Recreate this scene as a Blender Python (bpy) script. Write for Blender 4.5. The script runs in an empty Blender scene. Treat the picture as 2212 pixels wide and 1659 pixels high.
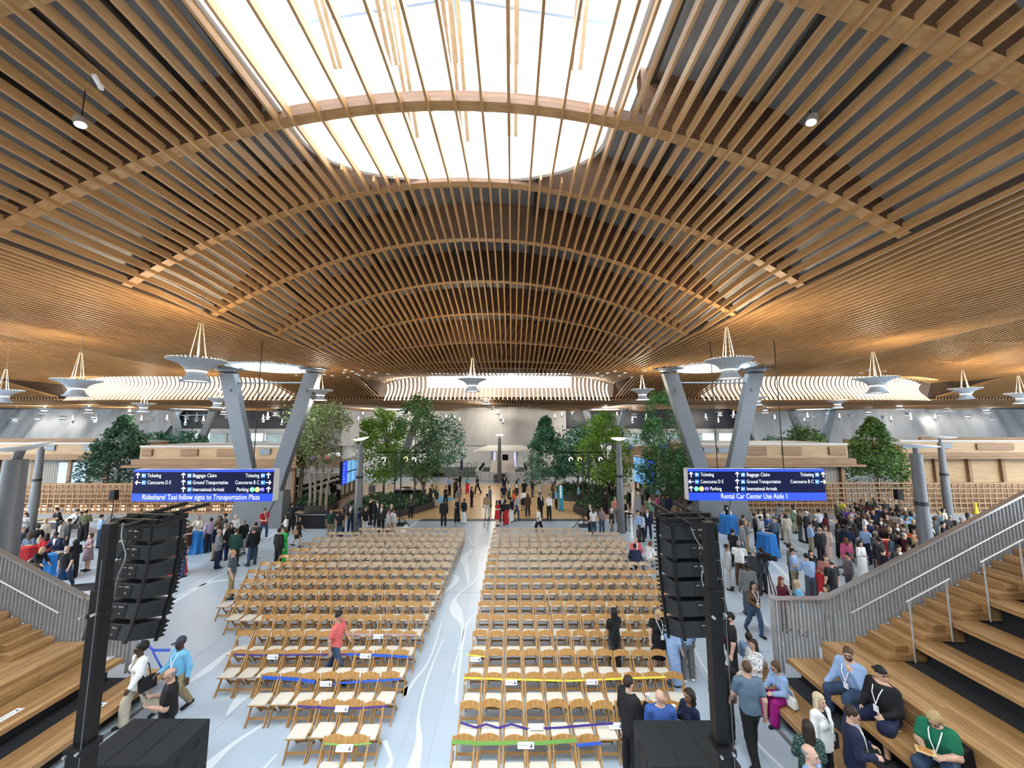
import bpy, bmesh, math, random
import numpy as np
from mathutils import Vector, Matrix, Euler
random.seed(7); np.random.seed(7)
S = bpy.context.scene
COL = S.collection
PI = math.pi
# ---------------------------------------------------------------- camera geometry (pixels of the 2212x1659 frame)
F = 831.0; HZ = 922.0; CH = 6.5
TH = math.atan((HZ-829.5)/F)
def ray(u, v):
    x = (u-1106)/F; y = (829.5-v)/F
    return (x, math.cos(TH)-math.sin(TH)*y, math.sin(TH)+math.cos(TH)*y)
def atz(u, v, z=0.0):
    d = ray(u, v); t = (z-CH)/d[2]; return (d[0]*t, d[1]*t)
def aty(u, v, Y):
    d = ray(u, v); t = Y/d[1]; return (d[0]*t, CH+d[2]*t)
AX = -1.42     # the hall's axis of symmetry
# ---------------------------------------------------------------- materials
MATS = {}
def mat(name, col, rough=0.6, metal=0.0, vary=0.0, scale=8.0, stretch=(1,1,1), bump=0.0, emit=0.0, ecol=None, spec=0.5, coat=0.0):
    if name in MATS: return MATS[name]
    m = bpy.data.materials.new(name); m.use_nodes = True
    nt = m.node_tree; b = nt.nodes['Principled BSDF']
    b.inputs['Base Color'].default_value = (*col, 1)
    b.inputs['Roughness'].default_value = rough
    b.inputs['Metallic'].default_value = metal
    b.inputs['Specular IOR Level'].default_value = spec
    if coat: b.inputs['Coat Weight'].default_value = coat
    if emit:
        b.inputs['Emission Color'].default_value = (*(ecol or col), 1)
        b.inputs['Emission Strength'].default_value = emit
    if vary or bump:
        tc = nt.nodes.new('ShaderNodeTexCoord'); mp = nt.nodes.new('ShaderNodeMapping')
        mp.inputs['Scale'].default_value = stretch
        nz = nt.nodes.new('ShaderNodeTexNoise'); nz.inputs['Scale'].default_value = scale; nz.inputs['Detail'].default_value = 5
        nt.links.new(tc.outputs['Object'], mp.inputs['Vector']); nt.links.new(mp.outputs['Vector'], nz.inputs['Vector'])
        if vary:
            mx = nt.nodes.new('ShaderNodeMix'); mx.data_type = 'RGBA'
            mx.inputs[6].default_value = (*[max(0, c*(1-vary)) for c in col], 1)
            mx.inputs[7].default_value = (*[min(1, c*(1+vary)) for c in col], 1)
            rp = nt.nodes.new('ShaderNodeMapRange'); rp.inputs[1].default_value = .3; rp.inputs[2].default_value = .7
            nt.links.new(nz.outputs['Fac'], rp.inputs[0]); nt.links.new(rp.outputs[0], mx.inputs[0])
            nt.links.new(mx.outputs[2], b.inputs['Base Color'])
        if bump:
            bp = nt.nodes.new('ShaderNodeBump'); bp.inputs['Strength'].default_value = bump; bp.inputs['Distance'].default_value = .02
            nt.links.new(nz.outputs['Fac'], bp.inputs['Height']); nt.links.new(bp.outputs['Normal'], b.inputs['Normal'])
    MATS[name] = m
    return m
def brickmat(name, c1, c2, mortar, size=(1,1), bw=.5, rh=.25, ms=.01, rough=.5, coord='UV', rot=(0,0,0), grain=0.0, offset=.5, coat=0.0, spec=.5):
    """boards, tiles and planks: a brick pattern with a little grain"""
    if name in MATS: return MATS[name]
    m = bpy.data.materials.new(name); m.use_nodes = True
    nt = m.node_tree; b = nt.nodes['Principled BSDF']; b.inputs['Roughness'].default_value = rough
    b.inputs['Specular IOR Level'].default_value = spec
    if coat: b.inputs['Coat Weight'].default_value = coat
    tc = nt.nodes.new('ShaderNodeTexCoord'); mp = nt.nodes.new('ShaderNodeMapping')
    mp.inputs['Scale'].default_value = (size[0], size[1], 1); mp.inputs['Rotation'].default_value = rot
    br = nt.nodes.new('ShaderNodeTexBrick')
    br.inputs['Color1'].default_value = (*c1, 1); br.inputs['Color2'].default_value = (*c2, 1); br.inputs['Mortar'].default_value = (*mortar, 1)
    br.inputs['Scale'].default_value = 1; br.inputs['Mortar Size'].default_value = ms
    br.inputs['Brick Width'].default_value = bw; br.inputs['Row Height'].default_value = rh; br.offset = offset
    nt.links.new(tc.outputs[coord], mp.inputs['Vector']); nt.links.new(mp.outputs['Vector'], br.inputs['Vector'])
    out = br.outputs['Color']
    if grain:
        m2 = nt.nodes.new('ShaderNodeMapping'); m2.inputs['Scale'].default_value = (1.2, 22, 22)
        m2.inputs['Rotation'].default_value = rot
        nz = nt.nodes.new('ShaderNodeTexNoise'); nz.inputs['Scale'].default_value = 2.5; nz.inputs['Detail'].default_value = 6
        nt.links.new(tc.outputs[coord], m2.inputs['Vector']); nt.links.new(m2.outputs['Vector'], nz.inputs['Vector'])
        mr = nt.nodes.new('ShaderNodeMapRange'); mr.inputs[1].default_value = .3; mr.inputs[2].default_value = .7
        mr.inputs[3].default_value = 1-grain; mr.inputs[4].default_value = 1+grain
        mu = nt.nodes.new('ShaderNodeVectorMath'); mu.operation = 'SCALE'
        nt.links.new(nz.outputs['Fac'], mr.inputs[0]); nt.links.new(mr.outputs[0], mu.inputs['Scale']); nt.links.new(out, mu.inputs[0])
        out = mu.outputs[0]
    nt.links.new(out, b.inputs['Base Color'])
    MATS[name] = m
    return m
def woodmat(name, c1, c2, scale=1.0, axis=(1, 12, 12), rough=.5, coat=0.0, spec=.5):
    if name in MATS: return MATS[name]
    m = bpy.data.materials.new(name); m.use_nodes = True
    nt = m.node_tree; b = nt.nodes['Principled BSDF']; b.inputs['Roughness'].default_value = rough
    b.inputs['Specular IOR Level'].default_value = spec
    if coat: b.inputs['Coat Weight'].default_value = coat
    tc = nt.nodes.new('ShaderNodeTexCoord'); mp = nt.nodes.new('ShaderNodeMapping'); mp.inputs['Scale'].default_value = [a*scale for a in axis]
    nz = nt.nodes.new('ShaderNodeTexNoise'); nz.inputs['Scale'].default_value = 1.0; nz.inputs['Detail'].default_value = 6; nz.inputs['Roughness'].default_value = .6
    mr = nt.nodes.new('ShaderNodeMapRange'); mr.inputs[1].default_value = .32; mr.inputs[2].default_value = .68
    mx = nt.nodes.new('ShaderNodeMix'); mx.data_type = 'RGBA'; mx.inputs[6].default_value = (*c1, 1); mx.inputs[7].default_value = (*c2, 1)
    nt.links.new(tc.outputs['Object'], mp.inputs['Vector']); nt.links.new(mp.outputs['Vector'], nz.inputs['Vector'])
    nt.links.new(nz.outputs['Fac'], mr.inputs[0]); nt.links.new(mr.outputs[0], mx.inputs[0]); nt.links.new(mx.outputs[2], b.inputs['Base Color'])
    MATS[name] = m
    return m
def emat(name, col, strength):
    if name in MATS: return MATS[name]
    m = bpy.data.materials.new(name); m.use_nodes = True
    b = m.node_tree.nodes['Principled BSDF']
    b.inputs['Base Color'].default_value = (*[c*.6 for c in col], 1)
    b.inputs['Emission Color'].default_value = (*col, 1); b.inputs['Emission Strength'].default_value = strength
    MATS[name] = m
    return m
def glassmat(name, tint=(.9, .97, 1), gloss=.12):
    if name in MATS: return MATS[name]
    m = bpy.data.materials.new(name); m.use_nodes = True
    nt = m.node_tree; nt.nodes.remove(nt.nodes['Principled BSDF'])
    t = nt.nodes.new('ShaderNodeBsdfTransparent'); t.inputs[0].default_value = (*tint, 1)
    g = nt.nodes.new('ShaderNodeBsdfGlossy'); g.inputs['Roughness'].default_value = .05
    mx = nt.nodes.new('ShaderNodeMixShader'); mx.inputs[0].default_value = gloss
    nt.links.new(t.outputs[0], mx.inputs[1]); nt.links.new(g.outputs[0], mx.inputs[2])
    nt.links.new(mx.outputs[0], nt.nodes['Material Output'].inputs[0])
    MATS[name] = m
    return m
# ---------------------------------------------------------------- mesh building
class MB:
    def __init__(self): self.v = []; self.f = []; self.uv = []; self.mi = []
    def add(self, vs, fs, uvs=None, mi=0):
        n = len(self.v); self.v.extend([tuple(p) for p in vs])
        for i, f in enumerate(fs):
            self.f.append(tuple(n+j for j in f)); self.mi.append(mi)
            self.uv.append(uvs[i] if uvs else None)
        return self
    def box(self, c, s, rz=0.0, M=None, mi=0, taper=1.0):
        x, y, z = s[0]/2, s[1]/2, s[2]/2
        P = [(-x,-y,-z),(x,-y,-z),(x,y,-z),(-x,y,-z),(-x*taper,-y*taper,z),(x*taper,-y*taper,z),(x*taper,y*taper,z),(-x*taper,y*taper,z)]
        if M is None: M = Matrix.Rotation(rz, 4, 'Z')
        P = [M @ Vector(p) + Vector(c) for p in P]
        return self.add(P, [(0,3,2,1),(4,5,6,7),(0,1,5,4),(1,2,6,5),(2,3,7,6),(3,0,4,7)], mi=mi)
    def box2(self, a, b, mi=0):
        return self.box([(a[i]+b[i])/2 for i in range(3)], [abs(b[i]-a[i]) for i in range(3)], mi=mi)
    def bar(self, a, b, w, h, up=(0,0,1), mi=0):
        """a rectangular bar from a to b: w across, h along up"""
        a = Vector(a); b = Vector(b); d = b-a; L = d.length
        if L < 1e-6: return self
        d.normalize(); u = Vector(up)
        s = d.cross(u)
        if s.length < 1e-4: s = d.cross(Vector((1,0,0)))
        s.normalize(); u = s.cross(d)
        P = []
        for p in (a, b):
            for sx, sy in ((-1,-1),(1,-1),(1,1),(-1,1)): P.append(p + s*(sx*w/2) + u*(sy*h/2))
        return self.add(P, [(3,2,1,0),(4,5,6,7),(0,1,5,4),(1,2,6,5),(2,3,7,6),(3,0,4,7)], mi=mi)
    def tube(self, pts, r, n=8, mi=0, caps=True):
        pts = [Vector(p) for p in pts]; rs = r if isinstance(r, (list, tuple)) else [r]*len(pts)
        vs = []; prev = None
        for i, p in enumerate(pts):
            d = (pts[min(i+1, len(pts)-1)] - pts[max(i-1, 0)])
            d = d.normalized() if d.length > 1e-9 else Vector((0,0,1))
            if prev is None:
                s = d.cross(Vector((0,0,1)))
                if s.length < .05: s = d.cross(Vector((1,0,0)))
            else: s = prev - d*prev.dot(d)
            s.normalize(); prev = s; t = d.cross(s)
            for k in range(n):
                a = 2*PI*k/n; vs.append(p + (s*math.cos(a) + t*math.sin(a))*rs[i])
        fs = []
        for i in range(len(pts)-1):
            for k in range(n):
                k2 = (k+1) % n; fs.append((i*n+k, i*n+k2, (i+1)*n+k2, (i+1)*n+k))
        if caps:
            fs.append(tuple(range(n))[::-1]); fs.append(tuple((len(pts)-1)*n+k for k in range(n)))
        return self.add(vs, fs, mi=mi)
    def lathe(self, prof, c=(0,0,0), n=24, M=None, mi=0, ripple=0.0, nr=0):
        vs = []; fs = []
        for i, (r, z) in enumerate(prof):
            for k in range(n):
                a = 2*PI*k/n; rr = r*(1+ripple*math.cos(nr*a)) if nr else r
                p = Vector((rr*math.cos(a), rr*math.sin(a), z))
                if M is not None: p = M @ p
                vs.append(p + Vector(c))
        for i in range(len(prof)-1):
            for k in range(n):
                k2 = (k+1) % n; fs.append((i*n+k, i*n+k2, (i+1)*n+k2, (i+1)*n+k))
        return self.add(vs, fs, mi=mi)
    def prism(self, poly, z0, z1, M=None, mi=0):
        n = len(poly); P = [(x, y, z0) for x, y in poly] + [(x, y, z1) for x, y in poly]
        if M is not None: P = [M @ Vector(p) for p in P]
        fs = [tuple(range(n))[::-1], tuple(range(n, 2*n))] + [(i, (i+1) % n, n+(i+1) % n, n+i) for i in range(n)]
        return self.add(P, fs, mi=mi)
    def build(self, name, m=None, parent=None, smooth=False, bevel=0.0, loc=None, rz=None):
        me = bpy.data.meshes.new(name); me.from_pydata(self.v, [], self.f)
        ms = m if isinstance(m, (list, tuple)) else [m]
        for q in ms:
            if q is not None: me.materials.append(q)
        if len(ms) > 1:
            me.polygons.foreach_set('material_index', self.mi)
        if any(u is not None for u in self.uv):
            L = me.uv_layers.new(name='UVMap'); k = 0
            for fi, f in enumerate(self.f):
                for j in range(len(f)):
                    if self.uv[fi] is not None: L.data[k].uv = self.uv[fi][j]
                    k += 1
        if smooth: me.polygons.foreach_set('use_smooth', [True]*len(me.polygons))
        me.update()
        o = bpy.data.objects.new(name, me); COL.objects.link(o)
        if parent is not None: o.parent = parent
        if loc is not None: o.location = loc
        if rz is not None: o.rotation_euler = (0, 0, rz)
        if bevel:
            bv = o.modifiers.new('bevel', 'BEVEL'); bv.width = bevel; bv.segments = 2; bv.limit_method = 'ANGLE'
        return o
def smooth_angle(o, deg=40):
    me = o.data
    me.polygons.foreach_set('use_smooth', [True]*len(me.polygons))
    try: me.set_sharp_from_angle(angle=math.radians(deg))
    except Exception: pass
    return o
def tag(o, label=None, cat=None, group=None, kind=None):
    if label: o['label'] = label
    if cat: o['category'] = cat
    if group: o['group'] = group
    if kind: o['kind'] = kind
    return o
def empty(name, loc=(0,0,0), rz=0.0, label=None, cat=None, group=None):
    o = bpy.data.objects.new(name, None); COL.objects.link(o); o.location = loc; o.rotation_euler = (0, 0, rz); o.empty_display_size = .2
    return tag(o, label, cat, group)
def struct(o): o['kind'] = 'structure'; return o
KIDS = {}
def copy_tree(o, kids, parent=None):
    c = o.copy(); COL.objects.link(c)
    if parent is not None: c.parent = parent
    for k, sub in kids: copy_tree(k, sub, c)
    return c
def tree_of(o):
    return [(k, tree_of(k)) for k in o.children]
ORD = ['zeroth','first','second','third','fourth','fifth','sixth','seventh','eighth','ninth','tenth','eleventh','twelfth','thirteenth','fourteenth','fifteenth','sixteenth','seventeenth','eighteenth','nineteenth','twentieth','twenty-first','twenty-second','twenty-third','twenty-fourth','twenty-fifth']
EXPO = 0.2; WORLD = 12.0; PENDW = 420; FINW = 900
SLAT1 = (.30,.150,.052); SLAT2 = (.46,.258,.105); BEAM1 = (.135,.062,.028); BEAM2 = (.18,.088,.042)
FLOORC = (.45,.53,.61); INLAY = (.64,.70,.75)
# ================================================================ camera, world, exposure
cam = bpy.data.cameras.new('camera'); camo = bpy.data.objects.new('camera', cam); COL.objects.link(camo)
camo.location = (0, 0, CH); camo.rotation_euler = (PI/2 + TH, 0, 0)
cam.sensor_width = 36; cam.sensor_fit = 'HORIZONTAL'; cam.lens = F/2212*36; cam.clip_end = 400; cam.clip_start = .05
S.camera = camo
S.view_settings.view_transform = 'Standard'; S.view_settings.look = 'None'; S.view_settings.gamma = 1.0
S.view_settings.exposure = EXPO
try: S.view_settings.use_curve_mapping = False
except Exception: pass
W = bpy.data.worlds.new('sky'); S.world = W; W.use_nodes = True
bg = W.node_tree.nodes['Background']; bg.inputs[0].default_value = (.86, .94, 1.0, 1); bg.inputs[1].default_value = WORLD
cy = S.cycles
cy.max_bounces = 6; cy.diffuse_bounces = 3; cy.glossy_bounces = 2; cy.transmission_bounces = 3; cy.transparent_max_bounces = 10
cy.caustics_reflective = False; cy.caustics_refractive = False
cy.use_denoising = True
try: cy.denoiser = 'OPENIMAGEDENOISE'
except Exception: pass
cy.sample_clamp_indirect = 6.0
def arealight(name, loc, rot, sx, sy, power, col=(1,1,1)):
    l = bpy.data.lights.new(name, 'AREA'); l.shape = 'RECTANGLE'; l.size = sx; l.size_y = sy; l.energy = power; l.color = col
    o = bpy.data.objects.new(name, l); COL.objects.link(o); o.location = loc; o.rotation_euler = rot; return o
def pointlight(name, loc, power, col=(1,.85,.65), r=.2):
    l = bpy.data.lights.new(name, 'POINT'); l.energy = power; l.color = col; l.shadow_soft_size = r
    o = bpy.data.objects.new(name, l); COL.objects.link(o); o.location = loc; return o
def spotlight(name, loc, rot, power, col=(1,.9,.75), ang=1.6, r=.15):
    l = bpy.data.lights.new(name, 'SPOT'); l.energy = power; l.color = col; l.spot_size = ang; l.spot_blend = .6; l.shadow_soft_size = r
    o = bpy.data.objects.new(name, l); COL.objects.link(o); o.location = loc; o.rotation_euler = rot; return o
cy.use_adaptive_sampling = True; cy.adaptive_threshold = .025
# ================================================================ the lattice ceiling
BAY = 30.2
_ys = np.array([-12, 1.9, 4.9] + [7.9+3*n for n in range(7)] + [31.0, 60.0])
_zs = np.array([13.2, 13.4, 13.6] + [aty(1085, v, 7.9+3*n)[1] for n, v in enumerate([235, 403, 522, 611.5, 681, 743, 784])] + [10.45, 10.4])
ZE = 10.5
def sst(t): t = np.clip(t, 0, 1); return t*t*(3-2*t)
def hw1(Y):
    Y = np.asarray(Y, float)
    h = np.where(Y < 12, 9.95, 9.95 + (8.0-9.95)*np.clip((Y-12)/15, 0, 1))
    return np.where(Y > 27, 8.0*np.sqrt(np.clip(1-((Y-27)/4.2)**2, 0, 1)), h)
def xloc(X): return (np.asarray(X, float) - AX + BAY/2) % BAY - BAY/2
def in_lens(X, Y):
    h = hw1(Y); return (np.abs(xloc(X)) < h) & (np.asarray(Y) < 31)
def zsurf(X, Y):
    X = np.asarray(X, float); Y = np.asarray(Y, float); x = xloc(X); h = np.maximum(hw1(Y), 1e-3)
    rise = np.maximum(np.interp(Y, _ys, _zs) - ZE, 0)
    z = ZE + np.where((np.abs(x) < h) & (Y < 31), rise*(1-(x/h)**2), 0.0)
    # outside the vaults the ceiling sags towards the next row of bays
    ax = np.abs(x)
    out = sst((ax-9.5)/5.0)
    low = (ZE-9.05)*sst((Y-30)/8.5)
    mouth = (ax < 11.1) & (Y < 36.3) & (Y > 29)
    lift = .85*sst((Y-30)/6.0)*np.clip(1-(ax/11.1)**4, 0, 1)
    ax2 = np.where(ax < 7.5, 1-(ax/7.5)**2, 0)
    z = z + 1.7*ax2*sst((Y-55)/8)
    return np.where(mouth, z + lift, z - np.where((Y >= 36.3) | (ax >= 11.1), np.where(Y >= 36.3, ZE-9.05, low), 0))
SKX, SKY0, SKB = 3.65, 8.5, 2.42
def in_sky(X, Y, g=0.0):
    x = np.abs(xloc(X)); Y = np.asarray(Y, float)
    t = np.clip((Y-SKY0)/(SKB+g), 0, 1)
    return (x < (SKX+g)*np.sqrt(np.clip(1-t*t, 0, 1))) & (Y < SKY0+SKB+g) & (Y > -9)
OCU = [(AX+s*15.1 + k*BAY, y) for y in (26.2, 56.5) for s, k in ((-1,0),(1,0),(-1,-1),(1,1))]
OCR = 2.3
def in_ocu(X, Y, r=OCR):
    m = np.zeros(np.shape(X), bool)
    for a, b in OCU: m |= (np.asarray(X)-a)**2 + (np.asarray(Y)-b)**2 < r*r
    return m
SP = .30
M_slat = woodmat('fir slats', SLAT1, SLAT2, 1.0, (9, .9, 9), rough=.55)
def slats():
    mb_v = []; mb_f = []
    n = 0
    ys_all = np.arange(-3.0, 63.5, .7)
    for i in range(-222, 223):
        X = AX + (i+.5)*SP
        y0 = max(-3.0, (abs(X)-7)/1.42)
        ys = ys_all[ys_all >= y0]
        # cut points exactly at the drum mouth
        ys = np.unique(np.concatenate([ys, [36.25, 36.35]])) if y0 < 36 else ys
        if len(ys) < 2: continue
        Xs = np.full(len(ys), X)
        ok = ~in_ocu(Xs, ys, OCR+.25)
        if i % 2: ok &= ~in_sky(Xs, ys, -.28)
        zz = zsurf(Xs, ys)
        x = abs(float(xloc(X)))
        w, h = .058, .18
        inl = in_lens(Xs, ys)
        hh = np.where(inl, .19, .10)
        run = []
        def flush(run):
            nonlocal n
            if len(run) < 2: return
            for j in run:
                y, z, h = ys[j], zz[j], hh[j]
                mb_v.extend([(X-w/2, y, z), (X+w/2, y, z), (X+w/2, y, z+h), (X-w/2, y, z+h)])
            k = len(run)
            for j in range(k-1):
                a = n+4*j; b = a+4
                mb_f.extend([(a, a+1, b+1, b), (a+1, a+2, b+2, b+1), (a+2, a+3, b+3, b+2), (a+3, a, b, b+3)])
            mb_f.append((n, n+3, n+2, n+1)); e = n+4*(k-1); mb_f.append((e, e+1, e+2, e+3))
            n += 4*k
        for j in range(len(ys)):
            brk = run and x < 11.1 and ys[run[-1]] < 36.3 <= ys[j]
            if brk: flush(run); run = []
            if ok[j]: run.append(j)
            else: flush(run); run = []
        flush(run)
    me = bpy.data.meshes.new('ceiling_slats'); me.from_pydata(mb_v, [], mb_f); me.materials.append(M_slat)
    o = bpy.data.objects.new('ceiling_slats', me); COL.objects.link(o); return struct(o)
slats()
# soffit above the slats: grey metal deck inside the vaults, dark boards elsewhere
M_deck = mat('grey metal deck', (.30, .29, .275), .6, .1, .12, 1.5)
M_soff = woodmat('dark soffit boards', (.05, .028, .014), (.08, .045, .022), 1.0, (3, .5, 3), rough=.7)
def soffit():
    st = .6
    xs = np.arange(-84, 84.01, st); ys = np.arange(-9, 66.01, st)
    XX, YY = np.meshgrid(xs, ys, indexing='ij')
    inl = in_lens(XX, YY)
    h = np.maximum(hw1(YY), .01)
    dep = np.where(inl, np.clip((1-np.abs(xloc(XX))/h)*4.5, 0, 1)*1.32, 0)
    ZZ = zsurf(XX, YY) + np.where(inl, .16, .26) + dep
    nx, ny = XX.shape
    idx = np.arange(nx*ny).reshape(nx, ny)
    cx = (XX[:-1, :-1]+XX[1:, 1:])/2; cy_ = (YY[:-1, :-1]+YY[1:, 1:])/2
    hole = in_sky(cx, cy_, .62) | in_ocu(cx, cy_, OCR+.35) | ((np.abs(xloc(cx)) < 11.0) & (cy_ > 36.0) & (cy_ < 36.65))
    vis = np.abs(cx) < 1.42*np.maximum(cy_, 0) + 16
    keep = ~hole & vis
    fs = []; mi = []
    for a, b in zip(*np.nonzero(keep)):
        fs.append((int(idx[a, b]), int(idx[a, b+1]), int(idx[a+1, b+1]), int(idx[a+1, b])))
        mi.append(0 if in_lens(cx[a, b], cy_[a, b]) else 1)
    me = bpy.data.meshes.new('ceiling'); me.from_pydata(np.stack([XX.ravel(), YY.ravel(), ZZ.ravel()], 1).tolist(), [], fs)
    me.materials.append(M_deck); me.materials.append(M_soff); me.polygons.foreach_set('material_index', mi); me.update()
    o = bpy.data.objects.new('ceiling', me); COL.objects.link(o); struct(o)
soffit()
# arched glulam beams, one object each
M_beam = brickmat('shaded laminated beam boards', BEAM1, BEAM2, (.10, .05, .025), (1, 1), bw=1.6, rh=.11, ms=.008, rough=.65, coord='UV', grain=.25)
M_beamlit = woodmat('lit beam soffit strip', SLAT1, SLAT2, 1.0, (.9, 9, 9), rough=.55)  # floor bounce put into the colour: underside lighter, beam faces darker
def beam(Y, bay=0):
    mb = MB(); h = float(hw1(Y)) - .05
    xs = np.linspace(-h, h, 61); zs = zsurf(xs+AX+bay*BAY, np.full(61, Y))
    th = .14; s = 0.0
    for i in range(60):
        xm = (xs[i]+xs[i+1])/2; sky = bool(in_sky(xm+AX+bay*BAY, Y, .55))
        def hl(j):
            d = float(np.clip((1-abs(xs[j])/h)*4.5, 0, 1))*1.29 + .02
            return zs[j]+.07, zs[j]+.17+((.16 if Y < 10 else .03) if sky else d)
        l0, h0 = hl(i); l1, h1 = hl(i+1)
        x0, x1 = xs[i]+AX+bay*BAY, xs[i+1]+AX+bay*BAY; u0 = s; s += math.hypot(x1-x0, zs[i+1]-zs[i]); u1 = s
        A = [(x0, Y-th, l0), (x1, Y-th, l1), (x1, Y-th, h1), (x0, Y-th, h0)]
        B = [(p[0], Y+th, p[2]) for p in A]
        uv = [(u0, 0), (u1, 0), (u1, h1-l1), (u0, h0-l0)]
        mb.add(A, [(0, 1, 2, 3)], [uv]); mb.add(B, [(3, 2, 1, 0)], [uv[::-1]])
        mb.add([A[0], B[0], B[1], A[1]], [(0, 1, 2, 3)], [[(u0, 0), (u0, .1), (u1, .1), (u1, 0)]], mi=1)
        mb.add([A[3], A[2], B[2], B[3]], [(0, 1, 2, 3)], [[(u0, 0), (u1, 0), (u1, .1), (u0, .1)]])
    return struct(mb.build('ceiling_beam', [M_beam, M_beamlit]))
for k in range(-1, 8):
    beam(7.9+3*k if k < 7 else 27.9)
for b in (-1, 1):
    for k in range(2, 7): beam(7.9+3*k, b)
# purlin strips under the deck, running along the vault
mb = MB()
for i in range(-8, 9):
    x = i*1.13
    for k in range(-1, 6):
        y0 = 7.9+3*k+.12; y1 = y0+2.75
        if in_sky(x+AX, y0, .3) or in_sky(x+AX, (y0+y1)/2, .3): continue
        h = float(hw1(y1))
        if abs(x) > h-1.2: continue
        d0 = float(np.clip((1-abs(x)/float(hw1(y0)))*4.5, 0, 1))*1.3; d1 = float(np.clip((1-abs(x)/h)*4.5, 0, 1))*1.15
        z0 = float(zsurf(x+AX, y0))+d0+.06; z1 = float(zsurf(x+AX, y1))+d1+.06
        mb.bar((x+AX, y0, z0), (x+AX, y1, z1), .09, .2)
struct(mb.build('ceiling_purlins', mat('dark steel purlin', (.05, .045, .04), .6)))
# ---------------------------------------------------------------- the big skylight
M_white0 = mat('warm grey wall', (.30, .28, .26), .8)
M_curb = mat('white painted curb', (.82, .80, .76), .6, 0, .05, 3)
M_mull = mat('blue grey mullion', (.22, .28, .38), .4, .4)
M_pane = glassmat('skylight glass', (.97, .99, 1), .05)
def rim(n=40):
    pts = [(-SKX, -8.0), (-SKX, -4.0), (-SKX, 0.0), (-SKX, 4.0), (-SKX, 6.5)]
    for i in range(n+1):
        a = PI - PI*i/n; pts.append((SKX*math.cos(a), SKY0 + SKB*math.sin(a)))
    return pts + [(SKX, 6.5), (SKX, 4.0), (SKX, 0.0), (SKX, -4.0), (SKX, -8.0)]
mb = MB(); R = rim(); T = .10
for i in range(len(R)-1):
    (xa, ya), (xb, yb) = R[i], R[i+1]
    za = float(zsurf(xa+AX, ya))+.21; zb = float(zsurf(xb+AX, yb))+.21
    nx, ny = (yb-ya), -(xb-xa); L = math.hypot(nx, ny); nx /= -L; ny /= -L
    zt = 16.3; fl = 1.08
    mb.add([(xa+AX, ya, za), (xb+AX, yb, zb), (xb*fl+AX, yb+(.25 if yb > SKY0 else 0), zt), (xa*fl+AX, ya+(.25 if ya > SKY0 else 0), zt)], [(0, 1, 2, 3)])
    mb.add([(xa+AX, ya, za), (xb+AX, yb, zb), (xb+AX+nx*T, yb+ny*T, zb-.02), (xa+AX+nx*T, ya+ny*T, za-.02)], [(3, 2, 1, 0)])
    mb.add([(xa+AX+nx*T, ya+ny*T, za-.02), (xb+AX+nx*T, yb+ny*T, zb-.02), (xb*fl+AX+nx*T, yb+ny*T+.25, zt), (xa*fl+AX+nx*T, ya+ny*T+.25, zt)], [(3, 2, 1, 0)])
struct(mb.build('trim_1', M_curb))
mb = MB()   # gabled glass roof
for sgn in (-1, 1):
    mb.add([(AX+sgn*4.4, -8, 16.2), (AX+sgn*4.4, 12.4, 16.2), (AX, 12.4, 17.0), (AX, -8, 17.0)], [(0, 1, 2, 3)])
struct(mb.build('window_1', M_pane))
mb = MB()
for Y in (2.6, 8.3, 11.6):
    for sgn in (-1, 1): mb.bar((AX+sgn*4.3, Y, 16.15), (AX, Y, 16.93), .07, .08)
for x in (-4.3, 0, 4.3): mb.bar((AX+x, -8, 16.93-abs(x)*.18), (AX+x, 12.4, 16.93-abs(x)*.18), .07, .08)
struct(mb.build('window_frame', M_mull))
# timber struts between the skylight arches and its glazing
M_strut = woodmat('pale strut wood', (.40, .28, .16), (.52, .38, .24), 1, (9, 9, .9))
for (u, v) in [(735, 148), (853, 140), (980, 135), (1108, 138), (1242, 150), (898, 295), (1005, 303), (1107, 292)]:
    mb = MB(); Y = 8.0 if v < 200 else 9.6
    x, z = aty(u, v, Y); 
    for dx, dl in ((-.09, 0), (.09, -.12)):
        mb.bar((x+dx, Y+dl, z+dl), (x+dx-(x-AX)*.02, Y-3.2, 16.4), .09, .14)
    struct(mb.build('ceiling_strut', M_strut))
# ---------------------------------------------------------------- round oculi over the columns
M_ocu = mat('pale oculus lining', (.80, .88, .90), .5)
for (a, b) in OCU:
    zc = float(zsurf(a, b))
    mb = MB(); mb.lathe([(OCR+.75, zc+.10), (OCR+.04, zc-.03), (OCR, zc), (OCR-.02, zc+.5), (OCR-.25, zc+2.2)], (a, b, 0), 48)
    struct(smooth_angle(mb.build('trim_2', M_ocu)))
    mb = MB(); mb.prism([(a+(OCR-.2)*math.cos(2*PI*k/32), b+(OCR-.2)*math.sin(2*PI*k/32)) for k in range(32)], zc+2.1, zc+2.13)
    struct(mb.build('window_2', M_pane))
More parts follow.
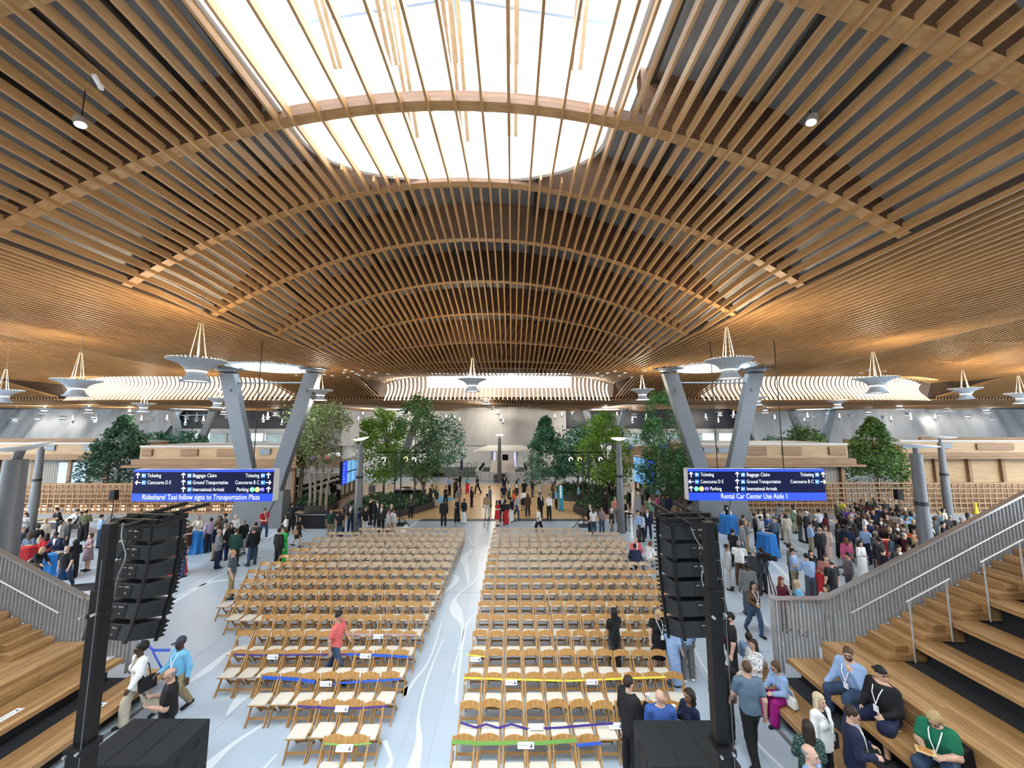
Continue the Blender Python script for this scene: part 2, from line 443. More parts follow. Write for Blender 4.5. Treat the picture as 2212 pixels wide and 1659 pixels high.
# ---------------------------------------------------------------- the fin curtains where the second row of vaults begins
M_fin = woodmat('pale fin wood', (.66, .56, .42), (.82, .74, .60), 1, (6, 6, .8), rough=.5)
def drum(k):
    root = empty('slatted_fin_curtain', (AX+k*BAY, 36, 8.9), label=['curved curtain of pale wooden fins under the ceiling above the piano side', 'curved curtain of pale wooden fins hanging above the ticket counter', 'curved curtain of pale wooden fins hanging above the red-clothed tables'][[-1, 0, 1].index(k)] if k else None, cat='ceiling feature', group='fin curtains')
    root['label'] = {-1: 'curved curtain of pale wooden fins above the grey-roofed stall with blue window', 0: 'curved curtain of pale wooden fins hanging above the central ticket counter', 1: 'curved curtain of pale wooden fins hanging above the crowd at red tables'}[k]
    n = 54
    for i in range(n):
        t = -1 + 2*(i+.5)/n
        x = 10.8*t
        y = 37.6 - 1.9*math.sqrt(max(0, 1-(x/11.2)**2))
        zt = 11.2 - .25*(abs(x)/11)**6*3
        mb = MB(); pts = []
        for j in range(9):
            s = j/8
            z = zt + (8.95-zt)*s
            dy = .55*math.sin(s*PI*1.15+.5)-.3
            pts.append((x, y-36+dy, z-8.9))
        w = .10; d = .20
        for j in range(8):
            a, b = pts[j], pts[j+1]
            P = [(a[0]-w/2, a[1]-d/2, a[2]), (a[0]+w/2, a[1]-d/2, a[2]), (a[0]+w/2, a[1]+d/2, a[2]), (a[0]-w/2, a[1]+d/2, a[2]),
                 (b[0]-w/2, b[1]-d/2, b[2]), (b[0]+w/2, b[1]-d/2, b[2]), (b[0]+w/2, b[1]+d/2, b[2]), (b[0]-w/2, b[1]+d/2, b[2])]
            rz = 0.0
            c = Vector((a[0], a[1], 0)); Rm = Matrix.Rotation(rz, 3, 'Z')
            P = [(Rm @ (Vector((p[0], p[1], 0))-Vector((a[0], a[1], 0)))) + Vector((a[0], a[1], p[2])) for p in P]
            mb.add(P, [(0, 1, 5, 4), (1, 2, 6, 5), (2, 3, 7, 6), (3, 0, 4, 7)] + ([(0, 3, 2, 1)] if j == 0 else []) + ([(4, 5, 6, 7)] if j == 7 else []))
        mb.build('fin', M_fin, root)
for k in (-1, 0, 1): drum(k)
# roof over the second row: dark boards added to shut out sky behind the fins, centre left open
M_in = woodmat('dark sky screen boards', (.07, .04, .02), (.11, .06, .03), 1.0, (.5, 3, 6), rough=.7)
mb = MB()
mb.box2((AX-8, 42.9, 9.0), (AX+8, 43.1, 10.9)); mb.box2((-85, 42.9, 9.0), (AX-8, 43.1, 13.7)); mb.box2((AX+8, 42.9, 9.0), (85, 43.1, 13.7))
struct(mb.build('wall_back_sky_screen', M_in))
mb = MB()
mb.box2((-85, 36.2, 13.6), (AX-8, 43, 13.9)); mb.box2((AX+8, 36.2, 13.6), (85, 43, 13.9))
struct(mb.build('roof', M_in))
for k in (-1, 0, 1):
    arealight('fin_light', (AX+k*BAY, 34.9, 10.9), (math.radians(72), 0, 0), 20, .3, FINW, (1, .95, .87))
for s_ in (-1, 1):
    mb = MB(); mb.box2((s_*84, -10, 0), (s_*84.3, 66, 15)); struct(mb.build('wall_side', M_white0))
mb = MB(); mb.box2((-80, -10.3, 0), (80, -10, 15)); struct(mb.build('wall_front', M_white0))
# ================================================================ floors
def rect(mb, x0, y0, x1, y1, z, mi=0):
    mb.add([(x0, y0, z), (x1, y0, z), (x1, y1, z), (x0, y1, z)], [(0, 1, 2, 3)], [[(x0, y0), (x1, y0), (x1, y1), (x0, y1)]], mi)
def floormat():
    m = bpy.data.materials.new('terrazzo'); m.use_nodes = True; nt = m.node_tree; b = nt.nodes['Principled BSDF']
    tc = nt.nodes.new('ShaderNodeTexCoord')
    v = nt.nodes.new('ShaderNodeTexNoise'); v.inputs['Scale'].default_value = 60; v.inputs['Detail'].default_value = 3
    n2 = nt.nodes.new('ShaderNodeTexNoise'); n2.inputs['Scale'].default_value = .18; n2.inputs['Detail'].default_value = 3
    for n in (v, n2): nt.links.new(tc.outputs['Object'], n.inputs['Vector'])
    r = nt.nodes.new('ShaderNodeValToRGB'); r.color_ramp.elements[0].position = .35; r.color_ramp.elements[1].position = .65
    r.color_ramp.elements[0].color = (*[c*.90 for c in FLOORC], 1); r.color_ramp.elements[1].color = (*FLOORC, 1)
    nt.links.new(v.outputs['Fac'], r.inputs[0])
    mx = nt.nodes.new('ShaderNodeMix'); mx.data_type = 'RGBA'; mx.blend_type = 'MULTIPLY'; mx.inputs[0].default_value = .5
    r2 = nt.nodes.new('ShaderNodeValToRGB'); r2.color_ramp.elements[0].position = .4; r2.color_ramp.elements[1].position = .6
    r2.color_ramp.elements[0].color = (.82, .84, .88, 1); r2.color_ramp.elements[1].color = (1, 1, 1, 1)
    nt.links.new(n2.outputs['Fac'], r2.inputs[0]); nt.links.new(r.outputs[0], mx.inputs[6]); nt.links.new(r2.outputs[0], mx.inputs[7])
    nt.links.new(mx.outputs[2], b.inputs['Base Color']); b.inputs['Roughness'].default_value = .32; b.inputs['Specular IOR Level'].default_value = .45
    return m
M_floor = floormat()
mb = MB(); rect(mb, -92, -14, 92, 70, 0); struct(mb.build('floor', M_floor))
M_inlay = mat('pale floor inlay', INLAY, .35, 0, .03, 20)
M_joint = mat('grey floor joint', (.36, .40, .45), .5)
def ribbon(mb, pts, ws, z=.003):
    P = [Vector((x, y, 0)) for x, y in pts]; L = []; Rr = []
    for i, p in enumerate(P):
        d = (P[min(i+1, len(P)-1)]-P[max(i-1, 0)]).normalized(); n = Vector((-d.y, d.x, 0)); w = ws[i]/2
        L.append((p.x+n.x*w, p.y+n.y*w, z)); Rr.append((p.x-n.x*w, p.y-n.y*w, z))
    for i in range(len(P)-1): mb.add([Rr[i], Rr[i+1], L[i+1], L[i]], [(0, 1, 2, 3)])
def spl(pts, n=8):
    out = []; P = [pts[0]]+list(pts)+[pts[-1]]
    for i in range(1, len(P)-2):
        for k in range(n):
            t = k/n; q = []
            for a in range(len(P[0])):
                p0, p1, p2, p3 = P[i-1][a], P[i][a], P[i+1][a], P[i+2][a]
                q.append(.5*((2*p1)+(-p0+p2)*t+(2*p0-5*p1+4*p2-p3)*t*t+(-p0+3*p1-3*p2+p3)*t**3))
            out.append(tuple(q))
    out.append(tuple(pts[-1])); return out
mb = MB()
def swoosh(px, mi=None):
    """curved inlay: list of (u, v, width in m)"""
    q = spl([atz(u, v)+(w,) for u, v, w in px]); ribbon(mb, [(a, b) for a, b, c in q], [max(c, .012) for a, b, c in q])
for px in [
 [(1012, 1160, .03), (1022, 1180, .1), (1035, 1215, .03), (1028, 1250, .06), (985, 1290, .10), (984, 1318, .42), (999, 1350, .14), (995, 1390, .04), (978, 1455, .04)],
 [(1030, 1150, .03), (1024, 1180, .04), (1003, 1205, .36), (1008, 1225, .25), (1012, 1262, .03)],
 [(955, 1240, .03), (985, 1245, .22), (982, 1258, .25), (950, 1290, .03)],
 [(1035, 1320, .03), (1008, 1350, .08), (995, 1420, .07), (985, 1520, .06)],
 [(955, 1340, .03), (930, 1420, .05), (895, 1470, .08), (870, 1500, .22), (880, 1480, .05)],
 [(958, 1380, .03), (925, 1460, .05), (905, 1540, .05), (905, 1600, .14), (893, 1659, .25)],
 [(830, 1600, .10), (845, 1640, .06), (838, 1659, .10)],
 [(490, 1545, .05), (520, 1510, .30), (560, 1470, .35), (600, 1440, .05)],
 [(445, 1659, .25), (500, 1610, .12), (560, 1570, .08), (600, 1540, .03)],
 [(570, 1659, .05), (598, 1630, .04)],
 [(400, 1480, .04), (450, 1445, .25), (500, 1405, .10), (560, 1385, .05)],
 [(360, 1310, .18), (410, 1280, .14), (480, 1240, .10), (560, 1205, .05)],
 [(380, 1290, .12), (420, 1270, .10), (470, 1255, .22), (540, 1250, .04)],
 [(480, 1235, .12), (520, 1205, .08), (600, 1175, .04)],
 [(375, 1260, .06), (440, 1232, .10), (510, 1205, .04)],
 [(570, 1170, .1), (600, 1150, .2), (640, 1140, .05)],
 [(1590, 1275, .08), (1640, 1330, .14), (1700, 1400, .06)],
 [(1650, 1200, .05), (1680, 1225, .20), (1740, 1290, .05)],
 [(1690, 1160, .05), (1730, 1185, .16), (1790, 1215, .05)],
 [(1500, 1400, .05), (1520, 1440, .06), (1560, 1500, .05)],
 [(1600, 1560, .05), (1640, 1610, .07), (1690, 1659, .06)],
 [(1140, 1140, .05), (1155, 1130, .2), (1150, 1124, .05)],
 [(1225, 1138, .05), (1250, 1130, .3), (1262, 1124, .05)],
 [(880, 1145, .05), (895, 1132, .35), (905, 1124, .05)]]: swoosh(px)
struct(mb.build('floor_inlay', M_inlay))
mb = MB()
for x in [-13.5, -9, -6.4, -3.0, -2.25, -1.65, 3.4, 5.0, 9.5, 14]: mb.box2((x-.006, 2, .001), (x+.006, 27.8, .0045))
for y in range(4, 28, 4): mb.box2((-14, y-.006, .001), (12, y+.006, .004))
struct(mb.build('floor_joints', M_joint))
M_parq = brickmat('parquet blocks', (.58, .35, .15), (.68, .45, .22), (.40, .24, .10), (1, 1), bw=.9, rh=.3, ms=.006, rough=.28, coord='UV', grain=.12)
mb = MB(); poly = []
for a in np.linspace(0, 1, 13): poly.append((AX-16.6+2.5*math.sin(a*PI), 44.8-a*16.8))
for a in np.linspace(0, 1, 13): poly.append((AX+16.6-2.5*math.sin(a*PI), 28.0+a*16.8))
n = len(poly); mb.add([(x, y, .03) for x, y in poly], [tuple(range(n))], [[(x, y) for x, y in poly]])
for i in range(n):
    a, b = poly[i], poly[(i+1) % n]; mb.add([(a[0], a[1], 0), (b[0], b[1], 0), (b[0], b[1], .03), (a[0], a[1], .03)], [(0, 1, 2, 3)])
struct(mb.build('floor_parquet', M_parq))
mb = MB(); mb.add([(atz(905, 1122)[0], 27.55, .004), (atz(1275, 1122)[0], 27.55, .004), (atz(1265, 1122)[0], 28.05, .04), (atz(915, 1122)[0], 28.05, .04)], [(0, 1, 2, 3)])
struct(mb.build('floor_ramp', mat('black ramp strip', (.02, .022, .03), .6)))
mb = MB(); rect(mb, AX-17, 51.0, AX+17, 63.6, .012); struct(mb.build('floor_carpet', mat('green grey carpet', (.075, .11, .095), .95, 0, .2, 30)))
x, y = atz(955, 1080)
mb = MB(); mb.prism([(atz(u, v)) for u, v in [(950, 1088), (935, 1078), (957, 1072), (984, 1078), (966, 1084)]], .031, .036)
struct(mb.build('floor_emblem', mat('sky blue floor emblem', (.10, .42, .70), .4)))
# ================================================================ far walls
YW = 64.0
def wz(v): return aty(1106, v, YW)[1]
def wx(u, Y=YW, v=930): return aty(u, v, Y)[0]
M_white = mat('white wall paint', (.72, .72, .72), .6, 0, .04, 1)
M_dark = mat('dark navy band', (.018, .022, .035), .5)
M_grey = mat('light grey band', (.42, .43, .45), .5)
M_glz = mat('pale blue glazing', (.40, .55, .60), .15, 0, .3, .35, (1, 1, 1), spec=.7)
def drape(name, x0, x1, z0, z1, Y, m, amp=.12, waves=1.2, skew=0.0, lens=False):
    nx = max(12, int((x1-x0)*2)); nz = 10; vs = []; fs = []
    rr = random.Random(int(abs(x0)*10)); ph = [rr.random()*6 for _ in range(4)]
    for i in range(nx+1):
        x = x0+(x1-x0)*i/nx
        for j in range(nz+1):
            t = j/nz; z = z0+(z1-z0)*t
            xx = x + skew*(t-.5)
            f = amp*(math.sin(waves*x+ph[0]+t*.8)+.6*math.sin(waves*2.7*x+ph[1]-t*1.3)+.35*math.sin(waves*6.1*x+ph[2]))
            vs.append((xx, Y+f, z))
    for i in range(nx):
        for j in range(nz):
            a = i*(nz+1)+j; fs.append((a, a+nz+1, a+nz+2, a+1))
    mb = MB(); mb.add(vs, fs); return struct(mb.build(name, m, smooth=True))
M_drape = mat('grey white sheeting', (.60, .60, .60), .7, 0, .10, .7, (1, 1, .4), bump=.3)
M_drape2 = mat('blue grey sheeting', (.36, .38, .41), .55, 0, .22, .35, (1.2, 1, .25), bump=.2)
drape('wall_back', wx(738), wx(1222), wz(962), 10.75, YW-.4, M_drape, .10, .5)
for x in (wx(905), wx(1005), wx(1118)):       # seams with eyelets
    mb = MB()
    for j in range(16): mb.lathe([(0, 0), (.06, 0), (.06, .03)], (x+.05*math.sin(j*9), YW-.72, wz(960)+j*.42), 8, Matrix.Rotation(PI/2, 4, 'X'))
    struct(mb.build('wall_back_eyelet_trim', mat('grey eyelet', (.25, .25, .26), .5)))
mb = MB(); mb.box2((wx(842), YW-.3, 0), (wx(1345), YW, wz(962))); mb.box2((wx(738), YW+.4, 0), (wx(1345), YW+.6, 10.7)); struct(mb.build('wall_back_low', M_white))
mb = MB()
for a, b in ((1222, 1610), (370, 738)):
    mb.box2((wx(a), YW-.2, wz(926)), (wx(b), YW, 10.3))
struct(mb.build('wall_back_band', M_dark))
mb = MB()
for a, b in ((1222, 1610), (370, 738)): mb.box2((wx(a), YW-.4, wz(936)), (wx(b), YW, wz(926)))
struct(mb.build('trim_3', M_grey))
mb = MB()
for a, b in ((1222, 1610), (370, 738)): mb.box2((wx(a), YW-.1, wz(968)), (wx(b), YW, wz(936)))
struct(mb.build('window_4', M_glz))
mb = MB()
for a, b in ((1222, 1610), (370, 738)):
    x = wx(a)
    while x < wx(b): mb.box2((x-.12, YW-.25, wz(968)), (x+.12, YW-.1, wz(936))); x += 3.1
struct(mb.build('window_4_frame', M_grey))
M_lit = emat('bright daylight pane', (.85, .97, 1.0), 1.6)
mb = MB()
for a, b, c, d in ((1516, 1540, 934, 950), (1552, 1590, 936, 958), (395, 420, 936, 948), (425, 455, 936, 948), (545, 575, 936, 952)):
    mb.box2((wx(a), YW-.16, wz(d)), (wx(b), YW-.11, wz(c)))
struct(mb.build('window_5', M_lit))
M_wslat = brickmat('wood slat wall', (.22, .13, .08), (.30, .19, .12), (.08, .05, .03), (1, 1), bw=.3, rh=8, ms=.03, rough=.6, coord='Object', rot=(PI/2, 0, 0), offset=0)
mb = MB(); mb.box2((wx(1345), YW-.5, 0), (wx(1610), YW, wz(964))); mb.box2((wx(370), YW-.5, 0), (wx(738), YW, wz(964))); struct(mb.build('wall_back_slats', M_wslat))
drape('wall_left', -100, wx(372), 0, 10.2, YW-2, M_drape2, .35, .42, 7.0)
drape('wall_right', wx(1608), 100, 0, 10.2, YW-2, M_drape2, .3, .4, -5.0)
mb = MB(); mb.box2((-100, YW+1, 0), (100, YW+1.3, 10.6)); struct(mb.build('wall_back_outer', M_white))
# ================================================================ branching steel columns
M_steel = mat('blue grey painted steel', (.13, .145, .165), .45, .25, .05, 2)
M_steeld = mat('dark steel', (.10, .105, .115), .45, .4)
def column(cx, Y, big=True):
    mb = MB()
    for s in (-1, 1):
        top = Vector((cx+s*3.0, Y, float(zsurf(cx+s*3.0, Y))-.05)); bot = Vector((cx+s*.12, Y, .0))
        d = top-bot
        # box arm, widening toward the top
        P = []
        for p, w, t in ((bot, 1.15, .55), (bot+d*.35, .95, .5), (bot+d*.97, 1.0, .5)):
            P += [(p.x-w/2, p.y-t/2, p.z), (p.x+w/2, p.y-t/2, p.z), (p.x+w/2, p.y+t/2, p.z), (p.x-w/2, p.y+t/2, p.z)]
        mb.add(P, [(0, 1, 5, 4), (1, 2, 6, 5), (2, 3, 7, 6), (3, 0, 4, 7), (4, 5, 9, 8), (5, 6, 10, 9), (6, 7, 11, 10), (7, 4, 8, 11), (8, 9, 10, 11)])
        mb.lathe([(.55, -.22), (.62, -.12), (.62, -.05), (.75, 0), (.75, .06), (0, .06)], top, 20)
        pin = bot+d*.86; mb.tube([(pin.x, pin.y-.32, pin.z), (pin.x, pin.y+.32, pin.z)], .12, 12)
    o = struct(mb.build('column', M_steel))
    z = float(zsurf(cx, Y))*.905
    mb = MB(); mb.tube([(cx-2.7, Y, z), (cx+2.7, Y, z)], .055, 8); struct(mb.build('column_tie_rod_trim', M_steel))
    mb = MB()
    for s in (-1, 1):
        for k in range(8):
            a = 2*PI*k/8; c = (cx+s*3.0, Y, float(zsurf(cx+s*3.0, Y))-.03)
            mb.box((c[0]+.8*math.cos(a), c[1]+.8*math.sin(a), c[2]+.02), (.45, .1, .12), a)
    struct(mb.build('column_head_trim', M_steeld))
    # flared pedestal
    mb = MB(); mb.add([(cx-1.7, Y-.7, 0), (cx+1.75, Y-.7, 0), (cx+1.6, Y-.4, 2.3), (cx-1.5, Y-.4, 2.3), (cx-1.7, Y+.7, 0), (cx+1.75, Y+.7, 0), (cx+1.6, Y+.4, 2.3), (cx-1.5, Y+.4, 2.3)],
        [(0, 1, 2, 3), (1, 5, 6, 2), (5, 4, 7, 6), (4, 0, 3, 7), (3, 2, 6, 7)])
    mb.add([(cx-.2, Y-.75, .0), (cx+.5, Y-.75, 0), (cx+1.25, Y-.46, 2.2), (cx+.75, Y-.46, 2.2), (cx-.2, Y-.5, .0), (cx+.5, Y-.5, 0), (cx+1.25, Y-.2, 2.2), (cx+.75, Y-.2, 2.2)], [(0, 1, 2, 3), (0, 3, 7, 4), (1, 5, 6, 2), (3, 2, 6, 7)])
    if big: struct(mb.build('column_pedestal_trim', mat('grey pedestal', (.10, .11, .12), .5, 0, .08, 2)))
column(AX-15.2, 26.3); column(AX+15.2, 26.3)
for s in (-1, 1): column(AX+s*15.1, 56.5, False); column(AX+s*45.3, 56.5, False)
# ================================================================ timber stalls and lattice screens
M_ply = woodmat('light plywood', (.35, .225, .115), (.46, .315, .175), 1.0, (.6, 3, 5), rough=.6)
M_ply2 = woodmat('amber timber boards', (.20, .11, .05), (.30, .175, .09), 1.0, (.6, 3, 7), rough=.6)
M_roofw = mat('pale roof membrane', (.55, .56, .57), .7)
M_corr = brickmat('ribbed metal wall', (.24, .22, .19), (.29, .27, .23), (.10, .09, .08), (1, 1), bw=.22, rh=9, ms=.03, rough=.5, coord='Object', rot=(PI/2, 0, 0), offset=0)
M_vent = mat('grey vent box', (.16, .18, .2), .4, .5)
M_bluewin = emat('pale blue lit panel', (.55, .70, .95), .55)
def stall(label, x0, x1, Y, zt, zf, ze, deep, cat, vents, wallm, overl, overr, panels, group):
    r = empty('timber_stall', ((x0+x1)/2, Y, 0), 0, label, cat, group)
    L = lambda x: x-(x0+x1)/2
    mb = MB(); mb.box2((L(x0), 0, zf), (L(x1), deep, zt)); mb.build('fascia', M_ply, r)
    mb = MB(); mb.box2((L(x0)-.05, -.05, zt), (L(x1)+.05, deep+.05, zt+.12)); mb.build('roof', M_roofw, r)
    mb = MB()
    mb.box2((L(x0)-overl, -.55, ze), (L(x1)+overr, deep, ze+.16)); mb.box2((L(x0)-overl*.4, -.3, ze+.16), (L(x1)+overr*.4, .2, zf)); mb.build('canopy', M_ply2, r)
    mb = MB(); mb.box2((L(x0)+.3, .5, 0), (L(x1)-.3, .7, ze)); mb.build('wall', wallm, r)
    n = max(2, int((x1-x0)/3))
    for i in range(n+1):
        x = L(x0)+.3+(x1-x0-.6)*i/n; mb = MB(); mb.box2((x-.14, .25, 0), (x+.14, .5, ze)); mb.build('post', M_ply2, r)
    for a, b in panels:
        mb = MB(); mb.box2((L(a), -.14, zf+.25), (L(b), -.02, zt-.15)); mb.build('panel', M_ply2, r, bevel=.02)
    for a in vents:
        mb = MB(); mb.box2((L(a)-.42, -.12, (zf+zt)/2-.1), (L(a)+.42, -.01, (zf+zt)/2+.32)); mb.box2((L(a)-.5, -.16, (zf+zt)/2+.30), (L(a)+.5, 0, (zf+zt)/2+.36)); mb.build('vent', M_vent, r)
    return r
g = 'timber stalls along the hall'
Yn = 31.0; X = lambda u, Y: aty(u, 985, Y)[0]
s1 = stall('timber stall behind the rideshare and taxi sign, square fascia panels', X(302, Yn), X(640, Yn), Yn, aty(0, 966, Yn)[1], aty(0, 992, Yn)[1], aty(0, 1009, Yn)[1], 6, 'stall', [X(573, Yn)], M_corr, .9, .4, [(X(308, Yn), X(330, Yn)), (X(392, Yn), X(428, Yn)), (X(470, Yn), X(510, Yn))], g)
s2 = stall('timber stall behind the rental car sign with two fascia vents', X(1508, Yn), X(1832, Yn), Yn, aty(0, 961, Yn)[1], aty(0, 990, Yn)[1], aty(0, 1007, Yn)[1], 6, 'stall', [X(1531, Yn), X(1563, Yn)], M_corr, .4, .9, [(X(1610, Yn), X(1655, Yn)), (X(1690, Yn), X(1730, Yn)), (X(1790, Yn), X(1826, Yn))], g)
Yf = 34.5
s3 = stall('timber stall with blue lit panel beside the dark spruce tree', X(-260, Yf), X(232, Yf), Yf, aty(0, 959, Yf)[1], aty(0, 982, Yf)[1], aty(0, 992, Yf)[1], 6, 'stall', [X(108, Yf), X(190, Yf)], M_corr, .3, .3, [], g)
mb = MB(); L0 = s3.location.x
mb.box2((X(118, Yf)-L0, .42, .2), (X(178, Yf)-L0, .49, aty(0, 1000, Yf)[1])); mb.build('lit_panel', M_bluewin, s3)['label'] = 'pale blue glowing panel'
mb = MB(); mb.box2((X(-250, Yf)-L0, 1.0, aty(0, 959, Yf)[1]+.1), (X(175, Yf)-L0, 1.3, aty(0, 948, Yf)[1])); mb.build('upper_beam', M_ply2, s3)
s4 = stall('timber stall with plank walls behind the big lamp post and bushy tree', X(1948, Yf), X(2470, Yf), Yf, aty(0, 954, Yf)[1], aty(0, 978, Yf)[1], aty(0, 990, Yf)[1], 6, 'stall', [X(1960, Yf), X(2045, Yf)], M_ply, .3, .3, [(X(2110, Yf), X(2190, Yf))], g)
mb = MB(); L0 = s4.location.x
mb.box2((X(2020, Yf)-L0, 1.0, aty(0, 954, Yf)[1]+.1), (X(2400, Yf)-L0, 1.3, aty(0, 945, Yf)[1])); mb.build('upper_beam', M_ply2, s4)
M_lat = woodmat('lattice timber', (.28, .16, .08), (.40, .25, .135), 1.0, (2, 2, 2), rough=.6)
M_plinth = mat('grey plinth', (.20, .19, .18), .7)
M_warm = emat('warm glowing strip', (1.0, .55, .22), 7.0)
def lattice(label, x0, x1, Y, z0, z1, cell, rows, warm):
    r = empty('lattice_screen', ((x0+x1)/2, Y, 0), 0, label, 'screen', 'timber lattice screens')
    w = (x1-x0)/2; mb = MB()
    for d in (0, .32):
        x = -w
        while x <= w+.01: mb.box2((x-.025, d-.03, z0), (x+.025, d+.03, z1)); x += cell
        for i in range(rows+1):
            z = z0+(z1-z0)*i/rows; mb.box2((-w, d-.04, z-.025), (w, d+.04, z+.025))
    x = -w
    for i in range(rows+1):
        z = z0+(z1-z0)*i/rows; mb.box2((-w, 0, z-.012), (w, .32, z+.012))
    mb.build('lattice', M_lat, r)
    mb = MB(); mb.box2((-w, -.1, 0), (w, .55, z0-.03)); mb.build('plinth', M_plinth, r)
    if warm:
        mb = MB(); x = -w+.3
        while x < w-.6: mb.box2((x, .36, z0+.12), (x+.55, .40, z0+.22)); mb.box2((x+.1, .36, z0+.38), (x+.5, .40, z0+.44)); x += .93
        mb.build('glowing_strip', M_warm, r)['label'] = 'warm orange light strip along the foot'
    return r
YL = 27.2
lattice('timber lattice screen with warm lights under the rideshare and taxi sign', X(-300, YL), X(521, YL), YL, .62, aty(0, 1046, YL)[1], .42, 6, True)
lattice('timber lattice screen behind the crowd and the rental car sign', X(1606, YL), X(2500, YL), YL, .62, aty(0, 1044, YL)[1], .42, 6, False)
mb = MB(); mb.box2((X(-300, 30), 29.4, .5), (X(500, 30), 29.5, 2.2)); struct(mb.build('wall_left_back_panel', M_ply2))
mb = MB(); mb.box2((X(1620, 30), 29.9, .3), (X(1790, 30), 30.0, 2.1)); mb.box2((X(1960, 30), 29.9, .3), (X(2500, 30), 30.0, 2.3)); struct(mb.build('wall_right_back_panel', M_ply2))
# ================================================================ stepped timber seating on both sides
M_oak = brickmat('oak boards', (.27, .145, .055), (.41, .24, .105), (.13, .065, .025), (1, 1), bw=2.6, rh=.115, ms=.004, rough=.42, coord='UV', grain=.34)
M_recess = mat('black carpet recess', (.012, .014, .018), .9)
M_galv = mat('galvanised steel', (.33, .34, .35), .45, .35, .10, 6)
M_stl = mat('brushed handrail', (.62, .63, .64), .3, .8)
def uvbox(mb, a, b):
    """box with board direction along Y"""
    x0, y0, z0 = [min(a[i], b[i]) for i in range(3)]; x1, y1, z1 = [max(a[i], b[i]) for i in range(3)]
    P = [(x0,y0,z0),(x1,y0,z0),(x1,y1,z0),(x0,y1,z0),(x0,y0,z1),(x1,y0,z1),(x1,y1,z1),(x0,y1,z1)]
    fs = [(0,3,2,1),(4,5,6,7),(0,1,5,4),(1,2,6,5),(2,3,7,6),(3,0,4,7)]
    uvs = []
    for f in fs:
        q = [P[i] for i in f]
        if f in ((0,3,2,1),(4,5,6,7)): uvs.append([(p[1]+z1*3, p[0]) for p in q])
        elif f in ((1,2,6,5),(3,0,4,7)): uvs.append([(p[1]+z1*3, p[2]+.4) for p in q])
        else: uvs.append([(p[0], p[2]+.4) for p in q])
    mb.add(P, fs, uvs)
YR = 10.3; NT = 9
TXK = lambda k: (7.22, 8.24, 9.13)[k] if k < 3 else 10.60+.912*(k-3)
TZK = lambda k: (.41, .80, 1.18)[k] if k < 3 else 1.60+.455*(k-3)
TX0 = 7.22
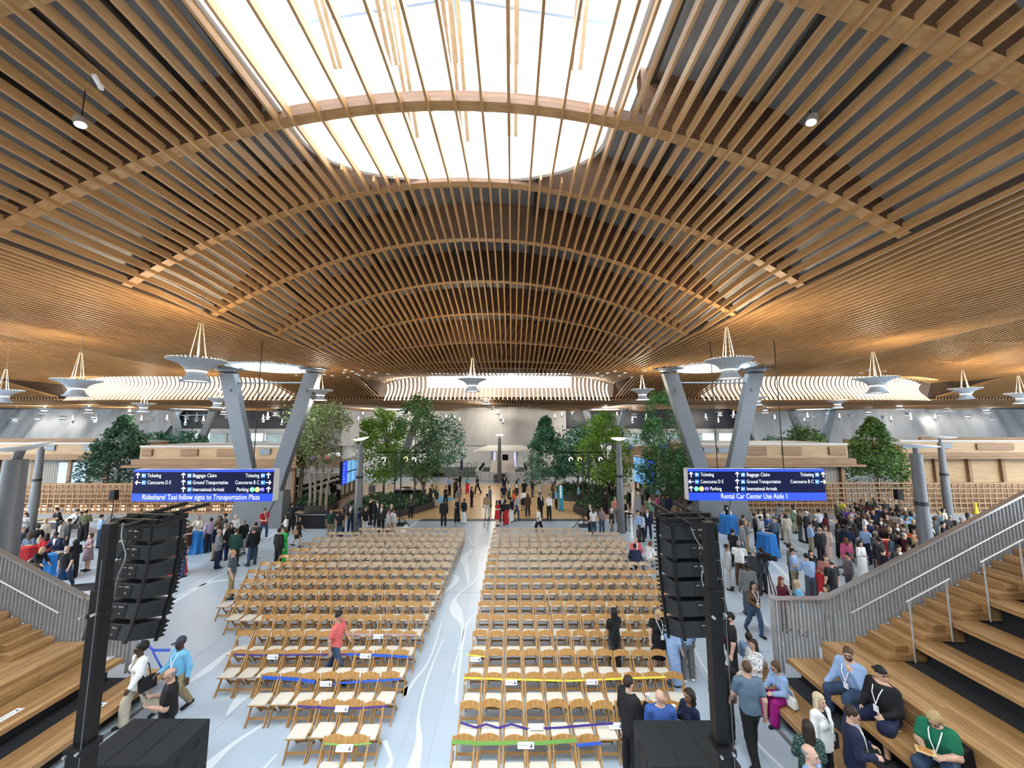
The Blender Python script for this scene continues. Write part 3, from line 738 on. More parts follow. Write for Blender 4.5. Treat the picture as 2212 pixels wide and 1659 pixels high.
def terrace(s, label):
    r = empty('stepped_seating', (AX+s*(TX0+4), 5, 0), 0, label, 'seating', 'stepped timber seating')
    ox, oy = r.location.x, 5
    def B(mb, xa, xb, ya, yb, za, zb): uvbox(mb, (AX+s*xa-ox, ya-oy, za), (AX+s*xb-ox, yb-oy, zb))
    for k in range(NT):
        x = TXK(k); z = TZK(k); mb = MB(); xe = TXK(k+1)-(.05 if k == 1 else .24)
        if k == 2: B(mb, x, xe, -1, YR-.056, z-.46, z)
        else: B(mb, x, xe, -1, YR-.056 + (.25 if k == 0 else 0), z-.11, z)
        mb.build('tier', M_oak, r, bevel=.006)
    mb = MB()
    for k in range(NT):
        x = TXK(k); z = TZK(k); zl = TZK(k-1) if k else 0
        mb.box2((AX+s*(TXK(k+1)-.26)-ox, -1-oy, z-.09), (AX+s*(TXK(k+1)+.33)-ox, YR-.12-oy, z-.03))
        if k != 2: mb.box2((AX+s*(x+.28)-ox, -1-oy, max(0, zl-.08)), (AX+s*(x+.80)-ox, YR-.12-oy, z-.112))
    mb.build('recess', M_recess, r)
    for k in range(2, NT-1):
        xn = TXK(k+1); z = TZK(k); dz0 = (TZK(k+1)-z)/3
        for j, (dx, dz) in enumerate(((.608, dz0), (.304, 2*dz0))):
            mb = MB(); B(mb, xn-dx, xn+.02, 9.42+.10*j, YR-.056, z+.001, z+dz-.001*j)
            mb.build('step', M_oak, r, bevel=.005)
        mb = MB(); B(mb, xn-.01, xn+.3, 9.40, YR-.056, z+.001, z+3*dz0-.11); mb.build('step', M_oak, r)
    # ends and front kick boards
    mb = MB(); mb.box2((AX+s*(TX0+.26)-ox, -1-oy, 0), (AX+s*(TX0+.30)-ox-s*.005, YR-.1-oy, .295)); mb.build('kick_board', M_recess, r)
    mb = MB(); mb.box2((AX+s*(TX0-.12)-ox, -1-oy, .0), (AX+s*(TX0-.02)-ox, YR-.3-oy, .02)); mb.build('floor_strip', M_stl, r)
    # railing
    g = empty('picket_railing', (AX+s*(TX0+4), YR, 0), 0, label.replace('stepped timber seating', 'galvanised picket railing along the steps'), 'railing', 'galvanised stair railings')
    ox = g.location.x
    def top(x): return 2.18 if x < 9.34 else 2.18+.477*(x-9.34)
    def low(x):
        if x < TXK(1): return .58
        k = max(q for q in range(NT+1) if TXK(q) <= x)
        z = TZK(k)
        if k >= 2:
            d = TXK(k+1)-x; dz0 = (TZK(k+1)-z)/3
            z += 2*dz0 if d < .304 else (dz0 if d < .608 else 0)
        return z
    x = 8.08; i = 0
    while x < TXK(NT):
        mb = MB(); mb.box2((AX+s*x-ox-.015, -.036, low(x)-.16), (AX+s*x-ox+.015, .036, top(x)-.02)); mb.build('baluster', M_galv, g); x += .098; i += 1
    mb = MB(); xe = TXK(NT)
    mb.bar((AX+s*7.99-ox, 0, 2.18), (AX+s*9.36-ox, 0, 2.18), .14, .05)
    mb.bar((AX+s*9.33-ox, 0, 2.17), (AX+s*xe-ox, 0, top(xe)), .14, .05)
    mb.build('top_rail', M_stl, g)
    mb = MB(); mb.box2((AX+s*8.01-ox-.035, -.05, .42), (AX+s*8.01-ox+.035, .05, 2.18)); mb.build('post', M_galv, g)
    mb = MB(); mb.tube([(AX+s*9.85-ox, -.16, 1.90), (AX+s*xe-ox, -.16, 1.90+.485*(xe-9.85))], .022, 8)
    for q in range(5):
        xx = 10.2+q*1.4; mb.bar((AX+s*xx-ox, -.16, 1.88+.485*(xx-9.85)), (AX+s*xx-ox, -.04, 1.84+.485*(xx-9.85)), .02, .02)
    mb.build('handrail', M_stl, g)
    for k in range(3, NT-1, 2):
        h = empty('step_handrail', (AX+s*(TXK(k)-.03), 9.36, TZK(k-1)+.003), 0, None, 'handrail', 'short step handrails')
        h['label'] = 'short steel step handrail, %s from the floor, on the seating %s' % (ORD[(k-1)//2], 'by people eating' if s > 0 else 'with reserved papers')
        for d in (0, .9):
            mb = MB(); mb.tube([(s*d, 0, .5*d if d else 0), (s*d, 0, .5*d+1.34)], .02, 8); mb.build('post', M_stl, h)
        mb = MB(); mb.tube([(-s*.08, 0, 1.31), (s*.98, 0, 1.82)], .02, 8); mb.build('rail', M_stl, h)
terrace(1, 'stepped timber seating beside the people eating from plates')
terrace(-1, 'stepped timber seating with white reserved papers on it')
# reserved papers lying on the lower tiers
M_paper = mat('white card', (.80, .82, .84), .6)
M_ink = mat('navy ink', (.02, .03, .08), .6)
def text(body, size, parent, loc, rot=(0,0,0), m=None, ax='LEFT', name='lettering', ext=0.0, sx=1.0):
    c = bpy.data.curves.new(name, 'FONT'); c.body = body; c.size = size; c.align_x = ax; c.align_y = 'CENTER'; c.extrude = ext
    c.resolution_u = 2
    t = bpy.data.objects.new(name, c); COL.objects.link(t)
    me = bpy.data.meshes.new_from_object(t.evaluated_get(bpy.context.evaluated_depsgraph_get()))
    bpy.data.objects.remove(t); bpy.data.curves.remove(c)
    me.materials.clear(); me.materials.append(m); o = bpy.data.objects.new(name, me); COL.objects.link(o)
    o.parent = parent; o.location = loc; o.rotation_euler = rot; o.scale = (sx, 1, 1); return o
def paper(loc, rot, label, w=.40, h=.15, group='reserved cards', blank=False):
    mb = MB(); mb.box((0, 0, 0), (w, h, .004)); o = mb.build('reserved_card', M_paper); o.location = loc; o.rotation_euler = rot
    tag(o, label, 'card', group)
    if not blank:
        text('Reserved', h*.42, o, (-w*.40, 0, .0035), m=M_ink)
        m2 = MB(); m2.prism([(-.018, -.03), (.018, -.03), (.004, .03), (-.004, .03)], 0, .002); m2.prism([(-.03, -.03), (.03, -.03), (.03, -.02), (-.03, -.02)], 0, .002)
        q = m2.build('emblem', M_ink, o, loc=(w*.33, 0, .003))
    return o
for (u, v, z, lab) in [(223, 1428, .80, 'white reserved card on the upper oak tier behind the speaker mast'), (18, 1546, .80, 'white reserved card on the upper oak tier nearest the picture corner'), (205, 1532, .41, 'white reserved card on the lowest oak tier below the speaker mast')]:
    x, y = atz(u, v, z); paper((x, y, z+.004), (0, 0, PI/2), lab)
# ================================================================ folding chairs
M_chair = woodmat('honey chair wood', (.31, .15, .040), (.45, .245, .08), 1.0, (14, 5, 5), rough=.4)
M_chair2 = woodmat('tan chair wood', (.36, .245, .145), (.46, .33, .21), 1.0, (14, 5, 5), rough=.45)
M_pad = mat('cream seat pad', (.58, .54, .46), .6, 0, .06, 40)
def chair_parts(w=.44):
    P = {}
    hw = w/2
    T = lambda sx, t: Vector((sx*hw, .27-.52*t, .80-.80*t))
    parts = []
    for sx in (-1, 1):
        mb = MB(); mb.bar((sx*(hw-.018), .27, .80), (sx*(hw-.018), -.25, 0), .022, .048, up=(0, .8, .5)); parts.append(('side_rail', mb, 0))
        mb = MB(); mb.bar((sx*(hw-.05), -.07, .43), (sx*(hw-.05), .27, 0), .02, .04, up=(0, .8, .5)); parts.append(('rear_leg', mb, 0))
        mb = MB(); mb.bar((sx*(hw-.045), .175, .60), (sx*(hw-.045), .14, .43), .02, .05, up=(0, 1, 0)); parts.append(('hinge_arm', mb, 0))
    mb = MB(); n = 10; vs = []
    for i in range(n+1):
        t = -1+2*i/n; x = t*(hw-.03); bow = .045*(1-t*t); arch = .026*(1-t*t)
        y0 = .20; 
        for (dy, z) in ((0, .665+arch*.9), (.022, .665+arch*.9), (.042+.022, .785+arch), (.042, .785+arch)):
            vs.append((x, y0+bow+dy, z))
    fs = [(0, 1, 2, 3), (4*n+3, 4*n+2, 4*n+1, 4*n)]
    for i in range(n):
        a = 4*i; b = a+4
        fs += [(a, b, b+1, a+1), (a+1, b+1, b+2, a+2), (a+2, b+2, b+3, a+3), (a+3, b+3, b, a)]
    mb.add(vs, fs); parts.append(('backrest', mb, 0))
    mb = MB(); mb.box((0, -.03, .428), (w-.06, .40, .022)); parts.append(('seat', mb, 0))
    mb = MB(); mb.box((0, -.03, .449), (w-.075, .385, .022), taper=.95); parts.append(('seat_pad', mb, 1))
    mb = MB(); mb.bar((-hw+.03, -.16, .135), (hw-.03, -.16, .135), .022, .045); parts.append(('front_stretcher', mb, 0))
    mb = MB(); mb.bar((-hw+.06, .16, .13), (hw-.06, .16, .13), .02, .045); parts.append(('rear_stretcher', mb, 0))
    return parts
def proto_chair(mw):
    r = empty('folding_chair', (0, 0, 0)); 
    for nme, mb, mi in chair_parts(): mb.build(nme, M_pad if mi else mw, r)
    return r
def proto_chair_one(mw, nme='folding_chair'):
    big = MB()
    for _, mb, mi in chair_parts(): big.add(mb.v, mb.f, mi=mi)
    return big.build(nme, [mw, M_pad])
pc = proto_chair(M_chair); pk = tree_of(pc)
pf1 = proto_chair_one(M_chair); pf2 = proto_chair_one(M_chair2)
used = {'h': False, 'f1': False, 'f2': False}
rowv = [1590, 1518, 1459, 1410, 1366, 1332.5, 1302, 1275, 1251.6, 1229.7, 1212.9, 1199.4, 1182.5, 1170.8, 1159, 1149, 1140.4]
ROWY = [7.81+.924*n for n in range(17)]
leftu = [698, 643, 566, 501, 516, 565, 508, 491, 526, 534, 561, 605, 628, 652, 678, 708, 775]
rightn = [6, 10, 11, 11, 13, 13, 14, 15, 15, 15, 15, 14, 14, 14, 14, 14, 10]
CHAIRS = []
rc = random.Random(3)
for n in range(17):
    Y = ROWY[n]; xl = aty(leftu[n], rowv[n], Y)[0]; N = int(round((-2.62-xl)/.462))
    sp = (-2.62-xl)/N
    for i in range(N): CHAIRS.append((n, i, -2.62-sp*(i+.5), Y-.27, 'blue'))
    spr = .462 if n < 13 else .50
    for i in range(rightn[n]): CHAIRS.append((n, i, -1.12+spr*(i+.5)+(.06 if i > 4 and n in (6, 7) else 0), Y-.27, 'yellow'))
TAN = lambda n, i, b: (n >= 12 and not (n == 12 and i > 14)) or (n in (10, 11) and (i < 11 if b == 'blue' else i > 0))
rest = []
for q, (n, i, x, y, b) in enumerate(CHAIRS):
    x += rc.uniform(-.012, .012); y += rc.uniform(-.03, .03); a = rc.uniform(-.05, .05)
    if q >= 300: rest.append((x, y, a, TAN(n, i, b))); continue
    if n <= 10 and not TAN(n, i, b):
        if not used['h']: o = pc; used['h'] = True
        else: o = copy_tree(pc, pk)
    else:
        k = 'f2' if TAN(n, i, b) else 'f1'; src = pf2 if k == 'f2' else pf1
        if not used[k]: o = src; used[k] = True
        else: o = src.copy(); COL.objects.link(o)
    o.location = (x, y, 0); o.rotation_euler = (0, 0, a)
    nm = 'honey wooden' if not TAN(n, i, b) else 'pale tan'
    tag(o, f'{nm} folding chair, {b}-ribbon block, {ORD[n+1]} row from the front, {ORD[i+1]} from the aisle', 'chair', 'folding chairs set out in rows')
if rest:
    big = MB(); base = [(mb, mi) for _, mb, mi in chair_parts()]
    for x, y, a, t in rest:
        c, s_ = math.cos(a), math.sin(a)
        for mb, mi in base: big.add([(x+p[0]*c-p[1]*s_, y+p[0]*s_+p[1]*c, p[2]) for p in mb.v], mb.f, mi=1 if mi else (0 if t else 2))
    o = big.build('distant_folding_chairs', [M_chair2, M_pad, M_chair])
    tag(o, 'last pale tan rows of folding chairs farthest back, nearest the wood floor', 'chairs', 'folding chairs set out in rows', 'stuff')
for k, src in (('f1', pf1), ('f2', pf2)):
    if not used[k]: bpy.data.objects.remove(src)
# ribbons and reserved cards on the chair backs
def ribbon3(pts, w, m, label, group='seat ribbons'):
    mb = MB()
    for (x0, y0, z0), (x1, y1, z1) in zip(pts[:-1], pts[1:]):
        mb.add([(x0, y0, z0-w/2), (x1, y1, z1-w/2), (x1, y1+.01, z1+w/2), (x0, y0+.01, z0+w/2), (x0, y0+.006, z0-w/2), (x1, y1+.006, z1-w/2), (x1, y1+.016, z1+w/2), (x0, y0+.016, z0+w/2)],
               [(0, 1, 2, 3), (7, 6, 5, 4), (0, 4, 5, 1), (3, 2, 6, 7)])
    return tag(mb.build('seat_ribbon', m), label, 'ribbon', group)
RB = {'blue': mat('royal blue ribbon', (.03, .10, .52), .4), 'purple': mat('dark purple ribbon', (.05, .03, .22), .45), 'yellow': mat('yellow ribbon', (.85, .70, .06), .4), 'green': mat('green ribbon', (.16, .34, .06), .5), 'lilac': mat('lilac ribbon', (.35, .27, .36), .5)}
def rib(n, us, col, w, label, dy=-.09):
    Y = ROWY[n]+dy; pts = []
    for u, v in us:
        x, z = aty(u, v, Y); pts.append((x, Y, z))
    ribbon3(pts, w, RB[col], label)
rib(4, [(737, 1370), (790, 1371), (850, 1371), (905, 1373)], 'lilac', .03, 'lilac ribbon on the chair row behind the walking man in coral')
rib(3, [(503, 1414), (560, 1416), (640, 1415), (750, 1414)], 'purple', .035, 'dark purple ribbon along the row in front of the walking man')
rib(3, [(750, 1414), (800, 1415), (885, 1420)], 'blue', .06, 'bright blue ribbon at the aisle end of the walking man row')
rib(2, [(566, 1464), (640, 1468), (680, 1474)], 'blue', .07, 'wide blue ribbon sagging across the seven chair row')
rib(2, [(720, 1477), (780, 1473), (862, 1468)], 'blue', .04, 'narrow blue ribbon at the aisle end of the seven chair row')
rib(1, [(643, 1526), (690, 1529), (740, 1531), (780, 1530), (838, 1526)], 'purple', .03, 'purple ribbon across the row of four chairs')
rib(0, [(700, 1607), (750, 1611), (802, 1606)], 'green', .018, 'thin green ribbon on the front row of two chairs')
rib(3, [(1008, 1415), (1050, 1419)], 'yellow', .02, 'short yellow ribbon on the single aisle chair')
rib(2, [(1001, 1465), (1100, 1468), (1220, 1471), (1270, 1470), (1350, 1466), (1438, 1463)], 'yellow', .03, 'long yellow ribbon stretched across a whole chair row')
rib(1, [(995, 1562), (1028, 1572), (1050, 1565), (1075, 1573), (1105, 1565), (1140, 1576), (1200, 1573), (1260, 1568), (1325, 1563)], 'purple', .035, 'loose purple ribbon draped over the seats of the second row', -.28)
rib(0, [(975, 1603), (1040, 1607), (1110, 1605), (1170, 1606), (1245, 1600)], 'green', .06, 'wide green ribbon across the front row by the aisle')
rib(0, [(1246, 1611), (1298, 1606)], 'blue', .05, 'blue ribbon on the last chair of the front row')
def card(n, u, v, label, dy=-.11, tilt=1.35, blank=False, w=.27):
    Y = ROWY[n]+dy; x, z = aty(u, v, Y); paper((x, Y, z), (tilt, 0, 0), label, w, .105, 'reserved cards', blank)
card(4, 817, 1375, 'reserved card on the lilac ribbon')
card(3, 589, 1419, 'reserved card on the purple ribbon two seats from its outer end')
card(3, 789, 1417, 'reserved card between purple and bright blue ribbon')
card(2, 704, 1477, 'reserved card hanging tilted on the sagging blue ribbon')
card(1, 738, 1531, 'folded reserved card on the row of four chairs', tilt=.9)
card(0, 744, 1616, 'reserved card on the front row of two chairs', tilt=.9, w=.3)
card(3, 1027, 1424, 'reserved card on the single aisle chair with short yellow ribbon')
card(2, 1104, 1474, 'reserved card on the long yellow ribbon, nearer the aisle')
card(2, 1279, 1473, 'reserved card on the long yellow ribbon, nearer the suited man')
card(1, 1159, 1570, 'blank white card lying on a second row seat', -.30, .5, True)
card(1, 1330, 1568, 'white reserved card beside the suited man', -.28, .7)
card(0, 1136, 1610, 'reserved card on the wide green ribbon', w=.3)
# ================================================================ loudspeaker towers
M_blk = mat('black speaker paint', (.008, .009, .010), .55, 0, .15, 30, spec=.2)
M_blk2 = mat('black steel mast', (.005, .005, .006), .45, 0, spec=.25)
M_side = mat('charcoal cabinet side', (.015, .018, .021), .55, 0, .1, 30, spec=.2)
M_conn = mat('silver connector', (.5, .5, .52), .35, .8)
M_post0 = mat('dull steel cable', (.10, .10, .10), .5, .3)
M_hole = mat('black hole', (.002, .002, .002), .9)
def mast(X, Y, ztop, label):
    r = empty('speaker_mast', (X, Y, 0), 0, label, 'mast', 'lifting masts')
    mb = MB(); mb.box((0, 0, 1.35), (.20, .20, 2.7)); mb.box((.0, .0, 2.72), (.24, .24, .08)); mb.build('lower_section', M_blk2, r, bevel=.01)
    mb = MB(); mb.box((.0, .02, 3.3), (.15, .15, 2.4)); mb.box((0, .02, 4.2), (.17, .17, .06)); mb.build('middle_section', M_blk2, r, bevel=.008)
    mb = MB(); mb.box((.0, .03, (4.3+ztop)/2), (.115, .115, ztop-4.3)); mb.build('upper_section', M_blk2, r, bevel=.006)
    mb = MB(); mb.tube([(.085, -.11, .2), (.085, -.11, ztop-.4)], .005, 6); mb.build('lift_cable', M_post0, r)
    for z in (2.70, 4.22):
        mb = MB(); mb.tube([(-.07, -.15, z), (-.07, -.1, z)], .016, 8); mb.tube([(.07, -.15, z+.03), (.07, -.1, z+.03)], .016, 8); mb.build('bolt', M_conn, r)
    for a in range(4):
        mb = MB(); c, s = math.cos(a*PI/2+PI/4), math.sin(a*PI/2+PI/4); mb.bar((c*.1, s*.1, .12), (c*.95, s*.95, .05), .08, .08)
        mb.tube([(c*.92, s*.92, .05), (c*.92, s*.92, 0)], .04, 8); mb.bar((c*.12, s*.12, 1.2), (c*.75, s*.75, .1), .05, .05); mb.build('outrigger_leg', M_blk2, r)
    mb = MB(); mb.box((.11, -.03, 1.1), (.18, .2, .3)); mb.build('winch', M_blk2, r, bevel=.02)
    return r
def line_array(X, Y, z0, rz, label, side):
    r = empty('line_array', (X, Y, z0), rz, label, 'loudspeaker', 'hung line arrays')
    # back toward the camera (-Y), fronts toward the audience (+Y)
    W, Hh, D = .73, .245, .48; z = 0; y = 0; ang = 0
    for k in range(6):
        ang = math.radians([0, 3, 6, 10, 14, 18][k])
        M = Matrix.Translation((0, y, z)) @ Matrix.Rotation(-ang, 4, 'X')
        mb = MB()
        # trapezoid cabinet: tall at the front, shorter at the back
        P = [(-W/2, D, 0), (W/2, D, 0), (W/2, D, -Hh), (-W/2, D, -Hh), (-W/2, 0, -.025), (W/2, 0, -.025), (W/2, 0, -Hh+.025), (-W/2, 0, -Hh+.025)]
        P = [M @ Vector(p) for p in P]
        mb.add(P, [(0, 1, 2, 3), (5, 4, 7, 6), (4, 5, 1, 0), (3, 2, 6, 7), (1, 5, 6, 2), (4, 0, 3, 7)])
        c = mb.build('cabinet', M_side, r, bevel=.008)
        mb = MB(); q = M @ Vector((0, D+.012, -Hh/2)); mb.box(q, (W-.02, .02, Hh-.02), M=Matrix.Rotation(-ang, 4, 'X')); mb.build('grille', M_blk, c)
        for s in (-1, 1):
            mb = MB(); half = []
            for up in (0, 1):
                pl = [(.075*math.cos(a), .075*math.sin(a)) for a in np.linspace(.25, PI-.25, 8)]
                f = [M @ Vector((s*(W/2+.002), .26+px, -Hh/2+(pz-.0 if up else -pz))) for px, pz in pl]
                mb.add(f, [tuple(range(len(f))) if (s > 0) ^ (up == 1) else tuple(range(len(f)))[::-1]])
            mb.build('side_handle', M_hole, c)
            q = [M @ Vector(p) for p in ((s*(W/2+.02), .40, .03), (s*(W/2+.02), .40, -Hh-.03), (s*(W/2-.03), -.01, 0), (s*(W/2-.03), -.01, -Hh))]
            MB().bar(q[0], q[1], .03, .04).build('rigging_bar', M_blk2, c); MB().bar(q[2], q[3], .05, .03).build('rigging_bar', M_blk2, c)
            for j in range(4):
                p = M @ Vector((s*(W/2+.035), D-.01, -.03-.06*j)); MB().box(p, (.03, .03, .02)).build('rigging_pin', M_blk2, c)
        mb = MB(); p = M @ Vector((.05, -.004, -Hh/2)); mb.box(p, (.22, .008, .17), M=Matrix.Rotation(-ang, 4, 'X')); mb.build('amp_panel', M_hole, c)
        mb = MB()
        for j, (px, pz, ww, hh) in enumerate([(-.02, .05, .06, .008), (.06, .05, .025, .025), (.10, .05, .03, .02), (.08, -.03, .02, .02)]):
            p = M @ Vector((px, -.012, -Hh/2+pz)); mb.box(p, (ww, .008, hh))
        mb.build('connectors', M_conn, c)
        z -= Hh*math.cos(ang)+.012; y -= Hh*math.sin(ang)*.95
    mb = MB(); mb.box((0, .24, .09), (.80, .06, .06)); mb.box((0, .02, .06), (.78, .05, .07)); mb.box((0, .46, .06), (.78, .05, .07))
    for s in (-.17, .17): mb.bar((s, -.25, .05), (s*1.25, 1.0, .13), .05, .05)
    for s in (-1, 1): mb.box((s*.37, .24, .05), (.04, .5, .06))
    mb.build('fly_frame', M_blk2, r)
    for q in range(3):
        mb = MB(); mb.tube(spl([(-.1+.05*q, -.06, .05), (-.05+.1*q, -.10, -.15), (.08-.05*q, -.12, -.4), (.0+.04*q, -.14-.05*q, -.7), (.05, -.2, -1.0)], 5), .008, 6); mb.build('signal_cable', M_blk2 if q else mat('grey cable', (.18, .18, .18), .5), r)
    return r
def at3(u, v, zc):
    x = (u-1106)/F*zc; yc = (829.5-v)/F*zc
    return (x, math.cos(TH)*zc-math.sin(TH)*yc, CH+math.sin(TH)*zc+math.cos(TH)*yc)
p = at3(287, 1140, 5.7); line_array(p[0], p[1], p[2]+.03, math.radians(-8), 'hung black line array at the woman in white blazer side', -1)
p = at3(1502, 1138, 5.75); line_array(p[0]-.02, p[1], p[2]+.03, math.radians(4), 'hung black line array in front of the chair block with yellow ribbon', 1)
p = at3(225, 1240, 4.80); mast(p[0]-.02, p[1], 5.28, 'black lifting mast carrying the line array near the woman in white blazer')
p = at3(1538, 1240, 4.80); mast(p[0], p[1], 5.30, 'black lifting mast carrying the line array near the chair block')
def sub(X, Y, rz, label, n=2, w=1.34, h=.72, d=.92):
    r = empty('subwoofer_stack', (X, Y, 0), rz, label, 'loudspeaker', 'subwoofer stacks')
    for k in range(n):
        mb = MB(); mb.box((0, 0, h*(k+.5)), (w, d, h-.006)); c = mb.build('cabinet', M_side, r, bevel=.012)
        for s in (-1, 1):
            for zz in (.2, .52):
                for yy in (-.2, .18):
                    mb = MB(); mb.box((s*(w/2+.001), yy, h*k+zz), (.006, .11, .13)); mb.build('handle', M_hole, c)
        mb = MB(); mb.box((0, d/2+.01, h*(k+.5)), (w-.04, .02, h-.05)); mb.build('grille', M_blk, c)
        for s in (-.3, .3):
            mb = MB(); mb.box((s, -d/2-.002, h*(k+.72)), (.14, .006, .05)); mb.build('rear_plate', M_conn if s > 0 else M_hole, c)
    mb = MB()
    for s in (-1, 1): mb.box((s*w/6, 0, n*h), (.004, d, .004))
    mb.build('top_seam', M_hole, r)
    return r
x0, y0 = atz(362, 1562, 1.44); x1, y1 = atz(275, 1636, 1.44)
sub((x0+x1)/2-.02, (atz(360, 1561, 1.44)[1]+atz(300, 1637, 1.44)[1])/2, 0, 'black subwoofer stack in front of the man in the black polo')
xa, ya = atz(1372, 1566, 1.44); xb, yb = atz(1600, 1640, 1.44)
sub((xa+.67+.0), (ya+atz(1400, 1640, 1.44)[1])/2, 0, 'black subwoofer stack beside the man in the black suit')
# ================================================================ hanging direction signs
M_nav = mat('navy sign face', (.003, .005, .03), .6, emit=.22, ecol=(.006, .010, .07), spec=.1)
M_blue = mat('blue sign band', (.003, .03, .5), .6, emit=.9, ecol=(.005, .05, .85))
M_cream = mat('white sign end', (.62, .64, .62), .4)
M_wtxt = emat('white sign lettering', (.92, .95, 1.0), .9)
M_pic = emat('blue pictogram tile', (.03, .22, .80), .9)
M_gr = emat('green parking disc', (.10, .60, .38), .8); M_ye = emat('yellow parking disc', (.90, .75, .25), .8); M_pu = emat('purple parking disc', (.03, .01, .40), .8)
YS = 17.5
TW = {'Ticketing': 29.5, 'Concourse D E': 50, 'Concourse B C': 51, 'Baggage Claim': 50, 'Ground Transportation': 74.5, 'International Arrivals': 66, 'Parking': 25}
def sgn(label, u0, u1, v0, v1, side, rows, strip, cables):
    cx = aty((u0+u1)/2, 1048, YS)[0]; cz = aty(0, (v0+v1)/2, YS)[1]
    r = empty('direction_sign', (cx, YS, cz), 0, label, 'sign', 'hanging direction signs')
    def P(u, v): x, z = aty(u, v, YS); return x-cx, z-cz
    xa, zt = P(u0, v0); xb, zb = P(u1, v1); D = .42
    mb = MB(); mb.box2((xa, 0, zb), (xb, D, zt)); mb.build('housing', M_cream, r)
    z1 = P(0, v0+5.5)[1]; z2 = P(0, v1-17)[1]
    mb = MB(); mb.box2((xa, -.012, z2), (xb, -.001, z1)); mb.build('face', M_nav, r)
    mb = MB(); mb.box2((xa, -.016, z1), (xb, -.001, zt)); mb.build('top_band', M_blue, r)
    mb = MB(); mb.box2((xa, -.016, zb), (xb, -.001, z2)); b = mb.build('message_band', M_blue, r)
    k = (xb-xa)/(u1-u0)
    R = (PI/2, 0, 0); y = -.022
    def arrow(u, v, d):
        x, z = P(u, v); s = 5.6*k; mb = MB(); q = {'u': 0, 'l': PI/2, 'r': -PI/2}[d]; M = Matrix.Rotation(-q, 3, 'Y')
        V = lambda a, b_: tuple(M @ Vector((a*s, y, b_*s)))
        for a, b_ in (((0, -1), (0, .85)), ((-.75, .22), (0, .95)), ((.75, .22), (0, .95))):
            A = Vector(V(*a)); B = Vector(V(*b_)); mb.bar(A, B, .30*s, .012, up=(0, 1, 0))
        o = mb.build('arrow', M_wtxt, r); o.location = (x, 0, z)
    def pict(u, v, i):
        x, z = P(u, v); s = 4.4*k; mb = MB(); mb.box((x, y+.006, z), (2*s, .01, 2*s)); t = mb.build('pictogram', M_pic, r)
        mb = MB()
        if i == 'ticket': mb.box((x-.3*s, y, z-.1*s), (.5*s, .01, .9*s)); mb.lathe([(0, 0), (.22*s, 0), (.22*s, .01)], (x-.3*s, y, z+.55*s), 8, Matrix.Rotation(PI/2, 4, 'X')); mb.box((x+.45*s, y, z+.1*s), (.55*s, .01, .5*s))
        elif i == 'plane': mb.bar((x-.75*s, y, z-.15*s), (x+.75*s, y, z+.2*s), .22*s, .01, up=(0, 1, 0)); mb.bar((x, y, z), (x-.3*s, y, z-.5*s), .25*s, .01, up=(0, 1, 0)); mb.bar((x, y, z), (x-.4*s, y, z+.45*s), .2*s, .01, up=(0, 1, 0))
        elif i == 'bag': mb.box((x, y, z-.1*s), (1.2*s, .01, .9*s)); mb.box((x, y, z+.5*s), (.5*s, .01, .2*s))
        elif i == 'car': mb.box((x, y, z-.2*s), (1.4*s, .01, .45*s)); mb.box((x, y, z+.2*s), (.8*s, .01, .4*s))
        mb.build('symbol', M_wtxt, t)
    def disc(u, v, m, s_):
        x, z = P(u, v); mb = MB(); rr = 5.2*k; mb.prism([(rr*math.cos(a), rr*math.sin(a)) for a in np.linspace(0, 2*PI, 20, endpoint=False)], 0, .012, M=Matrix.Translation((x, y+.008, z)) @ Matrix.Rotation(PI/2, 4, 'X')); t = mb.build('parking_disc', m, r)
        if s_: text(s_, 7.5*k, t, (x, y-.012, z), R, M_wtxt, 'CENTER', 'disc_lettering')
    for kind, *a in rows:
        if kind == 'a': arrow(*a)
        elif kind == 'i': pict(*a)
        elif kind == 'd': disc(*a)
        elif kind == 't':
            u, v, s_, al = a; x, z = P(u, v); o = text(s_, 11.0*k, r, (x, y, z), R, M_wtxt, al); ws = [q.co.x for q in o.data.vertices]; o.scale = (TW[s_]*k/(max(ws)-min(ws)), 1, 1)
    u, v, s_, w = strip; x, z = P(u, v)
    o = text(s_, 15.5*k, b, (x, y-.004, z), R, M_wtxt, 'CENTER'); ws = [q.co.x for q in o.data.vertices]; o.scale = (w*k/(max(ws)-min(ws)), 1, 1)
    for u in cables:
        x, z = P(u, v0); zc = float(zsurf(cx+x, YS+.2))-cz
        mb = MB(); mb.tube([(x, .2, z), (x, .2, zc)], .02, 6); mb.build('hanging_cable', M_blk2, r)
L1, L2, L3 = 1027.3, 1042.3, 1057.4
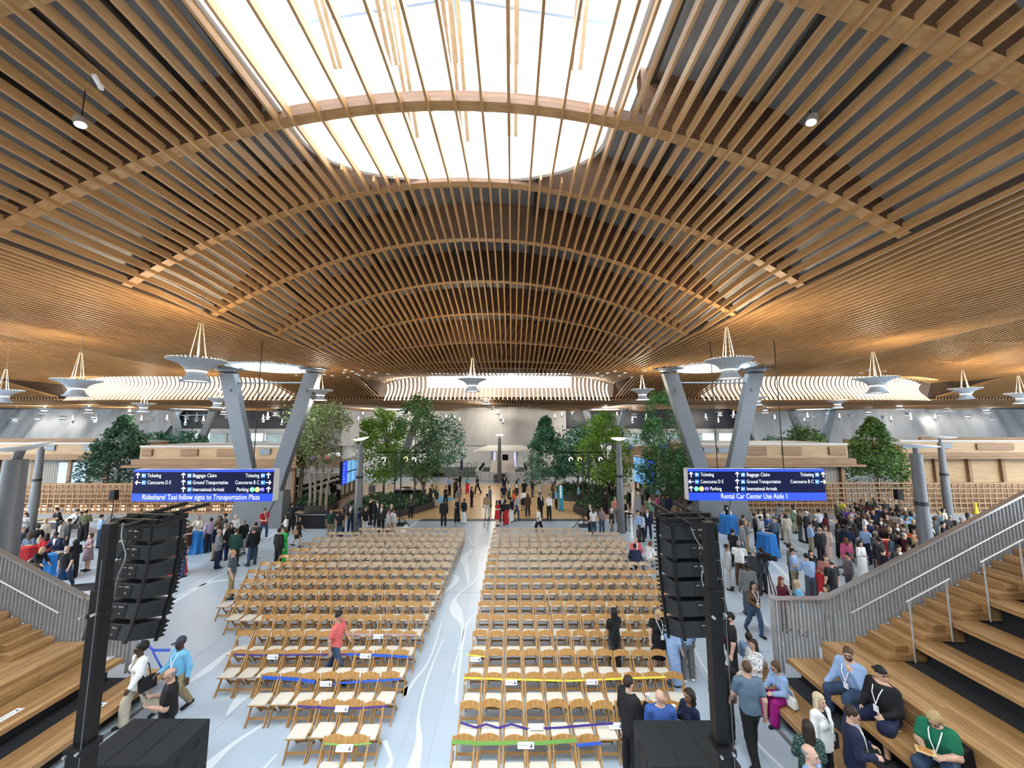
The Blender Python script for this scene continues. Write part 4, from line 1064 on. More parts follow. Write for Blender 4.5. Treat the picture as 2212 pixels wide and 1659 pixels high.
sgn('hanging blue direction sign with rideshare and taxi message', 291, 588, 1014, 1083, 1, [
 ('a', 299, L1, 'u'), ('i', 311.5, L1, 'ticket'), ('t', 319, L1, 'Ticketing', 'LEFT'),
 ('a', 299, L2, 'l'), ('i', 311.5, L2, 'plane'), ('t', 319, L2, 'Concourse D E', 'LEFT'),
 ('a', 397, L1, 'u'), ('i', 410, L1, 'bag'), ('t', 417, L1, 'Baggage Claim', 'LEFT'),
 ('a', 397, L2, 'u'), ('i', 410, L2, 'car'), ('t', 417, L2, 'Ground Transportation', 'LEFT'),
 ('a', 397, L3, 'u'), ('i', 410, L3, 'plane'), ('t', 417, L3, 'International Arrivals', 'LEFT'),
 ('t', 561, L1, 'Ticketing', 'RIGHT'), ('i', 568.5, L1, 'ticket'), ('a', 580.5, L1, 'u'),
 ('t', 561, L2, 'Concourse B C', 'RIGHT'), ('i', 568.5, L2, 'plane'), ('a', 580.5, L2, 'r'),
 ('t', 538, L3, 'Parking', 'RIGHT'), ('d', 545.5, L3, M_gr, 'P1'), ('d', 556.5, L3, M_ye, ''), ('d', 567.5, L3, M_pu, 'P3'), ('a', 580.5, L3, 'u')],
 (435, 1074, 'Rideshare/ Taxi follow signs to Transportation Plaza', 247), [540])
L1, L2, L3 = 1025.3, 1040.4, 1055.7
sgn('hanging blue direction sign with rental car center message', 1485, 1785, 1013, 1081, -1, [
 ('a', 1492.5, L1, 'u'), ('i', 1505, L1, 'ticket'), ('t', 1512.5, L1, 'Ticketing', 'LEFT'),
 ('a', 1492.5, L2, 'l'), ('i', 1505, L2, 'plane'), ('t', 1512.5, L2, 'Concourse D E', 'LEFT'),
 ('a', 1492.5, L3, 'u'), ('d', 1504, L3, M_gr, 'P1'), ('d', 1515, L3, M_ye, ''), ('d', 1526, L3, M_pu, 'P3'), ('t', 1533, L3, 'Parking', 'LEFT'),
 ('a', 1592, L1, 'u'), ('i', 1604.5, L1, 'bag'), ('t', 1612, L1, 'Baggage Claim', 'LEFT'),
 ('a', 1592, L2, 'u'), ('i', 1604.5, L2, 'car'), ('t', 1612, L2, 'Ground Transportation', 'LEFT'),
 ('a', 1592, L3, 'u'), ('i', 1604.5, L3, 'plane'), ('t', 1612, L3, 'International Arrivals', 'LEFT'),
 ('t', 1757, L1, 'Ticketing', 'RIGHT'), ('i', 1764.5, L1, 'ticket'), ('a', 1777, L1, 'u'),
 ('t', 1757, L2, 'Concourse B C', 'RIGHT'), ('i', 1764.5, L2, 'plane'), ('a', 1777, L2, 'r')],
 (1629, 1072, 'Rental Car Center Use Aisle 1', 144), [1555, 1700])
# ================================================================ lamp posts
M_post = mat('grey lamp post', (.13, .135, .145), .45, .3, .06, 4)
M_disc = mat('white lamp disc', (.75, .74, .70), .4)
M_discg = emat('glowing lamp disc', (1.0, .93, .78), 1.1)
M_band = mat('black band', (.01, .01, .01), .5)
def lamp_post(u, vdisc, vref, Y, r0, r1, dd, tilt, label, glow, ub=None):
    x, zt = aty(u, vdisc, Y)
    if ub is not None: x = aty(ub, vref, Y)[0]
    r = empty('lamp_post', (x, Y, 0), 0, label, 'lamp post', 'disc topped lamp posts')
    zp = zt-.35
    mb = MB(); mb.lathe([(r0, 0), (r0, zp*.52), (r0*.93, zp*.53), (r1, zp), (r1*.6, zp+.02), (0, zp+.02)], n=20); smooth_angle(mb.build('pole', M_post, r))
    mb = MB(); mb.lathe([(r0+.05, 0), (r0+.05, .06), (r0+.01, .07)], n=20); mb.build('base_plate', M_post, r)
    if r0 < .25: mb = MB(); mb.lathe([(r0*.96, zp*.62), (r0*.98, zp*.62+.01), (r0*.96, zp*.62+.16)], n=20); mb.build('collar', M_band, r)
    mb = MB(); mb.tube([(0, 0, zp), (.10 if tilt < 0 else .0, 0, zt-.05)], r1*.45, 10); mb.build('neck', M_post, r)
    R = Matrix.Rotation(tilt, 4, 'Y') @ Matrix.Rotation(.06, 4, 'X')
    mb = MB(); mb.lathe([(0, -.10), (dd*.15, -.10), (dd*.40, -.03), (dd*.5, .03), (dd*.49, .06), (0, .07)], (0, 0, zt), 32, R)
    d = smooth_angle(mb.build('lamp_disc', M_discg if glow else M_disc, r))
    mb = MB(); mb.lathe([(0, -.055), (dd*.33, -.055)], (0, 0, zt-.01), 24, R)
    return r
lamp_post(36, 968, 1100, 12.0, .32, .25, 1.25, -.10, 'thick grey lamp post behind the picket railing on the pink top side', False, ub=20)
lamp_post(84, 957, 1080, 24.0, .22, .16, 1.1, -.05, 'slim grey lamp post in front of the stall with the blue panel', False, ub=74)
lamp_post(780, 948, 1100, 24.2, .23, .15, .95, -.18, 'grey lamp post beside the woman in floral skirt', True)
lamp_post(1336, 948, 1100, 24.7, .23, .15, .95, 0, 'grey lamp post beside the shiny steel bin', True)
lamp_post(1079, 940, 1040, 46.0, .25, .17, 1.0, 0, 'distant grey lamp post standing before the white ticket counter', True)
lamp_post(1985, 962, 1100, 16.0, .23, .19, 1.45, .08, 'thick grey lamp post amid the crowd by the red table', False, ub=1992)
lamp_post(2040, 944, 1080, 25.0, .22, .14, 1.5, .05, 'slim grey lamp post behind the thick lamp post in the crowd', False, ub=2046)
lamp_post(1686, 942, 960, 40.0, .22, .15, 1.0, 0, 'far lamp post whose disc shows above the rental car stall roof', False)
# ================================================================ pendant lamps
M_rib = mat('white pendant ribs', (.42, .44, .47), .5)
M_skirt = mat('pale blue pendant skirt', (.30, .36, .44), .5)
M_bulb = emat('pendant glow', (1.0, .86, .64), 9.0)
M_under = emat('pendant underside glow', (1.0, .90, .74), 4.0)
M_cable = mat('pale cable', (.60, .52, .40), .5)
M_cable2 = mat('grey cable thin', (.25, .25, .25), .5)
def pend_mesh(detail):
    out = {}
    n = 44 if detail else 20
    mb = MB()
    if detail:
        for k in range(n):      # separate radial ribs of the flared bowl
            a = 2*PI*k/n; c, s = math.cos(a), math.sin(a)
            pr = [(.27, -.02), (.32, .10), (.44, .20), (.61, .28), (.80, .34)]
            for (r0, z0), (r1, z1) in zip(pr[:-1], pr[1:]):
                mb.bar((r0*c, r0*s, z0), (r1*c, r1*s, z1), .028, .06, up=(0, 0, 1))
        mb.lathe([(.285, -.02), (.33, .085), (.445, .18), (.615, .255), (.78, .32)], n=n)
    else: mb.lathe([(.27, -.02), (.32, .10), (.44, .19), (.61, .27), (.80, .33), (.61, .295), (.42, .215), (.25, .0)], n=n)
    out['bowl'] = mb
    mb = MB(); mb.lathe([(.24, .0), (.24, -.08), (.27, -.18), (.34, -.29), (.43, -.37), (.40, -.365), (.31, -.28), (.24, -.17), (.21, -.08)], n=n, ripple=.02 if detail else 0, nr=44); out['skirt'] = mb
    mb = MB(); mb.lathe([(.0, -.33), (.34, -.33)], n=20); out['glow_disc'] = mb
    mb = MB(); mb.lathe([(.245, -.055), (.262, -.05), (.262, .0), (.245, .005)], n=24); out['light_ring'] = mb
    return out
PM = {}
for d in (True, False):
    PM[d] = {}
    for k, mb in pend_mesh(d).items():
        o = mb.build(k, {'bowl': M_rib, 'skirt': M_skirt, 'glow_disc': M_under, 'light_ring': M_bulb}[k])
        if k in ('bowl', 'skirt') and not d: smooth_angle(o, 60)
        PM[d][k] = o.data; bpy.data.objects.remove(o)
PEND = [(425,800,108),(1575,797,95),(1020,832,62),(165,838,80),(5,855,60),(692,853,50),(1388,852,50),(1893,832,75),(2086,850,52),(2207,860,50),
(470,870,46),(310,880,40),(192,885,30),(96,887,28),(279,895,26),(595,893,22),(32,907,22),(80,905,20),(136,903,22),(156,911,14),(202,901,22),(206,909,14),(262,908,16),(255,912,10),(305,911,14),(329,904,17),(360,910,14),(384,913,14),(403,901,19),(400,916,10),(424,907,15),(439,912,14),(449,915,10),(483,889,26),(490,900,17),(568,909,14),(578,903,14),(609,915,10),
(808,876,24),(784,898,14),(774,909,10),(808,911,10),(872,886,18),(964,904,10),(982,907,10),(993,911,10),(1050,865,32),(1063,882,20),(1075,897,16),(1082,907,11),(1087,914,10),(1308,874,26),(1263,888,20),(1234,892,16),(1214,900,11),(1199,904,10),(1333,902,14),(1341,912,10),(1371,897,18),(1366,911,11),(1396,906,12),(1411,914,9),
(1635,866,40),(1809,873,36),(1653,886,26),(1667,898,16),(1674,907,12),(1555,893,20),(1525,905,12),(1552,910,9),(1585,900,14),(1757,898,16),(1745,905,14),(1738,911,9),(1796,909,10),(1814,905,12),(1838,899,16),(1876,890,24),(1907,901,15),(1926,909,11),(1943,877,28),(1960,893,18),(1968,904,13),(2047,882,24),(2029,898,20),(2021,907,13),(2090,900,22),(2130,886,26),(2143,901,18)]
PLAB = {0: 'largest pendant lamp above the rideshare and taxi sign, white ribbed hourglass', 1: 'large white ribbed hourglass pendant beside the pale oculus above the rental car sign', 2: 'white ribbed hourglass pendant hanging on the hall axis before the central fin curtain', 3: 'hourglass pendant lamp in front of the fin curtain end above the blue panel stall', 4: 'hourglass pendant lamp cut by the picture edge beyond the blue panel stall', 5: 'hourglass pendant lamp just above the multi-stemmed olive green tree', 6: 'hourglass pendant lamp beside the top of the tall dark green tree', 7: 'hourglass pendant lamp before the fin curtain above the rental car stall', 8: 'hourglass pendant lamp above the plank walled stall roof', 9: 'hourglass pendant lamp cut by the picture edge above the plank walled stall'}
zones = [(0, 330, 'sheeting over the blue panel stall'), (330, 640, 'dark band over the rideshare stall'), (640, 1010, 'grey sheeting behind the piano trees'), (1010, 1150, 'grey sheeting on the hall axis'), (1150, 1470, 'dark band behind the blue green trees'), (1470, 1700, 'steel column at the rental car sign'), (1700, 1900, 'sheeting above the rental car stall'), (1900, 2212, 'sheeting above the plank walled stall')]
for i, (u, v, w) in enumerate(PEND):
    zc = min(max(1.6*F/w, 9), 58 + (i % 5)*.6)
    if i in PLAB and i < 3: zc = {0: 12.6, 1: 13.6, 2: 19.5}[i]
    sc = w*zc/F/1.6
    x, y, z = at3(u, v, zc); det = w >= 36
    r = empty('pendant_lamp', (x, y, z), i*.7, None, 'pendant lamp', 'hourglass pendant lamps')
    if i in PLAB: r['label'] = PLAB[i]
    else:
        zn = next(q for a, b, q in zones if a <= u < b)
        big = 'small distant' if w < 17 else 'mid-sized'
        r['label'] = f'{big} white hourglass pendant lamp before the {zn}'
        r['group'] = f'{big} hourglass pendants before the {zn}'
    r.scale = (sc, sc, sc)
    for k, me in PM[det].items():
        if k == 'light_ring' and w < 20: continue
        o = bpy.data.objects.new(k, me); COL.objects.link(o); o.parent = r
    zc_ = (float(zsurf(x, y)) - z)/sc
    apex = min(1.55, zc_*.75)
    mb = MB()
    th = .011 if det else .016
    for k in range(4):
        a = PI/4+k*PI/2; 
        mb.tube([(.26*math.cos(a), .26*math.sin(a), .04), (.05*math.cos(a), .05*math.sin(a), apex)], th, 5)
    mb.build('suspension_wires', M_cable if det or w > 14 else M_bulb, r)  # wires of small pendants glow themselves, standing in for lamplight on them
    mb = MB(); mb.tube([(0, 0, apex-.03), (0, 0, zc_+.1)], .008, 5); mb.build('cable', M_cable2, r)
    if w >= 26: pointlight('pendant_light', (x, y, z+.42*sc+.1), PENDW*sc, (1, .82, .58), .2)
    if w >= 18 and y > 26: pointlight('pendant_downlight', (x, y, z-.50*sc), (900 if 560 < u < 1620 else 240) if y > 38 else 200, (1, .90, .76), .3)
# ================================================================ ceiling spotlights and recessed downlights
for (u, v, Y, lab) in [(174, 270, 6.2, 'glowing round ceiling spotlight among slats beside the skylight on the large pendant side'), (1752, 265, 6.4, 'glowing round ceiling spotlight among slats near the large oak steps'), (2122, 438, 7.8, 'glowing round ceiling spotlight at the edge of the vault near the picture edge')]:
    x, z = aty(u, v, Y)
    r = empty('ceiling_spotlight', (x, Y, z), 0, lab, 'spotlight', 'ceiling spotlights')
    r.scale = (.75, .75, .75); Mx = Matrix.Rotation(-.35 if x < 0 else .35, 4, 'Y')
    mb = MB(); mb.lathe([(0, .20), (.09, .20), (.11, .14), (.12, 0), (.105, .0), (.10, .03)], n=20, M=Mx); smooth_angle(mb.build('housing', mat('grey spot housing', (.45, .44, .42), .4, .3), r))
    mb = MB(); mb.lathe([(0, .01), (.10, .01)], n=20, M=Mx); mb.build('lens', emat('spot lens glow', (1, .95, .85), 18), r)
    mb = MB(); mb.tube([(0, 0, .2), (0, 0, float(zsurf(x, Y))-z+.5)], .012, 6); mb.build('rod', M_blk2, r)
    spotlight('spot_beam', (x, Y, z-.05), (0, 0, 0), 400, (1, .92, .8), 1.5)
x, z = aty(210, 175, 5.6); mb = MB(); mb.box((0, 0, 0), (.05, .22, .06)); mb.box((0, .13, 0), (.06, .05, .07)); o = mb.build('slat_sensor', mat('white sensor', (.7, .7, .68), .5)); o.location = (x, 5.6, z); o.rotation_euler = (0, 0, .5); tag(o, 'small white sensor box clipped between slats near the picture corner', 'sensor')
DL = [(743,805),(752,815),(770,808),(783,800),(797,812),(812,805),(822,818),(838,808),(745,828),(760,836),(775,842),(790,850),(1277,818),(1290,806),(1300,812),(1312,806),(1328,802),(1338,812),(1420,800),(1445,806),(1395,835),(1860,806),(1875,800),(1910,802),(675,830),(700,823),(718,812),(1350,825),(1365,815),(640,822)]
mbd = MB(); mbd.lathe([(0, .0), (.11, .0)], n=14); tmp = mbd.build('lens', M_under); dl_l = tmp.data; bpy.data.objects.remove(tmp)
mbd = MB(); mbd.lathe([(.10, -.02), (.135, -.015), (.135, .04)], n=14); tmp = mbd.build('trim_ring', M_rib); dl_t = tmp.data; bpy.data.objects.remove(tmp)
for i, (u, v) in enumerate(DL):
    z = 10.4
    for _ in range(6):
        x, y = atz(u, v, z); y = min(y, 35.9); z = float(zsurf(x, y))-.03
    r = empty('recessed_downlight', (x, y, z), 0, None, 'downlight', None)
    side = 'above the piano trees' if u < 900 else ('above the blue green trees' if u < 1500 else 'above the rental car stall')
    r['label'] = f'tiny glowing recessed downlight in the dense slats {side}'; r['group'] = f'recessed downlights {side}'
    for nme, me in (('lens', dl_l), ('trim_ring', dl_t)):
        o = bpy.data.objects.new(nme, me); COL.objects.link(o); o.parent = r
# ================================================================ trees and planters
M_bark = mat('grey brown bark', (.10, .075, .055), .85, 0, .25, 12)
M_bark2 = mat('pale bark', (.26, .23, .19), .85, 0, .25, 12)
def leafmat(name, c, v=.45):
    return mat(name, c, .5, 0, v, 1.3, spec=.3)
LEAF = {'dark': leafmat('dark spruce needles', (0.036, 0.096, 0.059)), 'olive': leafmat('olive leaves', (0.196, 0.265, 0.103)), 'bright': leafmat('bright green leaves', (0.150, 0.311, 0.036)),
        'mid': leafmat('mid green leaves', (0.092, 0.196, 0.058)), 'teal': leafmat('blue green needles', (0.069, 0.219, 0.138)), 'deep': leafmat('deep green leaves', (0.042, 0.134, 0.042)), 'bush': leafmat('bushy olive green leaves', (0.096, 0.196, 0.050)),
        'ground': leafmat('planter foliage', (0.058, 0.126, 0.050)), 'spike': leafmat('spiky dark leaves', (0.027, 0.059, 0.036))}
def leaves(mb, pts, size, rng, el=1.8, droop=.0):
    for p in pts:
        s = size*(.6+.8*rng.random()); a = rng.random()*2*PI; t = (rng.random()-.5)*1.8-droop; b = rng.random()*2*PI
        d = Vector((math.cos(a)*math.cos(t), math.sin(a)*math.cos(t), math.sin(t)))
        n = Vector((math.cos(b), math.sin(b), .8)); w = d.cross(n)
        if w.length < .1: continue
        w.normalize(); q = Vector(p); w *= s*.5; d = d*s*el*.5
        mb.add([q-d, q+w, q+d, q-w], [(0, 1, 2, 3)])
def tree(name, label, u, vt, vb, wpx, Y, kind, n, leaf, base_v=None, stems=None, seed=1, group='indoor trees', bark=None):
    rng = random.Random(seed)
    x, zt = aty(u, vt, Y); zb = aty(u, vb, Y)[1]; w = wpx*math.hypot(Y, 0)/F*1.01
    r = empty(name, (x, Y, 0), 0, label, 'tree', group)
    hgt = zt-zb; R = w/2
    cl = []
    if kind == 'cone':
        for i in range(90):
            t = rng.random()**.8; rad = R*(1-t)**.8*(.82+.3*rng.random())+.12; a = rng.random()*2*PI
            cl.append((rad*math.cos(a)*.85, rad*math.sin(a)*.85, zb+t*hgt, .25+.42*R*(1-t)*.8))
    elif kind == 'ball':
        for i in range(70):
            a = rng.random()*2*PI; ph = math.asin(2*rng.random()-1); k = .55+.45*rng.random()**.5
            cl.append((R*k*math.cos(a)*math.cos(ph)*.92, R*k*math.sin(a)*math.cos(ph)*.92, (zt+zb)/2+hgt/2*k*math.sin(ph)*.95, .30*R+.1))
    elif kind == 'column':
        for i in range(70):
            t = rng.random(); rad = R*(math.sin(PI*min(1, t*.85+.12))**.7)*(.5+.5*rng.random()); a = rng.random()*2*PI
            cl.append((rad*math.cos(a), rad*math.sin(a), zb+t*hgt, .30*R*(1.1-t*.6)+.1))
    elif kind == 'vase':
        for i in range(60):
            t = rng.random()**.7; rad = R*(.35+.65*t)*(.35+.65*rng.random()); a = rng.random()*2*PI
            cl.append((rad*math.cos(a), rad*math.sin(a), zb+t*hgt*(1-.22*(rad/R)**2), .26*R+.12))
    mb = MB(); pts = []
    n = int(n*1.5); leaf *= 1.25
    for i in range(n):
        c = cl[rng.randrange(len(cl))]
        g = Vector((rng.gauss(0, 1), rng.gauss(0, 1), rng.gauss(0, .75)))
        if g.length > 1.7: g *= 1.7/g.length
        g *= c[3]*.62; pts.append((c[0]+g.x, c[1]+g.y, c[2]+g.z))
    leaves(mb, pts, leaf, rng, 2.2 if kind != 'cone' else 2.8, .2 if kind == 'cone' else 0)
    mb.build('foliage', LEAF[group_leaf[label]], r)
    mb = MB(); stems = stems or [0.0]
    for si, dx in enumerate(stems):
        top = (dx*2.2, rng.uniform(-.3, .3), zb+hgt*(.75 if kind in ('cone', 'column') else .55))
        p = [(dx, 0, 0), (dx*1.1+rng.uniform(-.05, .05), 0, zb*.5+.1), (dx*1.5+rng.uniform(-.1, .1), 0, zb+.1), top]
        mb.tube(spl(p, 5), [max(.03, .13*(1-.8*i/15)) for i in range(16)], 8)
        for c in cl[si::max(1, len(cl)//(11 if kind != 'vase' else 16))]:
            t = min(.95, max(.25, (c[2]-.5-R*.5)/(top[2]+.1))); b = Vector(p[1]).lerp(Vector(p[2]), t) if c[2] < zb+hgt*.35 else Vector(p[2]).lerp(Vector(top), min(1, t*.6))
            mb.tube([b, (b+Vector(c[:3]))/2+Vector((0, 0, -.12)), c[:3]], [.04, .028, .012], 5)
    mb.build('trunk', bark or M_bark, r)
    return r
group_leaf = {}
def T(label, leafk, *a, **k): group_leaf[label] = leafk; return tree(k.pop('name', 'indoor_tree'), label, *a, **k)
T('dense dark spruce beside the stall with the blue panel', 'dark', 272, 902, 1046, 128, 33.2, 'cone', 5200, .085, seed=2, name='spruce_tree')
T('small pale conifer peeking over the rideshare stall roof', 'teal', 345, 932, 985, 55, 42, 'ball', 700, .11, seed=3, name='small_conifer')
T('small feathery tree peeking over the rideshare stall roof by the bright panes', 'teal', 405, 934, 975, 70, 42, 'ball', 600, .12, seed=4, name='small_conifer')
T('multi-stemmed airy olive tree behind the sound desk', 'olive', 695, 868, 996, 122, 30.6, 'vase', 2600, .085, seed=5, stems=[-.5, -.1, .3, .75], bark=M_bark2, name='birch_tree')
T('small sparse olive sapling beside the steel column behind the sound desk', 'olive', 652, 955, 1020, 60, 31.5, 'vase', 420, .08, seed=15, stems=[0, .2], name='sapling')
T('bright green tree behind the floral-skirt lamp post', 'bright', 828, 888, 1030, 118, 35.5, 'column', 3600, .10, seed=6, stems=[.3])
T('tall mid green tree with twin trunks by the piano', 'mid', 905, 858, 1030, 110, 33.5, 'column', 3200, .095, seed=7, stems=[-.1, .55])
T('grey green leaning tree crown on the sheeting side of the piano', 'teal', 958, 900, 1012, 92, 33.8, 'ball', 1900, .085, seed=8, stems=[-1.6], bark=M_bark2)
T('tall blue green conifer nearest the ticket counter', 'teal', 1178, 902, 1042, 96, 40, 'cone', 3400, .11, seed=9, stems=[.6], name='conifer_tree')
T('blue green tree between the conifer and the bright green tree', 'teal', 1240, 918, 1020, 100, 39, 'ball', 2600, .11, seed=10, stems=[.3, .9])
T('bright green tree behind the lamp post with the steel bin', 'bright', 1302, 896, 1040, 112, 34, 'column', 3800, .095, seed=11, stems=[-.3, .1, .5])
T('tall dark green tree beside the steel column at the rental car sign', 'deep', 1430, 851, 1055, 112, 29.5, 'column', 4600, .08, seed=12, stems=[-.05, .8])
T('small dark shrub tree low beside the blue flight screens', 'deep', 1462, 985, 1050, 62, 30.2, 'ball', 900, .08, seed=22, stems=[.3, .5])
T('bushy olive green tree between the two timber stalls', 'bush', 1882, 904, 1046, 118, 33.2, 'cone', 4800, .085, seed=13, name='bushy_tree')
T('round green tree top above the rental car stall roof', 'bush', 1735, 925, 975, 72, 42, 'ball', 900, .12, seed=14, name='small_conifer')
T('low feathery shrub top above the rental car stall roof', 'teal', 1675, 943, 975, 50, 42, 'ball', 400, .11, seed=16, name='small_conifer')
M_planter = mat('dark planter edge', (.045, .045, .045), .6)
M_soil = mat('dark planter soil', (.03, .022, .015), .9, 0, .3, 10)
def planter(label, pts, h, n, spikes, seed, lk='ground'):
    rng = random.Random(seed); P = [atz(u, v) for u, v in pts]; q = spl(P+[P[0]], 6)[:-1]
    cx = sum(p[0] for p in q)/len(q); cy_ = sum(p[1] for p in q)/len(q)
    r = empty('planter_bed', (cx, cy_, .03), 0, label, 'planter', 'planter beds')
    poly = [(a-cx, b-cy_) for a, b in q]
    mb = MB(); m = len(poly)
    for i in range(m):
        a, b = poly[i], poly[(i+1) % m]; k = .94
        mb.add([(a[0], a[1], 0), (b[0], b[1], 0), (b[0], b[1], h), (a[0], a[1], h), (a[0]*k, a[1]*k, h), (b[0]*k, b[1]*k, h)], [(0, 1, 2, 3), (3, 2, 5, 4)])
    mb.build('edge', M_planter, r)
    mb = MB(); mb.add([(a*.95, b*.95, h-.04) for a, b in poly], [tuple(range(m))]); mb.build('soil', M_soil, r)
    mb = MB(); pl = []
    while len(pl) < n:
        i = rng.randrange(m); t = rng.random()**.5*.9; a, b = poly[i], poly[(i+1) % m]; s = rng.random()
        pl.append(((a[0]+(b[0]-a[0])*s)*t, (a[1]+(b[1]-a[1])*s)*t, h+abs(rng.gauss(0, .16))+.05*rng.random()))
    leaves(mb, pl, .11, rng, 2.0); o = mb.build('ground_foliage', LEAF[lk], r); o['kind'] = 'stuff'
    mb = MB()
    for k in range(spikes):
        i = rng.randrange(m); t = rng.random()**.5*.8; c = Vector((poly[i][0]*t, poly[i][1]*t, h))
        for j in range(9):
            a = rng.random()*2*PI; L = .55+.4*rng.random(); d = Vector((math.cos(a)*.55, math.sin(a)*.55, .85)).normalized(); s = d.cross(Vector((0, 0, 1))).normalized()*.045
            mid = c+d*L*.55; tip = c+d*L+Vector((0, 0, -.12))
            mb.add([c-s*.6, c+s*.6, mid+s, tip, mid-s], [(0, 1, 2, 3, 4)])
    if spikes: mb.build('spiky_plant', LEAF['spike'], r)['kind'] = 'stuff'
planter('curved planter bed under the trees by the piano', [(750, 1118), (800, 1124), (868, 1116), (918, 1104), (940, 1094), (925, 1082), (860, 1078), (790, 1086), (745, 1102)], .45, 3400, 16, 31)
planter('small planter bed behind the sound desk under the olive tree', [(628, 1100), (670, 1108), (722, 1102), (728, 1092), (690, 1084), (640, 1088)], .45, 1500, 14, 32)
planter('planter bed behind the blue tee woman and teal banner', [(1192, 1078), (1240, 1084), (1300, 1078), (1318, 1066), (1270, 1056), (1205, 1060)], .45, 1900, 22, 33)
planter('dark planter bed in front of the salmon-shirt man', [(1238, 1106), (1262, 1116), (1300, 1112), (1350, 1104), (1362, 1090), (1320, 1080), (1262, 1086)], .45, 2000, 8, 34)
planter('planter bed under the tall dark green tree by the rental car sign', [(1425, 1086), (1455, 1092), (1492, 1088), (1495, 1078), (1455, 1075), (1428, 1078)], .45, 900, 6, 35)
# ================================================================ furniture and event gear on the floor
M_clothb = mat('bright blue tablecloth', (.004, .13, .42), .6, 0, .08, 3)
M_clothr = mat('red tablecloth', (.42, .012, .016), .6, 0, .08, 3)
M_clothw = mat('white tablecloth', (.62, .61, .58), .6)
M_plate = mat('bamboo plate', (.62, .46, .24), .6)
M_food = mat('orange food', (.45, .20, .05), .7, 0, .5, 60)
M_bot = mat('clear bottle', (.65, .68, .66), .2)
M_can = mat('pale cup', (.75, .74, .70), .4)
def cocktail(u, v, ub, vb, m, label, dia=.80, h=1.08, stuff=()):
    """top centre pixel (u, v); standing table with a cloth to the floor"""
    x, y = atz(u, v, h)
    r = empty('cocktail_table', (x, y, 0), 0, label, 'table', 'cloth covered standing tables')
    n = 48; R = dia/2; mb = MB(); vs = []; prof = [(0.0, h, 0), (R*.9, h, 0), (R, h-.015, .0), (R*1.0, h-.25, .03), (R*1.06, h-.65, .07), (R*1.22, .01, .10)]
    mb2 = MB()
    for k in range(n):
        a = 2*PI*k/n
        for rr, z, f in prof: q = rr*(1+f*math.cos(11*a+.8*math.sin(3*a))); vs.append((q*math.cos(a), q*math.sin(a), z))
    fs = []; m_ = len(prof)
    for k in range(n):
        k2 = (k+1) % n
        for j in range(m_-1): fs.append((k*m_+j, k*m_+j+1, k2*m_+j+1, k2*m_+j))
    mb.add(vs, fs); smooth_angle(mb.build('tablecloth', m, r), 50)
    mb = MB(); mb.lathe([(0, 0), (.25, 0), (.25, .02), (.04, .04), (.04, h-.04), (0, h-.04)], n=12); mb.build('pedestal', M_post, r)
    for i, (dx, dy, kind) in enumerate(stuff):
        if kind == 'plate':
            mb = MB(); mb.box((0, 0, .01), (.22, .16, .012)); o = mb.build('food_plate', M_plate); tag(o, f'bamboo plate on the {label}'[:110], 'plate', f'plates on the {label}'[:110])
        elif kind == 'bottle':
            mb = MB(); mb.lathe([(0, 0), (.035, 0), (.035, .16), (.015, .2), (.015, .25), (0, .25)], n=10); o = smooth_angle(mb.build('bottle', M_bot)); tag(o, f'bottle standing on the {label}', 'bottle', f'bottles on the {label}')
        elif kind == 'urn':
            mb = MB(); mb.lathe([(0, 0), (.12, 0), (.12, .5), (.10, .55), (.02, .57), (0, .57)], n=14); o = smooth_angle(mb.build('coffee_urn', M_blk)); tag(o, f'tall black drinks urn on the {label}', 'urn')
            q = MB(); q.box((0, -.122, .38), (.09, .006, .10)); q.build('label_card', M_plate, o)
        else:
            mb = MB(); mb.lathe([(0, 0), (.032, 0), (.042, .1), (0, .1)], n=10); o = smooth_angle(mb.build('cup', M_can)); tag(o, f'pale cup on the {label}', 'cup', f'cups on the {label}')
        o.location = (x+dx, y+dy, h+.006)
    return r
cocktail(433, 1146, 0, 0, M_clothb, 'blue-clothed standing table by the man in the pale suit', stuff=[(-.1, .05, 'plate'), (.15, -.05, 'plate'), (.05, .2, 'cup')])
cocktail(1655, 1152, 0, 0, M_clothb, 'blue-clothed standing table in the open floor by the blue shirts', .86, stuff=[(.1, .05, 'plate'), (-.05, .15, 'bottle'), (.2, .0, 'plate')])
cocktail(1572, 1112, 0, 0, M_clothb, 'blue-clothed standing table with black urn beside the column', .95, stuff=[(-.2, .0, 'bottle'), (-.02, .1, 'urn'), (.15, -.1, 'bottle'), (.25, .05, 'cup'), (-.3, .1, 'cup')])
cocktail(127, 1194, 0, 0, M_clothb, 'blue-clothed standing table behind the walking bald man', .82, stuff=[(.15, -.05, 'plate'), (-.15, .1, 'plate')])
cocktail(382, 1186, 0, 0, M_clothr, 'red-clothed standing table behind the black line array', .7)
cocktail(58, 1180, 0, 0, M_clothr, 'red-clothed standing table behind the khaki trousers man', .8, stuff=[(0, .1, 'plate')])
cocktail(1772, 1234, 0, 0, M_clothr, 'red-clothed standing table amid four shirts by the railing', .84, stuff=[(-.2, -.05, 'plate'), (.1, .1, 'cup')])
cocktail(1912, 1166, 0, 0, M_clothr, 'red-clothed standing table in the dense crowd by the lamp post', .84, stuff=[(-.1, 0, 'plate'), (.15, 0, 'plate')])
